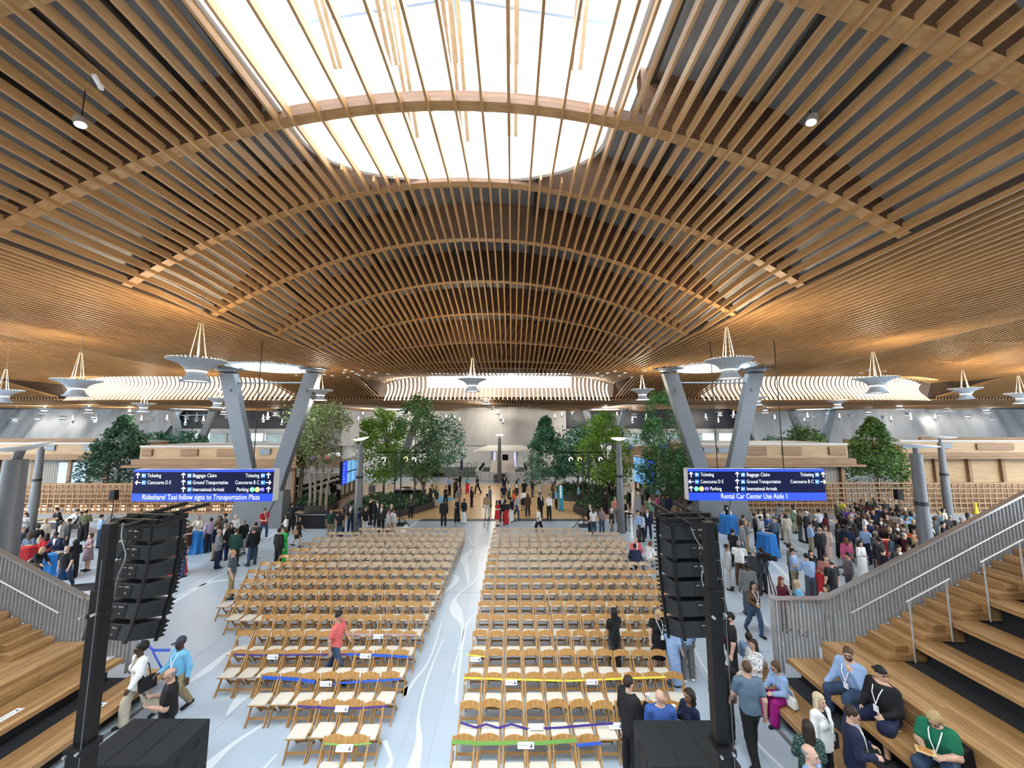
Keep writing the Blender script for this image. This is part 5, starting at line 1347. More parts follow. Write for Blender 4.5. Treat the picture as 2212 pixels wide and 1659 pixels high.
def buffet(u0, u1, v, Yd, label):
    x0, y = atz(u0, v, .78); x1 = atz(u1, v, .78)[0]
    r = empty('buffet_table', ((x0+x1)/2, y, 0), 0, label, 'table', 'buffet tables'); w = x1-x0
    mb = MB(); mb.box((0, 0, .765), (w, Yd, .03)); mb.build('table_top', M_clothw, r)
    mb = MB(); mb.box((0, -Yd/2+.01, .56), (w, .012, .40)); mb.build('skirt', mat('dark table skirt', (.03, .03, .035), .7), r)
    for sx in (-1, 1):
        for sy in (-1, 1): mb = MB(); mb.box((sx*(w/2-.06), sy*(Yd/2-.06), .375), (.04, .04, .75)); mb.build('leg', M_post, r)
    for k in range(max(1, int(w/.9))):
        mb = MB(); mb.box((0, 0, .015), (.5, .3, .03)); mb.box((0, 0, .04), (.44, .24, .03)); o = mb.build('food_tray', M_plate); o.location = (x0+.5+k*.9, y, .782); tag(o, f'tray of food on the {label}', 'tray', f'trays on the {label}')
buffet(66, 205, 1124, .8, 'white buffet table below the warm lattice lights')
buffet(1795, 1990, 1126, .8, 'white buffet table in front of the crowd side lattice')
# sound desk, cases and black tables
M_case = mat('black road case', (.008, .008, .009), .6, 0, .1, 8, spec=.2)
M_alu = mat('aluminium edging', (.62, .63, .65), .35, .8)
def roadcase(u0, u1, vt, vb, Yoff, d, label):
    x0, y = atz(u0, vb); x1 = atz(u1, vb)[0]; h = aty(u0, vt, y)[1]; w = x1-x0
    r = empty('road_case', ((x0+x1)/2, y+d/2+Yoff, 0), 0, label, 'case', 'black road cases')
    mb = MB(); mb.box((0, 0, .08+(h-.08)/2), (w, d, h-.08)); mb.build('body', M_case, r)
    mb = MB()
    for z in (.1, h): mb.box((0, -d/2, z), (w+.03, .03, .03)); mb.box((0, d/2, z), (w+.03, .03, .03))
    for s in (-1, 1): mb.box((s*w/2, -d/2, h/2+.05), (.03, .03, h-.1)); mb.box((s*w/2, 0, h), (.03, d, .03))
    mb.build('edging', M_alu, r)
    for s in (-1, 1):
        for t in (-1, 1): mb = MB(); mb.lathe([(0, -.02), (.04, -.02), (.04, .02), (0, .02)], (s*(w/2-.1), t*(d/2-.1), .04), 10, Matrix.Rotation(PI/2, 4, 'Y')); mb.build('caster', M_blk, r)
    return r
roadcase(622, 640, 1114, 1141, 0, .7, 'black road case with silver edging nearest the red-tee man')
roadcase(641, 657, 1113, 1139, .1, .7, 'black road case with silver edging beside the tan-bag woman')
x, y = atz(684, 1143)
r = empty('control_desk', (x, y+.5, 0), 0, 'long black event control desk behind the green dress woman', 'desk')
mb = MB(); mb.box((0, 0, .86), (2.1, .9, .06)); mb.build('desk_top', M_case, r)
mb = MB(); mb.box((0, -.43, .43), (2.05, .02, .84)); mb.build('drape', mat('black drape', (.006, .006, .008), .9), r)
mb = MB(); mb.box((0, -.452, .88), (2.12, .02, .03)); mb.build('trim', M_alu, r)
for s in (-.9, .9): mb = MB(); mb.box((s, .1, .42), (.06, .06, .82)); mb.build('leg', M_post, r)
o = MB().box((0, 0, .06), (.9, .6, .12), taper=.9).build('mixing_console', M_case); o.location = (x+.2, y+.5, .9); tag(o, 'black sloped mixing console on the event desk', 'console')
for (u, v, lab) in [(620, 1082, 'black monitor screen at the sound desk before the seated operator')]:
    px, pz = aty(u+22, v, y+.9); o = MB().box((0, 0, 0), (.95, .05, .42)).build('monitor', M_case); o.location = (px, y+.9, .95+.24); tag(o, lab, 'monitor')
    MB().box((0, -.028, .02), (.14, .004, .08)).build('badge', M_post, o); MB().box((0, .0, -.225), (.2, .15, .03)).build('stand', M_case, o)
# grand piano
x, y = atz(880, 1082); 
r = empty('grand_piano', (x, y+.3, .0), 0, 'black grand piano with raised lid under the trees', 'piano')
out = [(-1.0, -.75), (.5, -.75), (1.1, -.7), (1.55, -.45), (1.6, -.1), (1.2, .15), (.6, .35), (.2, .7), (-.3, .85), (-1.0, .8)]
M_lac = mat('black lacquer', (.008, .008, .009), .12)
mb = MB(); mb.prism(out, .68, 1.0); mb.build('body', M_lac, r)
mb = MB(); mb.prism(out, 0, .03, M=Matrix.Translation((0, .8, 1.02)) @ Matrix.Rotation(math.radians(35), 4, 'X') @ Matrix.Translation((0, -.8, 0))); mb.build('lid', M_lac, r)
mb = MB(); mb.box((-1.12, 0, .80), (.28, 1.4, .05)); mb.build('keyboard', M_can, r)
mb = MB(); mb.bar((.7, -.6, 1.0), (.7, -.25, 1.5), .03, .03); mb.build('lid_prop', M_lac, r)
for q in ((-.8, -.6), (-.8, .6), (1.3, -.2)): mb = MB(); mb.lathe([(.05, .0), (.05, .68)], (q[0], q[1], .03), 10); mb.build('leg', M_lac, r)
# lighting trusses
M_truss = mat('black truss', (.008, .008, .009), .6)
M_lw = emat('white stage lamp', (1, .97, .9), 14); M_ly = emat('yellow stage lamp', (1, .80, .12), 10)
def truss(u0, u1, ups, vbar, Y, lamps, label):
    xm = aty((u0+u1)/2, vbar, Y)[0]; zb = aty(0, vbar, Y)[1]
    r = empty('lighting_truss', (xm, Y, 0), 0, label, 'truss', 'lighting trusses')
    mb = MB()
    xa, xb = aty(u0, vbar, Y)[0]-xm, aty(u1, vbar, Y)[0]-xm
    for dz in (0, .0): mb.bar((xa, 0, zb), (xb, 0, zb), .05, .05)
    mb.build('crossbar', M_truss, r)
    mb = MB()
    for u in ups:
        xx = aty(u, vbar, Y)[0]-xm; mb.bar((xx, 0, 0), (xx, 0, zb+.1), .07, .07)
    xs = [aty(u, vbar, Y)[0]-xm for u in ups]
    for k in range(9): mb.bar((xs[0], 0, .3+k*.5), (xs[-1], 0, .3+((k+1)*.5 if k % 2 else k*.5)), .03, .03)
    mb.build('tower', M_truss, r)
    mb = MB(); mb.box(((xs[0]+xs[-1])/2, 0, .02), (1.1, .9, .04)); 
    for s in (-1, 1): mb.bar(((xs[0]+xs[-1])/2, 0, .9), ((xs[0]+xs[-1])/2+s*1.0, -.5, .02), .04, .04)
    mb.build('base', M_truss, r)
    for u, v, m in lamps:
        px, pz = aty(u, v, Y-.1)
        mb = MB(); mb.lathe([(0, .25), (.08, .25), (.11, .0), (.09, .0)], (px-xm, -.1, pz), 14, Matrix.Rotation(PI/2+.3, 4, 'X')); c = mb.build('lamp', M_truss, r)
        mb = MB(); mb.lathe([(0, 0), (.13, 0)], (px-xm, -.12, pz), 14, Matrix.Rotation(PI/2, 4, 'X')); mb.build('lens', m, c)
        mb = MB(); mb.bar((px-xm, -.02, pz), (px-xm, 0, zb), .03, .03); mb.build('bracket', M_truss, c)
truss(815, 922, (855, 868), 977, 26.6, [(829, 992, M_lw), (877, 991, M_ly), (895, 993, M_lw)], 'black lighting truss with yellow and white lamps by the piano')
truss(1210, 1322, (1258, 1271), 977, 26.3, [(1233, 992, M_lw), (1252, 992, M_ly), (1297, 992, M_lw)], 'black lighting truss with yellow and white lamps near the steel bin')
def stand_speaker(u, v, base_v, label, lean=0):
    x, y = atz(u, base_v); z = aty(u, v, y)[1]
    r = empty('stand_speaker', (x, y, 0), 0, label, 'loudspeaker', 'speakers on tripod stands')
    mb = MB(); mb.box((0, 0, z), (.36, .34, .62), taper=.9); mb.build('cabinet', M_blk, r, bevel=.02)
    mb = MB(); mb.tube([(0, 0, .25), (0, 0, z-.3)], .022, 8); mb.build('pole', M_blk2, r)
    for k in range(3): a = k*2*PI/3+.4; mb = MB(); mb.tube([(0, 0, .75), (.55*math.cos(a), .55*math.sin(a), .02)], .016, 6); mb.tube([(0, 0, .3), (.28*math.cos(a), .28*math.sin(a), .38)], .01, 5); mb.build('leg', M_blk2, r)
stand_speaker(239, 1069, 1136, 'black speaker on a stand before the warm lattice screen')
stand_speaker(639, 1039, 1085, 'black speaker on a tripod behind the sound desk planter')
stand_speaker(1948, 1068, 1140, 'black speaker on a stand rising above the crowd by the lattice')
# flight information screens
M_scr = emat('blue flight screen', (.10, .34, .72), .75); M_scr2 = emat('deep blue advert screen', (.02, .05, .85), .9); M_scr3 = mat('screen frame', (.02, .03, .05), .4)
M_lit2 = emat('screen text rows', (.45, .75, .95), .9)
def screens(u0, u1, vt0, vb0, Y0, Y1, label, advfirst):
    """a leaning wall of screens from pixel column u0 at depth Y0 to u1 at depth Y1"""
    xa, za = aty(u0, vt0, Y0); xb = aty(u1, vt0, Y1)[0]; zb = aty(u0, vb0, Y0)[1]
    a = Vector((xa, Y0, 0)); b = Vector((xb, Y1, 0)); L = (b-a).length; rz = math.atan2(b.y-a.y, b.x-a.x)
    r = empty('flight_screen_wall', a, rz, label, 'screen wall', 'flight information screens')
    mb = MB(); mb.box2((0, .02, zb), (L, .25, za)); mb.build('housing', M_scr3, r)
    mb = MB(); mb.box2((-.05, -.05, za), (L+.05, .4, za+.12)); mb.build('top_cap', M_white, r)
    n = 4; w = L/n
    for i in range(n):
        adv = (i == 0) if advfirst else (i == n-1)
        for j in range(1 if adv else 2):
            z0 = zb+(za-zb)*(j/2 if not adv else 0)+.06; z1 = zb+(za-zb)*((j+1)/2 if not adv else 1)-.06
            mb = MB(); mb.box2((i*w+.04, 0, z0), ((i+1)*w-.04, .02, z1)); s = mb.build('screen', M_scr2 if adv else M_scr, r)
            mb = MB(); rr = random.Random(i*7+j)
            for k in range(7):
                zz = z0+(z1-z0)*(k+.6)/7.5; ww = w*(.3+.5*rr.random()); mb.box2((i*w+.1, -.006, zz), (i*w+.1+ww*.8, 0, zz+(z1-z0)*.05))
            mb.build('screen_text', M_lit2 if not adv else M_scr, s)
    for i in range(5): mb = MB(); mb.box2((i*L/4-.12+.12*(i == 0)-.12*(i == 4), .05, 0), (i*L/4+.12+.12*(i == 0)-.12*(i == 4), .2, zb)); mb.build('leg', M_ply2, r)
    mb = MB(); mb.box2((-.02, .02, 0), (L+.02, .25, .25)); mb.build('plinth', M_planter, r)
screens(741, 778, 997, 1050, 35.5, 40.5, 'blue flight screen wall behind the lamp post at the floral skirt', True)
screens(1368, 1411, 985, 1040, 41, 35.5, 'blue flight screen wall beside the tall dark green tree', False)
# ticket counter, canopy, pillars and queue posts
r = empty('ticket_counter', (AX+.3, 48, 0), 0, 'white u-shaped ticket counter under the central fin curtain', 'counter')
M_ctr = mat('white counter', (.66, .67, .67), .35)
mb = MB()
pl = [(-3.2, 9), (-3.2, .9), (-2.6, .25), (-1.6, 0), (1.6, 0), (2.6, .25), (3.2, .9), (3.2, 9)]
for i in range(7):
    a, b = pl[i], pl[i+1]
    if i == 3: 
        mb.bar((a[0], a[1], .5), (-.35, 0, .5), .35, 1.0); mb.bar((.35, 0, .5), (b[0], b[1], .5), .35, 1.0); continue
    mb.bar((a[0], a[1], .5), (b[0], b[1], .5), .35, 1.0)
mb.build('front_panel', M_ctr, r)
mb = MB()
for s in (-1, 1): mb.box2((s*2.75, .5, 1.02), (s*3.5, 9, 1.07))
mb.build('counter_top', M_ctr, r)
mb = MB(); mb.add([(-1.7, 1.2, .8), (1.5, 1.2, .8), (1.5, 6, 1.9), (-1.7, 6, 1.9), (-1.7, 1.2, 0), (1.5, 1.2, 0), (1.5, 6, 0), (-1.7, 6, 0)], [(0, 1, 2, 3), (4, 5, 1, 0), (5, 6, 2, 1), (7, 4, 0, 3)]); mb.build('baggage_ramp', mat('pale belt cover', (.66, .63, .58), .6), r)
for s in (-1, 1):
    for k in range(6):
        o = MB().box((0, 0, .2), (.06, .42, .32)).box((0, 0, .02), (.12, .2, .03)).build('desk_monitor', M_case); o.location = (AX+.3+s*2.9, 49+k*1.3, 1.075); o.rotation_euler = (0, 0, s*.5)
        tag(o, 'small black desk monitor on the %s wing of the white ticket counter' % ('queue posts' if s < 0 else 'conifer tree'), 'monitor', 'monitors on the ticket counter %s wing' % ('queue' if s < 0 else 'tree'))
r = empty('counter_canopy', (AX+.3, 58, 0), 0, 'flat lit canopy above the back of the ticket counter', 'canopy')
mb = MB(); mb.add([(-4.6, -2, 2.9), (4.6, -2, 2.9), (2.6, 3, 3.5), (-2.6, 3, 3.5), (-4.6, -2, 3.05), (4.6, -2, 3.05), (2.6, 3, 3.65), (-2.6, 3, 3.65)], [(3, 2, 1, 0), (4, 5, 6, 7), (0, 1, 5, 4), (1, 2, 6, 5), (2, 3, 7, 6), (3, 0, 4, 7)]); mb.build('canopy_roof', M_white, r)
mb = MB()
for s in (-1, 1): mb.box2((s*1.6, 2, 0), (s*2.1, 2.4, 3.5))
mb.build('support', M_white, r)
mb = MB()
for s in (-1, 1): mb.box((s*1.55, 1.95, 1.7), (.25, .05, 2.6))
mb.build('glow_panel', emat('lilac light panel', (.45, .42, .95), 1.6), r)
mb = MB(); mb.box2((-.35, 1.6, 1.3), (.55, 1.7, 2.3)); mb.build('screen', M_case, r)
mb = MB(); 
for k in range(7):
    mb.box((-4.2+k*.28, -1.9+k*.6, 2.96+k*.06), (.12, .3, .03)); mb.box((4.2-k*.28, -1.9+k*.6, 2.96+k*.06), (.12, .3, .03))
mb.build('light_strip', emat('white strip light', (1, 1, 1), 3), r)
for (u, v0, v1, lab) in [(997, 979, 1015, 'dark purple banner pillar among the queue posts, nearer one'), (1004, 974, 1006, 'dark purple banner pillar among the queue posts, farther one')]:
    x, y = atz(u, v1); z = aty(u, v0, y)[1]; o = MB().box((0, 0, z/2), (.34, .14, z)).build('banner_pillar', mat('dark purple', (.012, .008, .10), .5)); o.location = (x, y, .012); tag(o, lab, 'pillar', 'purple banner pillars')
    MB().box((0, -.075, z*.7), (.12, .006, .5)).build('logo_patch', M_wtxt, o)
M_bk = mat('black queue post', (.012, .02, .02), .5)
QP = [(948,1028),(963,1030),(978,1034),(990,1022),(1008,1020),(1010,1012),(1018,1016),(985,1012),(972,1016),(959,1018),(1030,1013),(1024,1012),(1003,1030),(1012,1030)]
for i, (u, v) in enumerate(QP):
    x, y = atz(u, v); r = empty('queue_post', (x, y, .012), 0, 'thin dark queue post on the green carpet beside the ticket counter', 'queue post', 'queue posts on the green carpet')
    MB().lathe([(0, 0), (.17, 0), (.17, .02), (.03, .04), (.03, 1.0), (0, 1.0)], n=10).build('post', M_bk, r)
    if i and i < 12:
        x2, y2 = atz(*QP[i-1])
        if math.hypot(x2-x, y2-y) < 4.5: MB().bar((0, 0, .93), (x2-x, y2-y, .93), .01, .05).build('belt', M_bk, r)
# black pillars, bench on the carpet
for (u, v0, v1, lab) in [(938, 1000, 1030, 'dark check-in kiosk pillar nearest the piano trees'), (944, 998, 1028, 'second dark check-in kiosk pillar beside the piano trees')]:
    x, y = atz(u, v1); z = aty(u, v0, y)[1]; o = MB().box((0, 0, z/2), (.45, .4, z)).build('check_in_kiosk', M_case); o.location = (x, y, .012); tag(o, lab, 'kiosk'); MB().box((0, -.205, z*.75), (.35, .01, .4)).build('screen', M_scr3, o)
for (u, v, w, lab) in [(946, 1028, 1.9, 'low curved wooden bench on the carpet before the kiosks'), (1220, 1022, 1.8, 'low curved wooden bench behind the blue green trees'), (735, 1030, 1.8, 'low bench behind the birch near the flight screens')]:
    x, y = atz(u, v); r = empty('low_bench', (x, y, .012), 0, lab, 'bench', 'low benches')
    MB().prism([(w*math.cos(a)/2*(1 if abs(math.cos(a)) < .8 else 1.0), .35*math.sin(a)) for a in np.linspace(0, 2*PI, 18, endpoint=False)], .34, .44).build('seat', M_oak, r); MB().prism([(w*.42*math.cos(a), .22*math.sin(a)) for a in np.linspace(0, 2*PI, 18, endpoint=False)], 0, .34).build('base', M_planter, r)
# stacked stanchion-like chairs row behind birch: white and black stools
x, y = atz(655, 1075); 
for k in range(14):
    px, py = atz(628+k*8.2, 1078-k*2.6); r = empty('stacked_chair', (px, py, .03), .4, 'folded white and black chair in the leaning line behind the birch', 'chair', 'folded chairs behind the birch')
    MB().bar((0, 0, .05), (.12, .35, .9), .42, .03, up=(0, -1, .3)).build('frame', M_case, r); MB().box((.1, .18, .55), (.36, .05, .3), M=Matrix.Rotation(-.3, 4, 'X')).build('seat_panel', M_can, r)
# bins, video camera, teal banner, yellow cone
x, y = atz(1357, 1146)
r = empty('steel_bin', (x, y, 0), 0, 'shiny cylindrical steel waste bin beside the lamp post', 'bin')
smooth_angle(MB().lathe([(0, 0), (.36, 0), (.36, .88), (.34, .90)], n=28).build('body', mat('polished steel', (.55, .55, .54), .18, .95), r)); smooth_angle(MB().lathe([(.37, .9), (.37, .96), (.30, 1.06), (.12, 1.1), (0, 1.1)], n=28).build('lid', mat('dark steel lid', (.16, .16, .16), .25, .9), r))
for k, (u, v) in enumerate([(1071, 1042), (1087, 1040)]):
    x, y = atz(u, v); o = MB().lathe([(0, 0), (.28, 0), (.28, .85), (.2, .95), (0, .95)], n=18).build('small_bin', M_post); o.location = (x, y, 0); tag(o, ['grey bin beside the distant lamp post on the queue post side', 'grey bin beside the distant lamp post on the counter side'][k], 'bin'); MB().box((0, -.27, .7), (.2, .04, .12)).build('slot', M_hole, o)
x, y = atz(1212, 1104)
r = empty('banner_stand', (x, y, .03), -.15, 'tall teal banner stand beside the woman in the blue tee', 'banner'); z = aty(1212, 1051, y)[1]
MB().box((0, 0, z/2), (.36, .04, z)).build('panel', mat('teal banner', (.03, .25, .36), .5), r); MB().box((0, 0, .02), (.42, .3, .04)).build('foot', M_post, r)
mb = MB()
for k in range(7): mb.box((.0, -.024, z*.55+k*.14), (.13, .006, .07))
mb.build('banner_lettering', M_wtxt, r)
x, y = atz(1658, 1292)
r = empty('video_camera', (x, y, 0), .7, 'black video camera on a tripod behind the maroon-top woman', 'camera')
MB().box((0, 0, 1.52), (.16, .42, .2)).lathe([(.0, .0), (.08, .0), (.09, .2), (0, .2)], (0, -.2, 1.52), 14, Matrix.Rotation(PI/2, 4, 'X')).build('camera_body', M_blk, r); MB().tube([(0, .05, 1.66), (0, -.18, 1.66)], .02, 6).build('handle', M_blk2, r)
MB().box((-.12, .05, 1.6), (.1, .15, .1)).build('viewfinder', M_blk2, r); MB().lathe([(.07, 1.33), (.08, 1.42), (.03, 1.42)], n=12).build('head', M_blk2, r)
for k in range(3): a = k*2*PI/3; MB().tube([(0, 0, 1.36), (.5*math.cos(a), .5*math.sin(a), .02)], .022, 6).build('leg', M_blk2, r)
MB().tube([(.05, .1, 1.42), (.12, .6, 1.25)], .012, 6).build('pan_bar', M_blk2, r)
x, y = atz(2122, 1112, .62); o = MB().lathe([(.14, 0), (.05, .5), (.05, .75), (0, .78)], n=14).build('wet_floor_cone', mat('yellow plastic', (.75, .60, .02), .5)); o.location = (x, 27.0, .62); tag(o, 'yellow plastic cone standing by the lattice beyond the railing', 'cone'); MB().lathe([(.18, 0), (.18, .02), (.1, .02)], n=14).build('foot', mat('yellow plastic', (.75, .6, .02)), o)
# lit signs of distant shops
M_red = emat('pink red shop glow', (1, .12, .3), 1.4); M_vio = emat('violet shop glow', (.25, .12, .95), 1.3); M_cya = emat('cyan shop glow', (.12, .55, .95), 1.3)
for (u0, u1, v0, v1, m, Y, lab) in [(668, 700, 978, 990, M_vio, 50, 'violet glowing shop screen behind the birch tree'), (688, 712, 985, 992, M_red, 49.5, 'pink glowing shop screen behind the birch tree'), (700, 738, 978, 985, M_wtxt, 50.5, 'white lit shop shelf behind the birch tree'), (704, 730, 966, 977, M_scr3, 51, 'dark overhead flight board behind the birch tree'), (1462, 1482, 972, 988, M_cya, 48, 'cyan glowing shop screen behind the tall dark green tree'), (1425, 1450, 962, 972, M_scr2, 50, 'blue overhead sign behind the tall dark green tree'), (1357, 1366, 962, 970, M_scr2, 52, 'small blue overhead sign beside the bright green tree')]:
    xa, za = aty(u0, v0, Y); xb, zb = aty(u1, v1, Y); r = empty('shop_screen', ((xa+xb)/2, Y, 0), 0, lab, 'screen', 'lit shop screens')
    MB().box((0, 0, (za+zb)/2), (xb-xa, .12, za-zb)).build('panel', m, r); MB().box((0, .1, zb/2), (.15, .1, zb)).build('support', M_post, r)
for (u0, u1, v0, v1, Y, lab) in [(620, 760, 1000, 1040, 46, 'long white shop counter behind the birch tree'), (1470, 1530, 1012, 1030, 44, 'white shop counter behind the tall dark green tree')]:
    xa, y = aty(u0, v1, Y)[0], Y; xb = aty(u1, v1, Y)[0]; o = MB().box((0, 0, .55), (xb-xa, .8, 1.1)).build('shop_counter', M_ctr); o.location = ((xa+xb)/2, Y, 0); tag(o, lab, 'counter'); MB().box((0, 0, 1.13), (xb-xa+.1, .9, .05)).build('counter_top', M_white, o)
# blue rope at the corner of the seating, black floor mat
x, y = atz(180, 1268); o = MB().box((0, 0, .006), (2.6, .9, .012)).build('floor_mat', mat('black floor mat', (.015, .015, .017), .9)); o.location = (x+.2, y, .003); o.rotation_euler = (0, 0, .28); tag(o, 'black runner mat on the floor behind the picket railing', 'mat')
pts = [(300, 1375, 11.0), (345, 1420, 10.2)]
ribbon3([(aty(297, 1375, 10.6)[0], 10.6, aty(297, 1375, 10.6)[1]), (aty(330, 1405, 10.0)[0], 10.0, aty(330, 1405, 10.0)[1]), (aty(367, 1405, 9.6)[0], 9.6, aty(367, 1405, 9.6)[1])], .06, RB['blue'], 'blue ribbon barrier strung from the corner post of the railing')
ribbon3([(aty(330, 1405, 10.0)[0], 9.98, aty(330, 1405, 10.0)[1]), (aty(352, 1450, 9.4)[0], 9.4, aty(352, 1450, 9.4)[1])], .07, RB['blue'], 'blue ribbon tail hanging towards the lowest tier')
# ================================================================ people: bodies and clothes grown as smooth surfaces from posed skeletons
def cap_d(P, a, b, ra, rb):
    a = np.asarray(a); b = np.asarray(b); ab = b-a; L = max(float(ab @ ab), 1e-9)
    t = np.clip(((P-a) @ ab)/L, 0, 1)
    q = P - a - t[:, None]*ab
    return np.sqrt((q*q).sum(1)) - (ra+t*(rb-ra))
def ell_d(P, c, r):
    q = (P-np.asarray(c))/np.asarray(r); k = np.sqrt((q*q).sum(1)); return (k-1)*min(r)
def smin(a, b, k):
    h = np.clip(.5+.5*(b-a)/k, 0, 1); return b+(a-b)*h - k*h*(1-h)
def surfnet(f, lo, hi, res):
    lo = np.asarray(lo, float); n = (np.ceil((np.asarray(hi)-lo)/res/4).astype(int)*4)+1
    B = (n-1)//4
    ax = [lo[i]+(np.arange(B[i])*4+2)*res for i in range(3)]
    C = np.stack(np.meshgrid(*ax, indexing='ij'), -1).reshape(-1, 3)
    dc = f(C).reshape(B); near = np.abs(dc) < res*4*1.05+.012
    V = np.repeat(np.repeat(np.repeat(dc, 4, 0), 4, 1), 4, 2)
    V = np.pad(V, ((0, 1),)*3, mode='edge'); M = np.repeat(np.repeat(np.repeat(near, 4, 0), 4, 1), 4, 2); M = np.pad(M, ((0, 1),)*3, mode='edge')
    idx = np.argwhere(M); V[M] = f(lo+idx*res)
    s = V < 0
    cells = [s[a:s.shape[0]-1+a, b:s.shape[1]-1+b, c:s.shape[2]-1+c] for a in (0, 1) for b in (0, 1) for c in (0, 1)]
    cnt = sum(c.astype(np.int8) for c in cells); act = (cnt > 0) & (cnt < 8)
    ci = np.argwhere(act); nv = len(ci)
    if nv == 0: return None
    vid = -np.ones(act.shape, int); vid[act] = np.arange(nv)
    acc = np.zeros((nv, 3)); w = np.zeros(nv)
    cor = [(a, b, c) for a in (0, 1) for b in (0, 1) for c in (0, 1)]
    val = [V[ci[:, 0]+a, ci[:, 1]+b, ci[:, 2]+c] for a, b, c in cor]
    for i in range(8):
        for j in range(i+1, 8):
            d = np.subtract(cor[j], cor[i])
            if abs(d).sum() != 1: continue
            va, vb = val[i], val[j]; x = (va < 0) != (vb < 0); t = np.where(x, va/np.where(va == vb, 1, va-vb), 0)
            acc += np.where(x[:, None], np.asarray(cor[i])+t[:, None]*d, 0); w += x
    verts = lo + (ci + acc/w[:, None])*res
    F = []
    for axn in range(3):
        o = [q for q in range(3) if q != axn]
        sl0 = [slice(1, -1)]*3; sl0[axn] = slice(0, -1); sl1 = list(sl0); sl1[axn] = slice(1, None)
        a = s[tuple(sl0)]; b = s[tuple(sl1)]; e = np.argwhere(a != b)
        if not len(e): continue
        flip = a[tuple(e.T)]
        e = e.copy(); e[:, o[0]] += 1; e[:, o[1]] += 1
        q = []
        for d0, d1 in ((-1, -1), (0, -1), (0, 0), (-1, 0)):
            k = e.copy(); k[:, o[0]] += d0; k[:, o[1]] += d1; q.append(vid[tuple(k.T)])
        q = np.stack(q, 1)
        if axn == 1: flip = ~flip
        q = np.where(flip[:, None], q, q[:, ::-1]); F.append(q)
    return verts, np.concatenate(F)
def todata(name, vf, nm=1):
    v, f = vf; me = bpy.data.meshes.new(name)
    me.vertices.add(len(v)); me.vertices.foreach_set('co', v.astype(np.float32).ravel())
    me.loops.add(len(f)*4); me.loops.foreach_set('vertex_index', f.astype(np.int32).ravel())
    me.polygons.add(len(f)); me.polygons.foreach_set('loop_start', np.arange(0, len(f)*4, 4, dtype=np.int32))
    try: me.polygons.foreach_set('loop_total', np.full(len(f), 4, np.int32))
    except Exception: pass
    me.polygons.foreach_set('use_smooth', np.ones(len(f), bool)); me.update(calc_edges=True); me.validate()
    me.materials.append(None)
    return me
STANDL = ((.05, 0, -1), (.02, -.02, -1))
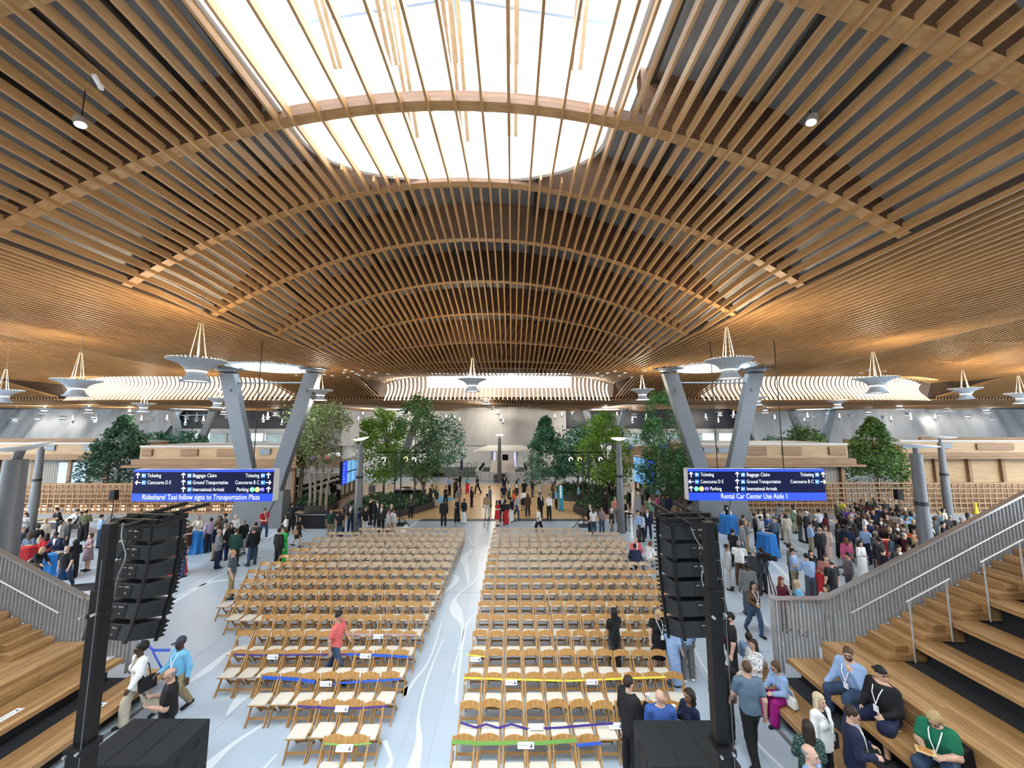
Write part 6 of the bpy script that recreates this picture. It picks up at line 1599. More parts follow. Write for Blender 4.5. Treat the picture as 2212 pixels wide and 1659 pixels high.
POSES = {   # arms: right then left, (upper, fore); legs likewise; x is outward, y forward, z up
 'stand': dict(), 'stand2': dict(legs=(((.10, .05, -1), (.05, -.05, -1)), ((.12, -.05, -1), (.02, .02, -1))), arms=(((.22, -.05, -1), (.05, .35, -.9)), ((.2, 0, -1), (0, .2, -1)))),
 'plate': dict(arms=(((.2, .1, -1), (-.35, 1, .05)), ((.16, -.02, -1), (.05, .2, -1)))),
 'plate2': dict(arms=(((.22, .1, -1), (-.45, 1, .0)), ((.22, .1, -1), (-.45, 1, .05))), hp=12),
 'cross': dict(arms=(((.18, .2, -1), (-1, .55, .12)), ((.18, .2, -1), (-1, .6, .02)))),
 'hip': dict(arms=(((.8, -.15, -.8), (-.75, .4, -.45)), ((.15, 0, -1), (.0, .25, -1)))),
 'phone': dict(arms=(((.12, .25, -1), (-.25, .9, .45)), ((.16, .15, -1), (-.3, .9, .3))), hp=18),
 'photo': dict(arms=(((.1, .55, -.75), (-.15, .75, .75)), ((.15, .3, -1), (-.3, .85, .55)))),
 'drink': dict(arms=(((.2, .3, -1), (-.35, .75, .75)), ((.18, 0, -1), (0, .2, -1)))),
 'walk': dict(legs=(((.03, .42, -1), (.0, .02, -1)), ((.03, -.30, -1), (.0, -.62, -1))), arms=(((.18, -.35, -1), (.03, .1, -1)), ((.18, .3, -1), (0, .65, -.9))), lean=4),
 'walk2': dict(legs=(((.03, -.28, -1), (.0, -.6, -1)), ((.03, .4, -1), (.0, .0, -1))), arms=(((.2, .2, -1), (-.3, 1, -.1)), ((.18, -.25, -1), (.03, .1, -1))), lean=4),
 'bent': dict(lean=42, arms=(((.15, .45, -1), (-.1, .8, -.6)), ((.15, .3, -1), (-.1, .7, -.7))), hp=-10),
 'lean': dict(lean=16, arms=(((.2, .35, -1), (-.2, 1, -.1)), ((.2, .35, -1), (-.2, 1, -.15))), hp=8),
 'raise': dict(arms=(((.55, .6, .35), (.1, .8, .45)), ((.18, 0, -1), (0, .3, -1)))),
 'down': dict(hp=32, arms=(((.25, 0, -1), (.08, .15, -1)), ((.25, 0, -1), (.08, .15, -1)))),
 'sit': dict(sit=1, legs=(((.16, 1, -.06), (.03, .06, -1)), ((.16, 1, -.06), (.03, .10, -1))), arms=(((.16, .25, -1), (-.3, .95, -.15)), ((.16, .25, -1), (-.3, .95, -.1)))),
 'sitlean': dict(sit=1, lean=20, hp=8, legs=(((.18, 1, -.06), (.03, .0, -1)), ((.14, 1, -.06), (.03, .15, -1))), arms=(((.2, .35, -1), (-.45, .9, .0)), ((.2, .3, -1), (-.35, .95, -.1)))),
 'sitchin': dict(sit=1, lean=8, hp=6, hy=25, legs=(((.30, 1, -.02), (.05, -.1, -1)), ((.10, 1, -.0), (.10, .25, -1))), arms=(((.25, .3, -1), (.1, .8, -.5)), ((.2, .35, -1), (-.55, .25, 1)))),
 'sitturn': dict(sit=1, lean=4, hy=70, legs=(((.25, 1, -.05), (.02, .02, -1)), ((.35, 1, -.05), (.05, .10, -1))), arms=(((.2, .25, -1), (-.2, .9, -.35)), ((.25, .2, -1), (-.3, .9, -.25)))),
 'siteat': dict(sit=1, lean=10, hp=38, legs=(((.20, 1, -.04), (-.10, .0, -1)), ((.16, 1, -.02), (.0, .12, -1))), arms=(((.25, .25, -1), (-.45, .95, .05)), ((.25, .25, -1), (-.45, .95, .05)))),
 'sitfloor': dict(sit=1, legs=(((.4, 1, .1), (-.5, .2, -.9)), ((.35, 1, .05), (-.4, .2, -.9))), arms=(((.2, .15, -1), (-.4, .9, -.2)), ((.2, .1, -1), (-.4, .9, -.15))), lean=6)}
def rot(v, M): return np.asarray(M @ Vector(v))
def skeleton(pose, sex):
    p = POSES[pose]; fem = sex == 'f'
    T = Matrix.Rotation(math.radians(p.get('lean', 0)), 3, 'X')
    J = {}; W = lambda x, y, z: np.array((x, -y, z), float)       # forward is -Y
    t2w = lambda x, y, z: np.asarray(T @ Vector((x, -y, z)))
    J['T'] = T; J['pel'] = np.zeros(3); J['neck'] = t2w(0, -.015, .505); 
    sh = .158 if fem else .185
    HM = T @ Matrix.Rotation(math.radians(p.get('hy', 0)), 3, 'Z') @ Matrix.Rotation(math.radians(p.get('hp', 0)-.6*p.get('lean', 0)), 3, 'X')
    J['head'] = J['neck']+np.asarray(T @ Vector((0, 0, .055)))+np.asarray(HM @ Vector((0, -.012, .105))); J['HM'] = HM
    arms = p.get('arms', (((.16, 0, -1), (.05, .22, -1)), ((.16, 0, -1), (.05, .2, -1)))); legs = p.get('legs', (STANDL, STANDL))
    for i, s in ((0, -1), (1, 1)):
        u, f = arms[i]; n = lambda d: W(s*d[0], d[1], d[2])/np.linalg.norm(d)
        a = t2w(s*sh, -.01, .445); e = a+n(u)*(.275 if fem else .29); w = e+n(f)*(.235 if fem else .255); J['sh%d' % i] = a; J['el%d' % i] = e; J['wr%d' % i] = w; J['hd%d' % i] = n(f)
        u, f = legs[i]; h = W(s*.088, 0, -.03); k = h+n(u)*.43; an = k+n(f)*.42; J['hip%d' % i] = h; J['kn%d' % i] = k; J['an%d' % i] = an
        fd = n(f); fw = W(s*.18, 1, 0); fw /= np.linalg.norm(fw)
        if not p.get('sit'):
            tilt = np.clip(-(n(f)[1])*1.0, -.2, .9)      # heel lifts on the trailing leg
            fw = fw*math.sqrt(1-.0)+np.array((0, 0, -1))*(.7*max(0, n(f)[1]))
            fw /= np.linalg.norm(fw)
        J['toe%d' % i] = an+fw*.15+np.array((0, 0, -.045)); J['heel%d' % i] = an-fw*.05+np.array((0, 0, -.045))
    low = min(J['toe%d' % i][2] for i in (0, 1)) if not p.get('sit') else None
    low = min(low, min(J['heel%d' % i][2] for i in (0, 1)))-.038 if low is not None else -.105
    for k in J:
        if k not in ('T', 'HM') and not k.startswith('hd'): J[k] = J[k]-np.array((0, 0, low))
    J['sit'] = p.get('sit'); return J
def torso_d(P, J, fem, fat=0.0, inf=0.0, belly=0.0):
    Q = (P-J['pel']) @ np.asarray(J['T'])          # into the torso frame
    Q = Q*np.array((1, 1.42, 1)); f = fat
    hip, wai, che = (.158, .118, .140) if fem else (.150, .140, .165)
    d = cap_d(Q, (0, 0, -.03), (0, -.0, .08), hip+f, hip*.96+f)
    d = smin(d, cap_d(Q, (0, 0, .10), (0, -.01-belly, .22), wai*1.02+f*1.3, wai+f*1.4), .06)
    d = smin(d, cap_d(Q, (0, -.01, .27), (0, .0, .36), che+f, che*.97+f*.8), .07)
    sx = .115 if fem else .14
    d = smin(d, cap_d(Q, (-sx, .01, .43), (sx, .01, .43), .066+f*.5, .066+f*.5), .06)
    if fem:
        for s in (-1, 1): d = smin(d, ell_d(Q, (s*.062, -.13, .30), (.062, .07, .062)), .04)
    return d*.80-inf
def arm_d(P, J, i, inf=0.0, upto=2.0, fat=0.0):
    a, e, w = J['sh%d' % i], J['el%d' % i], J['wr%d' % i]; f = fat*.4
    if upto < 1: return cap_d(P, a, a+(e-a)*upto, .056+f+inf, .050+f+inf)
    d = cap_d(P, a, e, .054+f+inf, .043+f+inf)
    if upto > 1: d = smin(d, cap_d(P, e, e+(w-e)*(upto-1), .043+f+inf, .043+(.030-.043)*(upto-1)+f*.6+inf), .03)
    return d
def leg_d(P, J, i, inf=0.0, upto=2.0, flare=0.0, fat=0.0):
    a, k, n = J['hip%d' % i], J['kn%d' % i], J['an%d' % i]; f = fat*.6
    if upto <= 1: return cap_d(P, a, a+(k-a)*upto, .086+f+inf, .086+f+(.060-.086)*upto+inf+flare)
    d = cap_d(P, a, k, .086+f+inf, .058+f*.8+inf+flare*.4)
    d = smin(d, cap_d(P, k, k+(n-k)*(upto-1), .058+f*.8+inf+flare*.4, .058+(.036-.058)*(upto-1)+inf+flare), .03)
    c = k+(n-k)*.30
    return smin(d, cap_d(P, c, c+(n-k)*.15, .055+inf+flare*.5, .05+inf+flare*.5), .03) if upto > 1.5 else d
def head_d(P, J, detail):
    Q = (P-J['head']) @ np.asarray(J['HM'])
    d = ell_d(Q, (0, .012, .025), (.076, .094, .094))
    d = smin(d, ell_d(Q, (0, -.026, -.045), (.054, .060, .070)), .035)
    if detail:
        d = smin(d, cap_d(Q, (0, -.088, .012), (0, -.112, -.022), .009, .014), .012)
        for s in (-1, 1):
            d = smin(d, ell_d(Q, (s*.078, .012, -.005), (.010, .020, .032)), .006)
            d = np.maximum(d, -ell_d(Q, (s*.031, -.096, .012), (.017, .014, .011)))
            d = smin(d, cap_d(Q, (s*.012, -.092, .032), (s*.048, -.080, .032), .008, .007), .010)
        d = smin(d, cap_d(Q, (-.018, -.086, -.055), (.018, -.086, -.055), .010, .010), .008)
    return d
def hand_prims(J, i, curl):
    w, dr = J['wr%d' % i], J['hd%d' % i]; s = -1 if i == 0 else 1
    side = np.cross(dr, (0, 0, 1)); 
    if np.linalg.norm(side) < .3: side = np.cross(dr, (0, -1, 0))
    side /= np.linalg.norm(side)
    # thumb side: towards the front / inside
    tin = np.array((-s*.6, -.8, .15)); tin -= dr*(tin @ dr); tin /= np.linalg.norm(tin)
    pal = np.cross(dr, tin); pal /= np.linalg.norm(pal)
    if pal[0]*s > 0: pal = -pal
    pr = []; k = w+dr*.085
    for q, x in enumerate((-.027, -.009, .009, .027)): pr.append((w+dr*.015+tin*x*.7, k+tin*x, .017, .014))
    for q, (x, L) in enumerate(((.030, .070), (.010, .080), (-.010, .074), (-.029, .056))):
        c = curl*(1+.12*q); a = k+tin*x
        m1 = a+(dr*math.cos(c*.5)+pal*math.sin(c*.5))*L*.45
        m2 = m1+(dr*math.cos(c*1.3)+pal*math.sin(c*1.3))*L*.33; m3 = m2+(dr*math.cos(c*2)+pal*math.sin(c*2))*L*.25
        pr += [(a, m1, .0095, .0085), (m1, m2, .0085, .0078), (m2, m3, .0078, .0068)]
    b = w+dr*.028+tin*.026; t1 = b+dr*.022+tin*.026+pal*.012; t2 = t1+dr*.028+tin*.006+pal*.010
    pr += [(b-tin*.012, t1, .014, .011), (t1, t2, .011, .0085)]
    return pr
def body_f(J, fem, fat, detail):
    def f(P):
        d = torso_d(P, J, fem, fat, -.004)
        d = smin(d, cap_d(P, J['neck']-np.asarray(J['T'] @ Vector((0, 0, .04))), J['head']+np.asarray(J['HM'] @ Vector((0, .012, -.03))), .058, .05), .03)
        d = smin(d, head_d(P, J, detail), .018)
        for i in (0, 1):
            d = smin(d, arm_d(P, J, i, fat=fat), .03); d = smin(d, leg_d(P, J, i, fat=fat), .03)
            d = smin(d, cap_d(P, J['heel%d' % i], J['toe%d' % i], .032, .026), .02); d = smin(d, cap_d(P, J['an%d' % i], J['heel%d' % i], .034, .03), .02)
            if not detail:
                w, dr = J['wr%d' % i], J['hd%d' % i]; d = smin(d, cap_d(P, w, w+dr*.09, .028, .034), .02); d = np.minimum(d, cap_d(P, w+dr*.09, w+dr*.16, .030, .018))
                tin = np.array((.6 if i == 0 else -.6, -.8, 0)); tin -= dr*(tin @ dr); tin /= np.linalg.norm(tin)
                d = np.minimum(d, cap_d(P, w+dr*.03, w+dr*.075+tin*.045, .015, .012))
        return d
    return f
def bounds(J, m=.22):
    pts = np.stack([v for k, v in J.items() if k not in ('T', 'HM', 'sit') and not k.startswith('hd')])
    return pts.min(0)-m, pts.max(0)+m
def plane_keep(P, J, z, above):
    q = ((P-J['pel']) @ np.asarray(J['T']))[:, 2]
    return (z-q) if above else (q-z)
def top_f(J, fem, fat, kind):
    inf = {'tee': .012, 'shirt': .013, 'polo': .013, 'jacket': .024, 'blouse': .015, 'tank': .010, 'dress': .012, 'coat': .024, 'inner': .008, 'longdress': .012}[kind]
    slv = {'tee': .62, 'polo': .62, 'shirt': 1.96, 'jacket': 1.93, 'blouse': 1.6, 'tank': 0, 'dress': .35, 'coat': 1.93, 'inner': 0, 'longdress': 1.5}[kind]
    hem = {'tee': -.08, 'shirt': -.05, 'polo': -.08, 'jacket': -.17, 'blouse': -.12, 'tank': -.04, 'dress': -.2, 'coat': -.30, 'inner': -.02, 'longdress': -.2}[kind]
    def f(P):
        d = torso_d(P, J, fem, fat, inf)
        for i in (0, 1):
            if slv: d = smin(d, arm_d(P, J, i, inf*1.0+(.010 if slv < 1 else .0), slv, fat), .03)
        if kind in ('jacket', 'coat', 'tee', 'polo', 'blouse') :
            h = np.asarray(J['T'] @ Vector((0, .0, hem))); d = smin(d, cap_d(P*np.array((1, 1.25, 1)), (J['pel']+h*.2)*np.array((1, 1.25, 1)), (J['pel']+h)*np.array((1, 1.25, 1)), .155+fat+inf, .158+fat+inf), .05) if not J['sit'] else d
        d = np.maximum(d, plane_keep(P, J, hem, True)) if kind not in ('dress', 'longdress') else d
        Q = (P-J['neck']) @ np.asarray(J['T'])
        nr = .070 if kind in ('shirt', 'polo', 'inner') else .085
        d = np.maximum(d, -ell_d(Q, (0, -.03, .035), (nr, nr*1.1, .055)))
        d = np.maximum(d, Q[:, 2]-.02)
        if kind in ('jacket', 'coat'):      # open front showing the shirt
            wv = np.clip((Q[:, 2]+.30)/.30, 0, 1)*.075; front = (Q[:, 1] < -.02) & (Q[:, 2] > -.30)
            d = np.where(front, np.maximum(d, wv-np.abs(Q[:, 0])), d)
        if kind in ('dress', 'longdress') and not J['sit']:
            kz = .50 if kind == 'dress' else .06
            c = (J['hip0']+J['hip1'])/2; kk = (J['kn0']+J['kn1'])/2 if kind == 'dress' else (J['an0']+J['an1'])/2
            s = np.array((1, 1.2, 1)); d = smin(d, cap_d(P*s, (c+np.array((0, 0, .08)))*s, kk*s, .16+inf, .24 if kind == 'dress' else .22), .05)
            d = np.maximum(d, kz-P[:, 2])
        return d
    return f
def bot_f(J, fem, fat, kind):
    def f(P):
        d = torso_d(P, J, fem, fat, .010); d = np.maximum(d, plane_keep(P, J, .10, False))
        if kind in ('skirt', 'longskirt') and not J['sit']:
            s = np.array((1, 1.15, 1)); c = (J['hip0']+J['hip1'])/2+np.array((0, 0, .05)); e = (J['kn0']+J['kn1'])/2 if kind == 'skirt' else (J['an0']+J['an1'])/2
            d = smin(d, cap_d(P*s, c*s, e*s, .165, .215), .05); return np.maximum(d, (.48 if kind == 'skirt' else .12)-P[:, 2])
        up = {'trousers': 1.93, 'jeans': 1.95, 'wide': 1.97, 'shorts': .95, 'skirt': .9, 'longskirt': 1.7, 'leggings': 1.93}[kind]
        fl = {'wide': .055, 'shorts': .022, 'trousers': .018, 'jeans': .012}.get(kind, .0)
        for i in (0, 1): d = smin(d, leg_d(P, J, i, .012 if kind != 'leggings' else .006, up, fl, fat), .025)
        return d
    return f
def shoe_f(J):
    def f(P):
        d = np.full(len(P), 9.0)
        for i in (0, 1):
            q = np.minimum(cap_d(P, J['heel%d' % i], J['toe%d' % i], .043, .040), cap_d(P, J['heel%d' % i]+np.array((0, 0, .0)), J['an%d' % i]+np.array((0, 0, -.01)), .042, .040))
            d = np.minimum(d, q)
        return d if J['sit'] else np.maximum(d, .0-P[:, 2])
    return f
def hair_f(style):
    def f(Q):
        sk = ell_d(Q, (0, .016, .030), (.083, .100, .101))
        if style == 'short': return np.maximum(sk, -(Q @ np.array((0, .62, .78))+.010-.30*np.abs(Q[:, 0])*0))
        if style == 'fringe': return np.maximum(np.maximum(sk+.002, -(Q @ np.array((0, .95, .30))-.005)), Q[:, 2]-.055)
        if style == 'long':
            d = np.maximum(sk-.006, -(Q @ np.array((0, .70, .70))+.004))
            e = ell_d(Q, (0, .055, -.12), (.095, .055, .17)); return np.minimum(smin(d, e, .03), smin(ell_d(Q, (-.075, .02, -.07), (.025, .045, .11)), ell_d(Q, (.075, .02, -.07), (.025, .045, .11)), .01))
        if style == 'bob':
            d = np.maximum(sk-.010, -(Q @ np.array((0, .72, .68))+.004)); e = ell_d(Q, (0, .03, -.035), (.100, .085, .085)); e = np.maximum(e, -(Q[:, 1]+.018)); return smin(d, e, .02)
        if style == 'bun':
            d = np.maximum(sk, -(Q @ np.array((0, .66, .75))+.006)); return np.minimum(d, ell_d(Q, (0, .115, .055), (.042, .042, .042)))
        if style == 'afro':
            d = ell_d(Q, (0, .06, .045), (.115, .105, .115)); d = smin(np.maximum(sk, -(Q @ np.array((0, .66, .75))+.006)), d, .02); return d+.006*np.sin(Q[:, 0]*95)*np.sin(Q[:, 1]*95)*np.sin(Q[:, 2]*95)
        if style == 'curly':
            d = np.maximum(ell_d(Q, (0, .02, .01), (.118, .112, .125)), -(Q @ np.array((0, .80, .60))+.012)); e = ell_d(Q, (0, .05, -.10), (.115, .07, .12)); return smin(d, e, .03)+.007*np.sin(Q[:, 0]*80)*np.sin(Q[:, 1]*80+1)*np.sin(Q[:, 2]*70)
        if style == 'cap' or style == 'capback':
            d = np.maximum(ell_d(Q, (0, .012, .036), (.088, .106, .104)), .030-Q[:, 2]); s = -1 if style == 'cap' else 1
            b = np.maximum(ell_d(Q, (0, s*.105, .038), (.070, .085, .012)), 0.0-s*Q[:, 1]*1.0+.0); return np.minimum(d, b)
        if style == 'hat':
            d = np.maximum(ell_d(Q, (0, .01, .05), (.085, .1, .11)), .035-Q[:, 2]); return np.minimum(d, np.maximum(ell_d(Q, (0, .01, .04), (.15, .17, .012)), 0*Q[:, 2]-1))
        if style == 'beard': return np.maximum(ell_d(Q, (0, -.030, -.060), (.062, .068, .070)), np.maximum(Q[:, 2]+.028, Q[:, 1]-.02))
    return f
PC = {}
def proto(pose, sex, fat, det):
    k = (pose, sex, fat, det)
    if k in PC: return PC[k]
    J = skeleton(pose, sex); lo, hi = bounds(J); fem = sex == 'f'
    r = .0115 if det == 2 else (.019 if det == 1 else .030)
    vf = surfnet(body_f(J, fem, fat, det == 2), lo, hi, r)
    if det == 2:
        for i in (0, 1):
            pr = hand_prims(J, i, .75 if pose in ('plate', 'plate2', 'drink', 'phone', 'photo', 'siteat', 'sitlean') else .42)
            def hf(P, pr=pr):
                d = None
                for n_, (a, b, ra, rb) in enumerate(pr):
                    q = cap_d(P, a, b, ra, rb); d = q if d is None else (smin(d, q, .010) if n_ < 4 else smin(d, q, .0035))
                return d
            A = np.stack([p for q in pr for p in q[:2]]); h = surfnet(hf, A.min(0)-.03, A.max(0)+.03, .0058)
            vf = (np.concatenate([vf[0], h[0]]), np.concatenate([vf[1], h[1]+len(vf[0])]))
    PC[k] = (J, todata('person', vf), {}); return PC[k]
def cloth(pr, key, f, name, det):
    J, _, C = pr
    if key not in C:
        lo, hi = bounds(J, .30); vf = surfnet(f, lo, hi, .014 if det == 2 else (.021 if det == 1 else .032))
        C[key] = None if vf is None else todata(name, vf)
    return C[key]
HC = {}
def hairmesh(style, det):
    k = (style, det)
    if k not in HC: HC[k] = todata('hair', surfnet(hair_f(style), (-.2, -.23, -.34), (.2, .22, .22), .009 if det == 2 else (.014 if det == 1 else .02)))
    return HC[k]
CL = dict(black=(.010, .010, .012), navy=(.010, .015, .045), charcoal=(.035, .036, .040), grey=(.13, .135, .14), lightgrey=(.34, .34, .35), white=(.68, .68, .67), cream=(.56, .51, .42), tan=(.30, .20, .12), khaki=(.26, .205, .125),
 brown=(.085, .048, .028), blue=(.035, .085, .28), lightblue=(.24, .35, .55), skyblue=(.15, .42, .64), greyblue=(.10, .15, .21), red=(.40, .015, .02), coral=(.58, .12, .12), pink=(.50, .09, .20), salmon=(.42, .17, .14), green=(.02, .36, .07), darkgreen=(.010, .045, .035), kelly=(.008, .13, .07), sage=(.10, .17, .10),
 maroon=(.09, .008, .02), magenta=(.27, .008, .15), purple=(.10, .05, .20), lilac=(.34, .28, .40), mauve=(.22, .15, .17), orange=(.70, .12, .02), denim=(.035, .06, .115), yellow=(.60, .50, .08), teal=(.03, .20, .22), rosered=(.60, .04, .09), beige=(.42, .37, .29), olive=(.09, .09, .05), slate=(.055, .075, .10))
SK = dict(l=(.52, .32, .235), m=(.40, .235, .155), t=(.28, .155, .095), b=(.15, .08, .05), d=(.07, .036, .024))
HR = dict(k=(.008, .007, .007), d=(.024, .014, .009), b=(.075, .042, .022), y=(.36, .25, .12), w=(.50, .49, .47), g=(.22, .21, .20), a=(.13, .04, .018), p=(.46, .38, .25), s=(.03, .035, .06))
WORD = dict(lightgrey='light grey', lightblue='light blue', skyblue='sky blue', greyblue='grey blue', darkgreen='dark green', rosered='rose red', kelly='green')
def cm(col, fab=True):
    n = ('fabric ' if fab else '')+col
    return mat(n, CL[col], .75, 0, .10, 9, spec=.25)
def skm(s): return mat('skin '+s, SK[s], .5, 0, .05, 14, spec=.35)
def hrm(h): return mat('hair '+h, HR[h], .6, 0, .25, 40, (1, 1, .2), spec=.3)
def pattern(n, c1, c2, sc):
    if n in MATS: return MATS[n]
    m = bpy.data.materials.new(n); m.use_nodes = True; nt = m.node_tree; b = nt.nodes['Principled BSDF']; b.inputs['Roughness'].default_value = .8
    tc = nt.nodes.new('ShaderNodeTexCoord'); v = nt.nodes.new('ShaderNodeTexVoronoi'); v.inputs['Scale'].default_value = sc
    r = nt.nodes.new('ShaderNodeValToRGB'); r.color_ramp.interpolation = 'CONSTANT'; r.color_ramp.elements[0].color = (*c2, 1); r.color_ramp.elements[1].color = (*c1, 1); r.color_ramp.elements[1].position = .35
    nt.links.new(tc.outputs['Object'], v.inputs['Vector']); nt.links.new(v.outputs['Distance'], r.inputs[0]); nt.links.new(r.outputs[0], b.inputs['Base Color']); MATS[n] = m; return m
PAT = dict(floral=('white floral', (.68, .67, .64), (.08, .09, .14), 26), darkfloral=('dark green floral', (.010, .035, .03), (.16, .24, .22), 34), navyfloral=('navy floral', (.012, .018, .045), (.45, .46, .5), 20), plaid=('dark plaid', (.012, .012, .014), (.10, .10, .10), 22), stripe=('white patterned', (.55, .58, .62), (.08, .12, .22), 18), peach=('peach floral', (.50, .33, .28), (.62, .55, .50), 24))
def cmat(c): return pattern(*PAT[c]) if c in PAT else cm(c)
def cword(c): return PAT[c][0] if c in PAT else WORD.get(c, c)
KW = dict(tee='tee', shirt='shirt', polo='polo shirt', jacket='jacket', blouse='top', tank='sleeveless top', dress='dress', coat='jacket', longdress='long dress', trousers='trousers', jeans='jeans', wide='wide trousers', shorts='shorts', skirt='skirt', longskirt='long skirt', leggings='leggings')
PEOPLE = []
def person(u, v, pose, face, sex, skin, hair, top, bot, where, det=0, sc=None, fat=0.0, ex='', pos=None, shoes='black', inner='white', desc=None, ztop=None):
    """u, v: pixel of the crown; face: degrees, 0 faces the camera, 90 faces picture right, 180 away"""
    tk, tc = top.split(':'); bk, bc = bot.split(':') if bot else (None, None)
    hs, hc = hair.split(':')
    sc = sc or (1.0 if sex == 'm' else .935)
    pr = proto(pose, sex, fat, det); J = pr[0]; rz = math.radians(face)
    off = J['head']+np.asarray(J['HM'] @ Vector((0, .01, .125))); R = Matrix.Rotation(rz, 3, 'Z'); o2 = R @ Vector(off)*sc
    if pos is None:
        x, y = atz(u, v, o2.z + (ztop or 0)); pos = (x-o2.x, y-o2.y, (ztop or 0))
    same = tc == bc and tk in ('jacket', 'coat')
    if desc is None:
        desc = f'{cword(tc)} suit' if same else (f'{cword(tc)} {KW[tk]}' + (f' and {cword(bc)} {KW[bk]}' if bk else ''))
    b = bpy.data.objects.new('person', pr[1]); COL.objects.link(b); b.location = pos; b.rotation_euler = (0, 0, rz); b.scale = (sc, sc, sc)
    tag(b, f'person in {desc}, {where}', 'person', 'people in the hall')
    def part(nm, me, m, M=None):
        if me is None: return None
        o = bpy.data.objects.new(nm, me); COL.objects.link(o); o.parent = b
        if len(me.materials) == 0: me.materials.append(None)
        o.material_slots[0].link = 'OBJECT'; o.material_slots[0].material = m
        if M is not None: o.matrix_local = M
        return o
    b.material_slots[0].link = 'OBJECT'; b.material_slots[0].material = skm(skin)
    fem = sex == 'f'
    nm = 'dress' if 'dress' in tk else ('jacket' if tk in ('jacket', 'coat') else 'shirt')
    part(nm, cloth(pr, tk, top_f(J, fem, fat, tk), nm, det), cmat(tc))
    if tk in ('jacket', 'coat'): part('shirt', cloth(pr, 'inner', top_f(J, fem, fat, 'inner'), 'shirt', det), cm(inner))
    if bk: bn = 'skirt' if 'skirt' in bk else ('shorts' if bk == 'shorts' else 'trousers'); part(bn, cloth(pr, bk, bot_f(J, fem, fat, bk), bn, det), cmat(bc))
    part('shoes', cloth(pr, 'shoe', shoe_f(J), 'shoes', det), cm(shoes))
    HMx = Matrix.Translation(J['head']) @ J['HM'].to_4x4()
    if hs != 'bald': part('cap' if 'cap' in hs or hs == 'hat' else 'hair', hairmesh(hs, det), hrm(hc), HMx)
    if hs.startswith('cap') or hs == 'hat': part('hair', hairmesh('fringe', det), hrm('d'), HMx)
    if 'beard' in ex: part('beard', hairmesh('beard', det), hrm('d' if hc in 'ks' else hc), HMx)
    Tm = Matrix.Translation(J['pel']) @ J['T'].to_4x4()
    if det == 2:
        mb = MB()
        for s in (-1, 1): mb.lathe([(0, .0), (.008, .003), (.0095, .009)], (s*.031, -.084, .013), 10, Matrix.Rotation(PI/2, 4, 'X'))
        o = mb.build('eyes', mat('dark eyes', (.03, .02, .015), .2)); part('eyes', o.data, mat('dark eyes', (.03, .02, .015), .2), HMx); bpy.data.objects.remove(o)
        mb = MB(); mb.tube([(-.02, -.092, -.057), (0, -.0985, -.055), (.02, -.092, -.057)], [.003, .005, .003], 6); o = mb.build('mouth'); part('mouth', o.data, mat('lips', (.35, .12, .10), .5), HMx); bpy.data.objects.remove(o)
    if 'glass' in ex:
        mb = MB()
        for s in (-1, 1): mb.tube([(s*.034+.024*math.cos(a), -.103, .013+.019*math.sin(a)) for a in np.linspace(0, 2*PI, 13)], .0035, 5); mb.tube([(s*.058, -.10, .015), (s*.080, .01, .012)], .003, 5)
        mb.tube([(-.01, -.108, .015), (.01, -.108, .015)], .003, 5); o = mb.build('eyeglasses'); part('eyeglasses', o.data, M_case, HMx); bpy.data.objects.remove(o)
    if 'lan' in ex:
        yb = -(.165+fat+ (.02 if fem else 0)); zl = .17; mb = MB(); P = [(-.075, .03, .515), (-.075, yb*.55, .47), (-.055, yb*.90, .38), (0, yb-.012, zl+.03)]
        mb.tube(P, .009 if det else .012, 5); mb.tube([(-p[0], p[1], p[2]) for p in P], .009 if det else .012, 5)
        mb.box((0, yb-.016, zl-.04), (.085, .006, .115)); o = mb.build('lanyard_badge'); part('lanyard_badge', o.data, M_paper, Tm); bpy.data.objects.remove(o)
    if 'bag' in ex:
        s = -1 if 'bagR' in ex else 1; mb = MB(); mb.box((s*.24, .05, -.06), (.12, .30, .26)); mb.tube([(s*.22, .0, .06), (s*.16, -.06, .3), (s*.10, -.02, .50), (s*.13, .12, .3), (s*.22, .12, .06)], .012, 5)
        o = mb.build('shoulder_bag', cm('tan' if 'tanbag' in ex else ('white' if 'whitebag' in ex else ('brown' if 'brownbag' in ex else 'black')))); o.matrix_world = b.matrix_world; MW = Matrix.Translation(pos) @ Matrix.Rotation(rz, 4, 'Z') @ Matrix.Scale(sc, 4) @ Tm
        o.matrix_world = MW; tag(o, f'shoulder bag carried by the person in {desc}'[:120], 'bag')
    hw = lambda i, a=.09, up=0: Vector(pos)+R @ Vector(J['wr%d' % i]+J['hd%d' % i]*a+np.array((0, 0, up)))*sc
    short = ' '.join(desc.split()[:7])
    if 'plate' in ex.split():
        o = MB().box((0, 0, 0), (.24, .17, .012)).build('food_plate', M_plate); o.location = hw(0, .15, .03); o.rotation_euler = (0, 0, rz+.4); tag(o, f'bamboo plate held by the person in {short}', 'plate'); MB().box((0, 0, .014), (.16, .10, .02)).build('food', M_food, o)
    if 'phone' in ex.split():
        o = MB().box((0, 0, 0), (.075, .01, .15)).build('phone', M_case, bevel=.004); o.location = hw(0, .12, .02); o.rotation_euler = (.5, 0, rz); tag(o, f'dark phone held by the person in {short}', 'phone'); MB().box((0, .006, 0), (.066, .002, .135)).build('phone_screen', M_scr3, o)
    if 'cup' in ex.split():
        o = smooth_angle(MB().lathe([(0, 0), (.03, 0), (.038, .1), (0, .1)], n=12).build('drink_cup', M_can)); o.location = hw(0, .08, -.02); tag(o, f'pale cup held by the person in {short}', 'cup')
    PEOPLE.append(b); return b
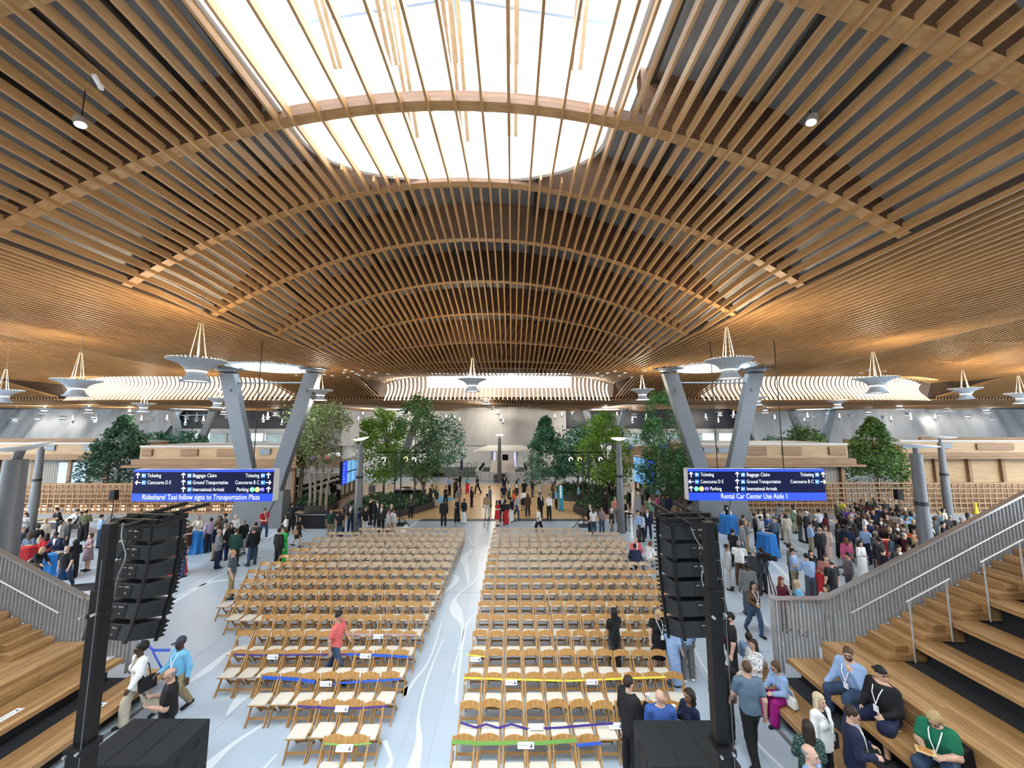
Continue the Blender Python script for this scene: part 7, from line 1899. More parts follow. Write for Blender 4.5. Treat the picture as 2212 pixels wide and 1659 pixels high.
# ================================================================ the people, placed by the pixel of the crown of the head
p = person
def seatpos(k, u, dx, dz=.93):
    X = AX+TXK(k)+dx; zr = TZK(k)+dz-CH; zc = X*F/(u-1106); return (X, (zc-math.sin(TH)*zr)/math.cos(TH), TZK(k)+.012)
# --- near, right side of the chair block and on the steps
p(1326, 1313, 'photo', 200, 'f', 'm', 'long:k', 'tee:black', 'trousers:plaid', 'standing between chair rows photographing with a phone', 2, ex='phone')
p(1424, 1320, 'down', 10, 'f', 'l', 'short:y', 'dress:black', '', 'short blond hair, looking down at the chair row end', 2, .97, ex='lan', fat=.015)
p(1480, 1316, 'stand', 190, 'm', 'l', 'short:d', 'shirt:lightblue', 'trousers:grey', 'white sneakers, standing behind the hung line array', 2, shoes='white')
p(1450, 1330, 'stand2', 120, 'f', 'l', 'long:b', 'longdress:lightblue', '', 'half hidden behind the line array bottom', 1)
p(1357, 1459, 'drink', 115, 'm', 'l', 'short:d', 'jacket:black', 'trousers:black', 'balding, holding a drink beside the front subwoofer stack', 2, 1.04, ex='cup')
p(1425, 1490, 'cross', 175, 'm', 'l', 'bald:d', 'tee:blue', 'jeans:denim', 'bald, seen from behind by the subwoofer stack', 2, 1.0, fat=.03)
p(1488, 1488, 'drink', 290, 'f', 't', 'curly:d', 'blouse:navy', 'trousers:navy', 'dark curly hair, beside the bald man at the subwoofer', 2, ex='cup', desc='navy spotted dress')
p(1558, 1408, 'stand', 170, 'm', 'm', 'short:k', 'shirt:black', 'trousers:black', 'black hair, half behind the lifting mast', 2)
p(1612, 1428, 'walk', 175, 'm', 'l', 'short:b', 'tee:greyblue', 'trousers:black', 'walking away beside the lifting mast', 2, 1.05, fat=.01, shoes='black')
p(1577, 1322, 'stand2', 250, 'm', 'l', 'short:k', 'tee:black', 'trousers:black', 'dark beard, standing behind the lifting mast', 2, 1.03, ex='beard', fat=.01)
p(1556, 1330, 'plate', 150, 'f', 'l', 'long:d', 'blouse:maroon', 'skirt:white', 'holding papers, half behind the line array', 1, ex='lan')
p(1626, 1256, 'walk2', 5, 'f', 'm', 'long:k', 'shirt:brown', 'jeans:denim', 'long black hair, walking toward the steps with lanyard', 2, ex='lan', shoes='black')
p(1626, 1380, 'sit', -70, 'f', 'l', 'long:d', 'blouse:floral', 'skirt:floral', 'smiling, seated on the lowest tier corner', 2, pos=seatpos(0, 1626, 0.18), desc='white floral dress')
p(1659, 1348, 'sit', 130, 'm', 'm', 'short:d', 'shirt:lightblue', 'trousers:khaki', 'seated back-turned at the railing corner', 2, pos=(AX+TXK(0)+.22, 10.42, .422), desc='pale blue shirt and tan vest')
p(1690, 1423, 'sitlean', -80, 'f', 'l', 'bob:b', 'jacket:lightblue', 'wide:magenta', 'eyeglasses, seated on the lowest tier', 2, pos=seatpos(0, 1690, 0.34), ex='glass', inner='lightblue', desc='light blue jacket and magenta trousers')
p(1837, 1394, 'sitchin', -70, 'm', 'l', 'short:b', 'shirt:lightblue', 'jeans:denim', 'bearded, hand on chin, on the second tier', 2, sc=1.08, pos=seatpos(1, 1837, 0.52), ex='beard glass lan', fat=.04)
p(1905, 1429, 'sitturn', -75, 'm', 'l', 'capback:k', 'shirt:black', 'shorts:navy', 'black cap, lanyard, seated on the second tier', 2, sc=1.08, pos=seatpos(1, 1905, 0.52), ex='lan glass', fat=.05)
p(2022, 1527, 'siteat', -60, 'f', 'l', 'bob:y', 'tee:kelly', 'jeans:denim', 'eating from a plate, seated on the second tier', 2, pos=seatpos(1, 2022, 0.50), ex='plate lan glass', fat=.04, sc=1.03)
p(1768, 1497, 'stand', 20, 'f', 'l', 'long:p', 'jacket:white', 'trousers:black', 'long blond hair, lanyard, standing before the lowest tier', 2, ex='lan bagL', inner='black', desc='white jacket over black')
p(1744, 1556, 'cross', 160, 'f', 'l', 'long:d', 'blouse:darkfloral', 'trousers:black', 'long hair, back turned before the steps', 2)
p(1841, 1526, 'plate2', 60, 'm', 'l', 'short:d', 'jacket:navy', 'trousers:navy', 'dark cropped hair, chatting before the steps', 2, ex='lan', inner='lightblue', ztop=0)
p(1747, 1609, 'stand', 35, 'm', 'l', 'fringe:g', 'shirt:lightblue', 'trousers:navy', 'bald, lowest in the picture before the steps', 2)
# --- near, left side
p(305, 1389, 'walk', -25, 'f', 'd', 'afro:k', 'jacket:white', 'wide:beige', 'big dark hair, walking past the lowest tier', 2, .97, ex='bagL glass', inner='khaki', desc='white blazer and beige trousers')
p(392, 1375, 'walk2', -20, 'm', 'd', 'cap:s', 'shirt:skyblue', 'trousers:khaki', 'navy cap, walking beside the seating', 2, ex='beard lan', shoes='black')
p(364, 1445, 'phone', -55, 'm', 'l', 'fringe:g', 'polo:black', 'trousers:black', 'balding, looking at a phone behind the subwoofer', 2, ex='phone glass', fat=.015)
p(733, 1320, 'walk', 88, 'm', 'm', 'short:k', 'polo:coral', 'jeans:denim', 'walking between the chair rows', 2)
p(504, 1187, 'stand2', 110, 'm', 'l', 'short:y', 'polo:slate', 'trousers:khaki', 'standing at the outer corner of the chairs', 1, 1.02)
p(613, 1139, 'phone', -25, 'f', 'l', 'long:b', 'longdress:green', '', 'standing at the outer end of a chair row', 1, .97)
p(604, 1141, 'stand', 160, 'm', 'm', 'short:k', 'jacket:black', 'trousers:black', 'hidden behind the bright green dress', 1)
p(647, 1115, 'walk', 95, 'f', 'l', 'long:d', 'dress:black', '', 'tan bag, striding past the road cases', 1, ex='bagR tanbag')
p(620, 1110, 'plate', -60, 'f', 'l', 'long:k', 'blouse:white', 'skirt:black', 'reading papers in front of the road cases', 1)
p(573, 1098, 'walk2', 60, 'm', 'l', 'short:d', 'tee:red', 'jeans:denim', 'lanyard, striding past the column pedestal', 1, ex='lan', shoes='white')
# --- group by the blue table
for a in [
 (393, 1098, 'stand', 70, 'f', 'l', 'long:k', 'blouse:teal', 'longskirt:yellow', 'long hair, beyond the blue-clothed table'),
 (408, 1127, 'plate', 80, 'f', 'l', 'bob:g', 'dress:brown', '', 'grey hair, at the blue-clothed table'),
 (429, 1114, 'lean', 10, 'm', 'l', 'short:g', 'jacket:beige', 'trousers:beige', 'leaning over the blue-clothed table'),
 (457, 1118, 'plate', 230, 'm', 'm', 'short:k', 'shirt:lilac', 'trousers:black', 'at the blue-clothed table, back turned'),
 (475, 1114, 'stand', 20, 'f', 't', 'curly:d', 'blouse:brown', 'trousers:black', 'curly hair, behind the suited group'),
 (487, 1109, 'stand', -30, 'm', 'm', 'short:k', 'shirt:charcoal', 'trousers:charcoal', 'behind the suited group by the lattice end'),
 (510, 1112, 'stand', 40, 'f', 'l', 'bob:w', 'blouse:white', 'trousers:lightgrey', 'light hair, behind the black blazer man'),
 (468, 1130, 'stand2', 100, 'm', 'm', 'short:d', 'jacket:navy', 'trousers:khaki', 'between the bald blazer man and the table'),
 (474, 1143, 'cross', 140, 'm', 'l', 'fringe:g', 'jacket:grey', 'trousers:navy', 'bald, in the suited group'),
 (488, 1130, 'stand', 10, 'm', 'l', 'short:g', 'jacket:black', 'trousers:navy', 'facing the camera within the suited group'),
 (500, 1129, 'stand', 60, 'f', 'l', 'long:k', 'blouse:navy', 'trousers:black', 'long black hair in the suited group'),
 (511, 1141, 'stand', 185, 'm', 'l', 'short:b', 'jacket:darkgreen', 'trousers:black', 'back turned in the suited group'),
 (528, 1122, 'stand2', 260, 'm', 'm', 'short:g', 'jacket:black', 'trousers:lightgrey', 'at the outer edge of the suited group'),
 (553, 1128, 'stand', 250, 'm', 'l', 'short:d', 'jacket:charcoal', 'trousers:charcoal', 'behind the black jacket man in jeans'),
 (549, 1138, 'stand2', 240, 'm', 'l', 'short:b', 'jacket:black', 'jeans:denim', 'casual stance facing the suited group'),
 (387, 1140, 'stand', 60, 'f', 't', 'curly:k', 'blouse:lilac', 'trousers:white', 'dark curly hair beside the hung speakers'),
 (397, 1162, 'stand2', 150, 'f', 'l', 'long:y', 'blouse:black', 'jeans:denim', 'blond hair, beside the red-clothed table by the speakers'),
]: p(*a, det=1)
# --- left crowd beyond the railing
for a in [
 (35, 1115, 'stand', 160, 'f', 'l', 'long:k', 'blouse:pink', 'trousers:black', 'beside the thick lamp post'),
 (56, 1108, 'phone', 20, 'f', 'l', 'long:k', 'blouse:lightgrey', 'trousers:black', 'black hair, behind the buffet table end'),
 (122, 1097, 'lean', -20, 'm', 'l', 'short:k', 'tee:black', 'trousers:black', 'serving behind the buffet table'),
 (170, 1099, 'bent', 140, 'm', 'l', 'short:d', 'shirt:white', 'jeans:grey', 'bending over the buffet table'),
 (187, 1101, 'plate', 200, 'm', 'm', 'short:d', 'shirt:olive', 'trousers:black', 'at the buffet table beside the bending man'),
 (220, 1111, 'plate', 150, 'm', 'l', 'short:k', 'shirt:lightblue', 'jeans:denim', 'at the buffet end behind the hung speakers'),
 (135, 1123, 'stand', 120, 'f', 'l', 'bob:d', 'blouse:white', 'trousers:white', 'in front of the buffet table'),
 (99, 1121, 'plate', 40, 'f', 'l', 'bob:y', 'blouse:beige', 'trousers:tan', 'blond, at the buffet corner'),
 (84, 1133, 'bent', 200, 'm', 'l', 'short:d', 'jacket:black', 'trousers:khaki', 'back turned at the red-clothed table'),
 (49, 1138, 'plate', 110, 'm', 'l', 'cap:g', 'shirt:slate', 'shorts:grey', 'at the red-clothed table near the lamp post'),
 (120, 1150, 'lean', 0, 'm', 'b', 'short:k', 'jacket:navy', 'trousers:navy', 'tie, leaning between red and blue tables'),
 (103, 1152, 'stand', 210, 'f', 'l', 'long:d', 'blouse:red', 'trousers:black', 'beside the navy suit man leaning forward'),
 (165, 1165, 'plate', 250, 'f', 'd', 'curly:k', 'blouse:black', 'trousers:black', 'black curly hair at the blue-clothed table'),
 (197, 1152, 'cross', -20, 'f', 'l', 'bob:b', 'dress:mauve', '', 'standing before the blue-clothed table'),
 (94, 1181, 'bent', 90, 'f', 'l', 'long:y', 'blouse:black', 'skirt:tan', 'blond, bending by the railing'),
 (146, 1178, 'walk', 20, 'm', 'l', 'bald:d', 'tee:black', 'jeans:denim', 'bald, walking past the blue-clothed table', ),
 (83, 1212, 'sit', 60, 'm', 't', 'cap:k', 'jacket:black', 'trousers:charcoal', 'black cap, sitting low behind the railing'),
 (150, 1120, 'stand', -30, 'm', 'm', 'short:k', 'shirt:charcoal', 'trousers:black', 'half hidden behind the bending man'),
 (20, 1128, 'stand', 60, 'm', 'm', 'short:d', 'shirt:navy', 'trousers:black', 'at the edge by the thick lamp post'),
 (66, 1150, 'stand2', 200, 'f', 'l', 'long:b', 'blouse:greyblue', 'skirt:charcoal', 'beside the cap man at the red table'),
 (175, 1106, 'lean', 10, 'f', 'l', 'bun:d', 'shirt:black', 'trousers:black', 'serving behind the buffet beside the lattice'),
 (252, 1120, 'stand', 30, 'm', 'm', 'short:k', 'shirt:charcoal', 'jeans:denim', 'behind the top of the hung speakers'),
]: p(*a, det=1)
# --- centre of the wood floor and its edge
for a in [
 (959, 1078, 'stand', 182, 'm', 'd', 'short:k', 'jacket:black', 'trousers:black', 'back turned on the ramp strip'),
 (988, 1075, 'hip', 8, 'f', 'l', 'long:y', 'tank:black', 'wide:black', 'blond, hand on hip at the ramp'),
 (1003, 1077, 'plate', -30, 'f', 'd', 'bun:k', 'blouse:black', 'wide:white', 'brown shoulder bag at the ramp'),
 (1020, 1051, 'plate2', 70, 'f', 'l', 'long:k', 'jacket:black', 'trousers:black', 'holding a plate mid wood floor'),
 (992, 1052, 'stand2', -30, 'm', 'l', 'bald:g', 'polo:grey', 'trousers:khaki', 'bald, behind the long blond woman'),
 (963, 1050, 'plate2', 0, 'f', 'l', 'bob:d', 'tank:black', 'trousers:black', 'standing on the blue floor emblem'),
 (971, 1030, 'plate', 60, 'm', 'l', 'short:g', 'shirt:lightblue', 'trousers:black', 'beyond the blue floor emblem'),
 (943, 1051, 'stand', 60, 'f', 'l', 'long:b', 'coat:darkgreen', 'trousers:cream', 'beside the planter under the piano trees'),
 (934, 1047, 'lean', 60, 'm', 'l', 'short:k', 'jacket:charcoal', 'trousers:denim', 'beside the piano keyboard'),
 (889, 1069, 'phone', 40, 'f', 'l', 'bob:g', 'blouse:charcoal', 'trousers:black', 'hand at mouth before the planter'),
 (1010, 1029, 'stand', -10, 'f', 'l', 'long:b', 'tee:skyblue', 'longskirt:rosered', 'far side of the wood floor'),
 (1031, 1028, 'walk', -60, 'm', 'm', 'short:k', 'tee:black', 'trousers:black', 'walking on the far side of the wood floor'),
 (990, 1043, 'stand2', 30, 'm', 'l', 'short:w', 'shirt:black', 'trousers:black', 'white hair, behind the bald grey polo man'),
 (986, 1027, 'plate', 50, 'f', 'l', 'bun:k', 'blouse:black', 'trousers:black', 'dark bun near the queue posts'),
 (994, 1021, 'stand', -60, 'm', 'l', 'short:k', 'jacket:black', 'trousers:charcoal', 'farthest of the cluster by the queue posts'),
 (982, 1034, 'stand', 90, 'm', 'l', 'short:k', 'shirt:charcoal', 'trousers:black', 'middle of the cluster by the queue posts'),
 (1058, 1050, 'plate', 70, 'f', 'l', 'bob:b', 'longdress:greyblue', '', 'mid wood floor holding papers'),
 (1052, 1066, 'stand', 178, 'm', 'd', 'short:k', 'shirt:tan', 'trousers:white', 'back turned mid wood floor'),
 (1088, 1046, 'stand2', 200, 'm', 'm', 'short:k', 'tee:navy', 'trousers:khaki', 'back turned behind the red dress group'),
 (1089, 1025, 'cross', 20, 'm', 'd', 'short:k', 'jacket:navy', 'trousers:navy', 'beside the distant lamp post bins'),
 (1099, 1039, 'plate', 70, 'f', 'l', 'long:k', 'blouse:stripe', 'longskirt:darkfloral', 'beside the distant lamp post'),
 (1116, 1038, 'stand', 160, 'f', 'm', 'long:k', 'tank:white', 'skirt:plaid', 'before the ticket counter corner'),
 (1133, 1037, 'walk', 30, 'm', 'm', 'short:k', 'tee:black', 'trousers:black', 'head turned, before the teal counter sign'),
 (1110, 1058, 'plate', 120, 'f', 'l', 'long:a', 'blouse:orange', 'skirt:charcoal', 'behind the light grey shirt walker'),
 (1130, 1057, 'stand', 200, 'f', 'd', 'bun:k', 'blouse:white', 'skirt:black', 'back turned behind the brown jacket woman'),
 (1074, 1081, 'cross', 60, 'f', 'l', 'long:k', 'dress:red', '', 'long black hair at the front of the ramp'),
 (1085, 1072, 'phone', 10, 'm', 'l', 'short:d', 'jacket:black', 'trousers:charcoal', 'lanyard, between the two women in red'),
 (1093, 1080, 'stand', 200, 'f', 'l', 'bun:d', 'blouse:black', 'longskirt:red', 'back turned at the ramp'),
 (1105, 1074, 'stand2', 60, 'f', 'l', 'long:k', 'blouse:black', 'wide:white', 'long black hair beside the long red skirt'),
 (1117, 1067, 'walk', 70, 'm', 'l', 'short:d', 'shirt:lightgrey', 'jeans:denim', 'striding at the front of the wood floor'),
 (1140, 1066, 'stand', 190, 'f', 'l', 'long:b', 'coat:brown', 'trousers:black', 'dark bag, back turned on the wood floor'),
 (1151, 1033, 'phone', 60, 'm', 'l', 'short:k', 'jacket:charcoal', 'trousers:grey', 'with phone, far across the wood floor'),
 (1168, 1041, 'phone', 50, 'm', 'l', 'short:d', 'polo:stripe', 'trousers:greyblue', 'near the spiky planter'),
 (1167, 1065, 'stand', 40, 'm', 'l', 'short:k', 'jacket:black', 'trousers:black', 'lanyard, left of the white shirt man with plate'),
 (1186, 1067, 'plate', -40, 'm', 'l', 'short:d', 'shirt:white', 'trousers:black', 'holding a plate near the teal banner'),
 (1201, 1055, 'stand2', 100, 'f', 'l', 'curly:y', 'tee:skyblue', 'leggings:black', 'big blond curls beside the teal banner'),
 (1163, 1094, 'walk', -75, 'm', 't', 'short:k', 'tee:white', 'shorts:black', 'walking behind the last chair row'),
 (1249, 1047, 'plate', 70, 'f', 'l', 'bun:a', 'tee:skyblue', 'trousers:charcoal', 'behind the teal banner by the planter'),
 (1358, 1044, 'cross', 20, 'm', 'l', 'short:w', 'shirt:white', 'trousers:black', 'tie, white hair, behind the lamp post'),
 (1279, 1036, 'stand', 60, 'm', 'l', 'short:k', 'shirt:mauve', 'trousers:lightgrey', 'behind the truss tower among trees'),
 (1319, 1043, 'stand', 20, 'm', 'm', 'short:k', 'jacket:black', 'trousers:black', 'nearest the lamp post beneath the bright tree'),
 (1332, 1044, 'stand2', -50, 'f', 'l', 'long:k', 'blouse:charcoal', 'trousers:grey', 'beside the lamp post collar'),
 (1308, 1060, 'phone', 0, 'm', 'm', 'short:k', 'shirt:black', 'trousers:black', 'among the planter leaves holding a camera'),
 (1328, 1073, 'stand', 10, 'm', 'l', 'short:g', 'shirt:salmon', 'trousers:grey', 'lanyard, beside the lamp post'),
 (1350, 1079, 'stand2', 160, 'f', 'l', 'bob:y', 'tank:black', 'trousers:white', 'behind the lamp post near the bin'),
 (1274, 1089, 'stand', 40, 'm', 'l', 'short:g', 'jacket:black', 'trousers:black', 'grey hair beside the truss base'),
 (1281, 1096, 'stand', 185, 'f', 'l', 'long:b', 'tee:white', 'jeans:denim', 'long brown hair, back turned at the last chairs'),
 (1299, 1095, 'plate', 15, 'f', 'l', 'long:b', 'shirt:mauve', 'jeans:denim', 'holding a plate at the last chairs'),
 (1321, 1098, 'plate', 250, 'm', 'l', 'short:w', 'tee:black', 'shorts:grey', 'white hair, at the last chairs'),
 (1393, 1038, 'stand', 20, 'm', 'l', 'cap:w', 'shirt:white', 'trousers:grey', 'white cap before the flight screens'),
 (1400, 1045, 'hip', 185, 'm', 'l', 'short:k', 'jacket:black', 'trousers:black', 'arms wide, back turned before the flight screens'),
 (1386, 1047, 'plate', 60, 'f', 'l', 'short:d', 'blouse:lilac', 'trousers:charcoal', 'left of the arms-wide man'),
 (1410, 1046, 'stand', -30, 'm', 'l', 'short:w', 'shirt:greyblue', 'trousers:khaki', 'white hair, right of the arms-wide man'),
 (1418, 1047, 'plate', -40, 'm', 'l', 'short:w', 'shirt:lightblue', 'trousers:grey', 'outermost by the flight screens'),
 (1403, 1073, 'stand', -10, 'm', 'l', 'short:d', 'jacket:sage', 'trousers:charcoal', 'lanyard, in front of the flight screens'),
 (1421, 1069, 'lean', 60, 'f', 'l', 'bob:d', 'blouse:pink', 'trousers:black', 'behind the top of the hung speakers, pink'),
 (1432, 1067, 'stand', 190, 'm', 'm', 'short:k', 'jacket:charcoal', 'trousers:charcoal', 'behind the speaker frame, nearer the screens'),
 (1442, 1067, 'stand', 170, 'm', 'm', 'short:k', 'jacket:navy', 'trousers:black', 'behind the speaker frame, nearer the sign'),
 (1378, 1102, 'stand', 40, 'm', 'l', 'short:k', 'shirt:lightblue', 'trousers:charcoal', 'left of the bin group by the speakers'),
 (1384, 1106, 'stand', 130, 'f', 'm', 'bob:k', 'blouse:stripe', 'trousers:black', 'strap bag, beside the steel bin'),
 (1398, 1097, 'stand2', -20, 'm', 'l', 'short:d', 'jacket:navy', 'trousers:navy', 'lanyard, between bin and hung speakers'),
 (1451, 1031, 'walk', 60, 'm', 'l', 'short:g', 'jacket:blue', 'trousers:navy', 'dark backpack by the tall dark green tree'),
 (1442, 1039, 'stand', 170, 'f', 'm', 'long:k', 'blouse:brown', 'skirt:charcoal', 'beside the tall dark green tree trunk'),
 (1172, 1007, 'stand', 20, 'f', 'l', 'long:y', 'tee:lightblue', 'trousers:teal', 'on the green carpet behind the conifer'),
 (1218, 1003, 'stand', 40, 'm', 'l', 'short:k', 'shirt:maroon', 'trousers:black', 'on the carpet behind the blue green trees'),
]: p(*a)
for a in [
 (716, 1098, 'stand', 20, 'm', 'm', 'short:k', 'polo:darkgreen', 'trousers:khaki', 'first of the group behind last chairs'),
 (735, 1104, 'stand', 190, 'f', 'l', 'long:d', 'tee:black', 'jeans:denim', 'back turned behind the last chairs'),
 (741, 1097, 'stand2', -40, 'f', 'm', 'long:k', 'blouse:charcoal', 'trousers:charcoal', 'half hidden beside the black-tee woman'),
 (758, 1088, 'phone', 0, 'm', 'l', 'short:d', 'jacket:charcoal', 'trousers:navy', 'open white shirt, facing the chairs'),
 (777, 1096, 'stand', 170, 'f', 'l', 'bob:k', 'blouse:navy', 'longskirt:navyfloral', 'before the lamp post'),
 (790, 1093, 'stand', 60, 'm', 'l', 'short:d', 'polo:black', 'trousers:white', 'beside the lamp post and the floral skirt'),
 (825, 1088, 'stand', 10, 'm', 'l', 'fringe:g', 'jacket:charcoal', 'trousers:black', 'old, tie, near the planter edge'),
 (839, 1100, 'stand2', 120, 'm', 'l', 'short:b', 'shirt:lightgrey', 'trousers:khaki', 'back to camera near the truss, paler grey'),
 (850, 1098, 'stand', 140, 'm', 'l', 'short:d', 'shirt:white', 'trousers:beige', 'near the truss base behind the chairs'),
 (846, 1089, 'stand', -30, 'm', 'l', 'bald:g', 'shirt:charcoal', 'trousers:black', 'bald, behind the white shirt by the truss'),
 (801, 1075, 'raise', 80, 'm', 'l', 'short:b', 'tee:black', 'trousers:black', 'arm raised beneath the planter tree'),
 (815, 1078, 'stand', 40, 'm', 'm', 'short:k', 'jacket:black', 'trousers:black', 'beside the raised arm by the planter'),
 (721, 1040, 'stand', 175, 'm', 'l', 'short:k', 'jacket:black', 'trousers:grey', 'back turned before the blue flight screens'),
 (732, 1041, 'plate', 200, 'f', 'm', 'bun:k', 'blouse:white', 'longskirt:black', 'beside the suited man at the flight screens'),
 (633, 1085, 'plate2', 180, 'm', 'm', 'short:k', 'tee:black', 'trousers:black', 'operating the sound desk'),
 (599, 1070, 'stand', 40, 'f', 'l', 'long:k', 'jacket:slate', 'jeans:denim', 'beside the steel column edge'),
 (804, 1041, 'stand', 20, 'm', 'l', 'short:b', 'shirt:grey', 'trousers:khaki', 'behind the bright green tree'),
]: p(*a)
# --- right crowd
for a in [
 (1582, 1142, 'stand', 110, 'm', 'm', 'short:k', 'polo:black', 'trousers:black', 'by the photographer of the pale suit group'),
 (1601, 1129, 'stand2', 40, 'm', 'l', 'hat:k', 'shirt:grey', 'jeans:denim', 'black hat and badge by the speaker edge'),
 (1595, 1168, 'lean', 150, 'm', 'd', 'short:g', 'tee:white', 'trousers:brown', 'bending slightly with a camera'),
 (1569, 1175, 'stand', 60, 'm', 't', 'short:k', 'jacket:lightgrey', 'trousers:lightgrey', 'hands clasped beside the hung speakers'),
 (1613, 1215, 'stand', 165, 'm', 'd', 'short:k', 'jacket:grey', 'trousers:slate', 'back turned, nearest of the suits'),
 (1628, 1185, 'stand', 180, 'm', 'l', 'short:g', 'jacket:charcoal', 'trousers:charcoal', 'grey hair, back turned'),
 (1643, 1182, 'stand', 190, 'm', 'l', 'short:k', 'jacket:slate', 'trousers:charcoal', 'black hair, back turned beside grey hair man'),
 (1629, 1108, 'plate', 60, 'm', 'm', 'short:k', 'shirt:charcoal', 'trousers:black', 'left side of the open-floor blue table'),
 (1642, 1114, 'plate', 30, 'm', 'm', 'short:k', 'shirt:lightgrey', 'trousers:charcoal', 'behind the open-floor blue table'),
 (1657, 1110, 'plate', -20, 'm', 'l', 'cap:w', 'shirt:blue', 'trousers:navy', 'white cap behind the open-floor blue table'),
 (1671, 1116, 'drink', -60, 'm', 'l', 'short:k', 'shirt:greyblue', 'trousers:navy', 'right side of the open-floor blue table'),
 (1683, 1087, 'stand', 190, 'm', 'b', 'short:k', 'jacket:grey', 'trousers:charcoal', 'tall, back turned near the lattice'),
 (1697, 1110, 'plate', 150, 'f', 'm', 'bob:d', 'jacket:cream', 'trousers:cream', 'black shoulder bag, back turned'),
 (1713, 1092, 'stand', 20, 'f', 'd', 'bun:k', 'coat:sage', 'trousers:beige', 'white scarf near the lattice'),
 (1741, 1104, 'plate', 210, 'm', 'l', 'short:w', 'jacket:black', 'trousers:black', 'white hair near the buffet'),
 (1767, 1100, 'plate', 160, 'f', 'l', 'bun:k', 'shirt:stripe', 'trousers:black', 'at the buffet end'),
 (1751, 1127, 'phone', 60, 'm', 'l', 'short:d', 'shirt:lightblue', 'trousers:khaki', 'lilac-blue shirt facing the big black suit'),
 (1770, 1139, 'stand', 190, 'm', 'l', 'fringe:g', 'jacket:black', 'trousers:black', 'large, balding, back turned'),
 (1704, 1174, 'stand', 60, 'm', 'l', 'short:k', 'tee:grey', 'trousers:charcoal', 'black hair behind the bearded cap man'),
 (1711, 1184, 'plate', 40, 'm', 'l', 'cap:d', 'tee:lightblue', 'trousers:khaki', 'brown cap and beard by the red table'),
 (1740, 1195, 'lean', 170, 'm', 'l', 'short:k', 'shirt:lightblue', 'trousers:slate', 'back turned at the red table'),
 (1751, 1188, 'plate', -20, 'f', 'l', 'long:k', 'blouse:black', 'trousers:maroon', 'long dark hair at the red table'),
 (1783, 1197, 'plate', -40, 'm', 'l', 'short:b', 'polo:salmon', 'trousers:khaki', 'reddish hair at the red table'),
 (1794, 1208, 'stand', 185, 'm', 'l', 'cap:g', 'tee:black', 'trousers:black', 'dark cap, back turned at the red table'),
 (1831, 1193, 'plate', 260, 'm', 'm', 'short:k', 'shirt:grey', 'trousers:slate', 'moustache and tie at the red table'),
 (1857, 1168, 'plate', 10, 'f', 'l', 'long:d', 'blouse:white', 'longskirt:white', 'puffy sleeves, facing the camera'),
 (1826, 1161, 'stand', 170, 'f', 'l', 'long:a', 'blouse:pink', 'trousers:pink', 'auburn hair, back turned'),
 (1809, 1131, 'stand', 20, 'f', 'd', 'long:k', 'longdress:black', '', 'long dark hair mid crowd'),
 (1783, 1136, 'plate', -60, 'f', 'l', 'long:b', 'blouse:peach', 'longskirt:peach', 'beside the large black suit'),
 (1868, 1136, 'plate', 280, 'm', 'l', 'fringe:d', 'shirt:lightblue', 'trousers:navy', 'bald with beard by the dense crowd'),
 (1906, 1183, 'plate', 80, 'm', 'l', 'short:d', 'jacket:black', 'trousers:black', 'in profile beside the picket railing'),
 (1940, 1177, 'plate', -10, 'm', 'l', 'short:d', 'jacket:charcoal', 'trousers:black', 'facing the camera beside the railing'),
 (1687, 1246, 'cross', 20, 'f', 'l', 'long:a', 'blouse:maroon', 'trousers:black', 'red hair, behind the railing corner'),
 (1721, 1252, 'stand', 60, 'f', 'l', 'short:p', 'shirt:skyblue', 'trousers:white', 'blond, behind the railing corner'),
 (1784, 1263, 'drink', -70, 'f', 'l', 'long:d', 'blouse:lightgrey', 'trousers:black', 'holding a glass behind the railing slope'),
]: p(*a, det=1)
rr = random.Random(11)
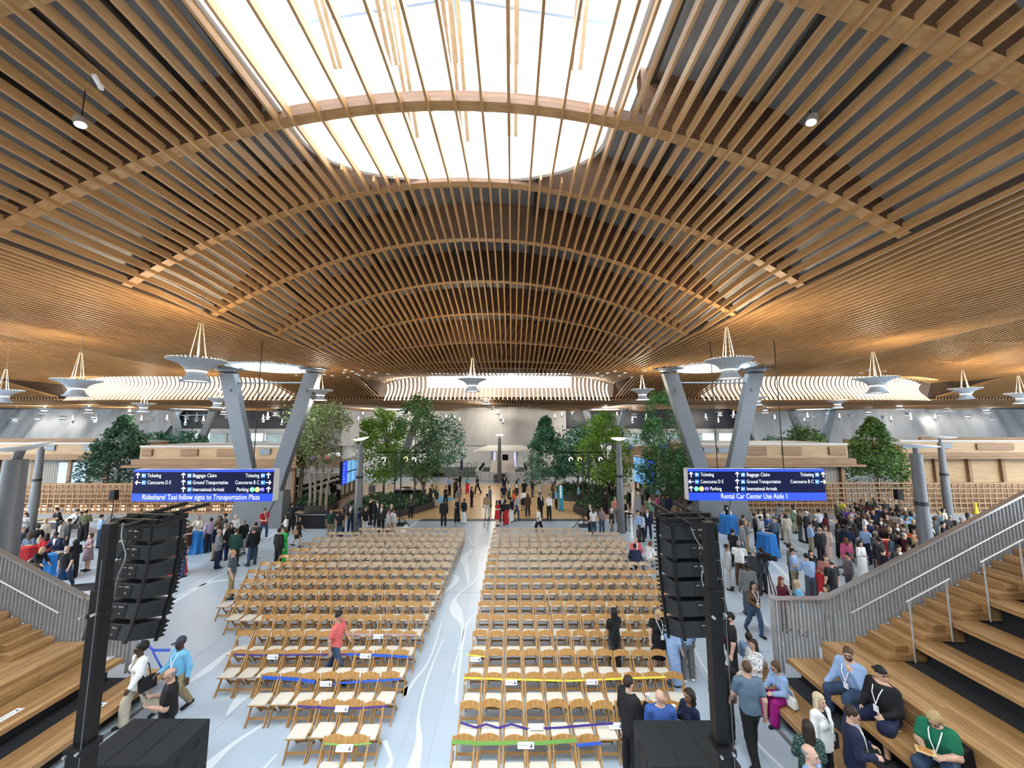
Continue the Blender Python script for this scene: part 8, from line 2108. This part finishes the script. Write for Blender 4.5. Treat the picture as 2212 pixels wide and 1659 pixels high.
crowd = [(1808, 1081, 'olive'), (1815, 1079, 'yellow'), (1826, 1095, 'purple'), (1838, 1090, 'charcoal'), (1847, 1085, 'black'), (1860, 1078, 'brown'), (1873, 1084, 'maroon'), (1886, 1076, 'charcoal'), (1890, 1087, 'tan'), (1911, 1080, 'charcoal'), (1900, 1092, 'navy'), (1925, 1097, 'charcoal'), (1953, 1095, 'brown'), (1866, 1111, 'white'), (1930, 1105, 'lightgrey'), (1885, 1100, 'navy'), (1958, 1115, 'lightblue'), (1985, 1114, 'grey'), (2037, 1098, 'beige'), (2027, 1104, 'slate'), (2077, 1117, 'black'), (2036, 1126, 'navy'), (1909, 1129, 'brown'), (1936, 1129, 'charcoal'), (1938, 1146, 'black'), (1956, 1104, 'skyblue'), (1924, 1154, 'slate'), (1845, 1131, 'black'), (1966, 1161, 'brown'), (1976, 1164, 'black'), (1984, 1129, 'black'), (1828, 1133, 'navy'), (1880, 1122, 'navy'), (1893, 1134, 'black'), (1950, 1132, 'charcoal'), (1915, 1110, 'brown'), (1902, 1116, 'black'), (1862, 1092, 'charcoal'), (1974, 1142, 'orange'), (2010, 1130, 'charcoal'), (2052, 1112, 'grey'), (1995, 1142, 'black'), (1945, 1118, 'olive'), (1690, 1104, 'charcoal'), (1605, 1112, 'charcoal'), (1724, 1101, 'brown'), (1783, 1108, 'maroon'), (1652, 1098, 'black'), (1640, 1101, 'white'), (1612, 1125, 'grey'), (1759, 1112, 'black'), (1819, 1108, 'black'), (1834, 1112, 'charcoal'), (1853, 1104, 'black'), (1872, 1100, 'brown'), (1913, 1096, 'black'), (1938, 1090, 'charcoal'), (1944, 1104, 'black'), (1966, 1104, 'slate'), (1972, 1122, 'black'), (1890, 1147, 'charcoal'), (1896, 1160, 'black'), (1952, 1150, 'maroon'), (1961, 1178, 'black'), (2000, 1118, 'black'), (2018, 1116, 'charcoal'), (2062, 1124, 'black'), (2046, 1136, 'charcoal'), (2090, 1108, 'brown'), (1921, 1139, 'black'), (1842, 1098, 'lilac')]
hk = ['short:k', 'short:d', 'long:d', 'short:g', 'bob:b', 'long:k', 'bob:y', 'fringe:g', 'short:b', 'curly:k']
bw = ['black', 'navy', 'charcoal', 'grey', 'denim', 'khaki']
hw_ = {'short:k': 'short black hair', 'short:d': 'short dark hair', 'long:d': 'long dark hair', 'short:g': 'short grey hair', 'bob:b': 'brown bob', 'long:k': 'long black hair', 'bob:y': 'blond bob', 'fringe:g': 'balding head', 'short:b': 'short brown hair', 'curly:k': 'black curls'}
near_ = [(1985, 1140, 'by the thick lamp post'), (1912, 1166, 'near the far red table'), (1948, 1075, 'below the stand speaker'), (1850, 1085, 'beside the lattice crowd edge'), (2060, 1110, 'beyond the railing slope'), (1655, 1105, 'behind the open-floor blue table'), (1860, 1125, 'in the crowd behind puffy sleeves'), (1740, 1105, 'by the buffet corner')]
seen_ = set()
for i, (u, v, c) in enumerate(crowd):
    h = hk[(i*7+3) % len(hk)]; sx = 'f' if h.split(':')[0] in ('long', 'bob', 'curly') else 'm'
    tk = rr.choice(['shirt', 'jacket', 'tee'] if sx == 'm' else ['blouse', 'shirt', 'jacket']); bc = bw[(i*5) % 6]
    w = min(near_, key=lambda q: (q[0]-u)**2+(q[1]-v)**2)[2]
    lab = f'{hw_[h]}, {w}'
    if (lab, c, tk) in seen_: lab += ', nearer'
    seen_.add((lab, c, tk))
    p(u, v, rr.choice(['stand', 'plate', 'stand2', 'cross', 'plate2', 'drink']), rr.randrange(-180, 180), sx, rr.choice('llmmtbd'), h, f'{tk}:{c}', f'trousers:{bc}', lab)
# --- three people sitting among the chairs
p(1373, 1160, 'sit', 0, 'm', 'l', 'bald:g', 'jacket:coral', 'trousers:grey', 'seated among the chairs facing the camera', 1, ztop=.46)
p(1371, 1174, 'sitlean', 170, 'm', 'b', 'short:k', 'jacket:navy', 'trousers:navy', 'seated among the chairs, back turned', 1, ztop=.46)
p(1406, 1169, 'sitlean', 120, 'f', 'l', 'bob:a', 'blouse:white', 'trousers:beige', 'seated among the chairs beside the hung speakers', 1, ztop=.46)
# a few loose things on the tiers
def loose(o, x, y, z, label, cat, rz=0): o.location = (x, y, z); o.rotation_euler = (0, 0, rz); return tag(o, label, cat)
def tray_plate(label, x, y, z, rz): 
    o = MB().box((0, 0, .008), (.24, .24, .014)).build('food_plate', M_plate, bevel=.004); loose(o, x, y, z, label, 'plate', rz); MB().box((.0, 0, .02), (.012, .2, .01)).box((.05, .03, .02), (.10, .012, .008)).build('cutlery', M_plate, o); return o
x, y = atz(1921, 1575, .80); tray_plate('square bamboo plate lying on the second tier between cap man and green-tee woman', x, y, .815, .2)
x, y = atz(1667, 1475, .41); tray_plate('bamboo plate with fork on the lowest tier beside the light blue jacket woman', x, y, .425, .4)
x, y = atz(1708, 1528, .41); o = MB().box((0, 0, .11), (.12, .30, .20), taper=.85).build('handbag', cm('white'), bevel=.02); loose(o, x, y, .425, 'white handbag on the lowest tier beside the magenta trousers', 'bag', .3); MB().tube([(0, -.12, .2), (0, -.06, .34), (0, .06, .34), (0, .12, .2)], .01, 6).build('handle', cm('white'), o)
x, y = atz(2065, 1645, .80); o = MB().box((0, 0, .16), (.30, .46, .30), taper=.9).build('tote_bag', cm('black'), bevel=.02); loose(o, x, y, .815, 'black tote bag on the second tier beside the green-tee woman', 'bag', .1); MB().lathe([(0, 0), (.045, 0)], (-.155, 0, .17), 14, Matrix.Rotation(PI/2, 4, 'Y')).build('round_badge', M_conn, o)
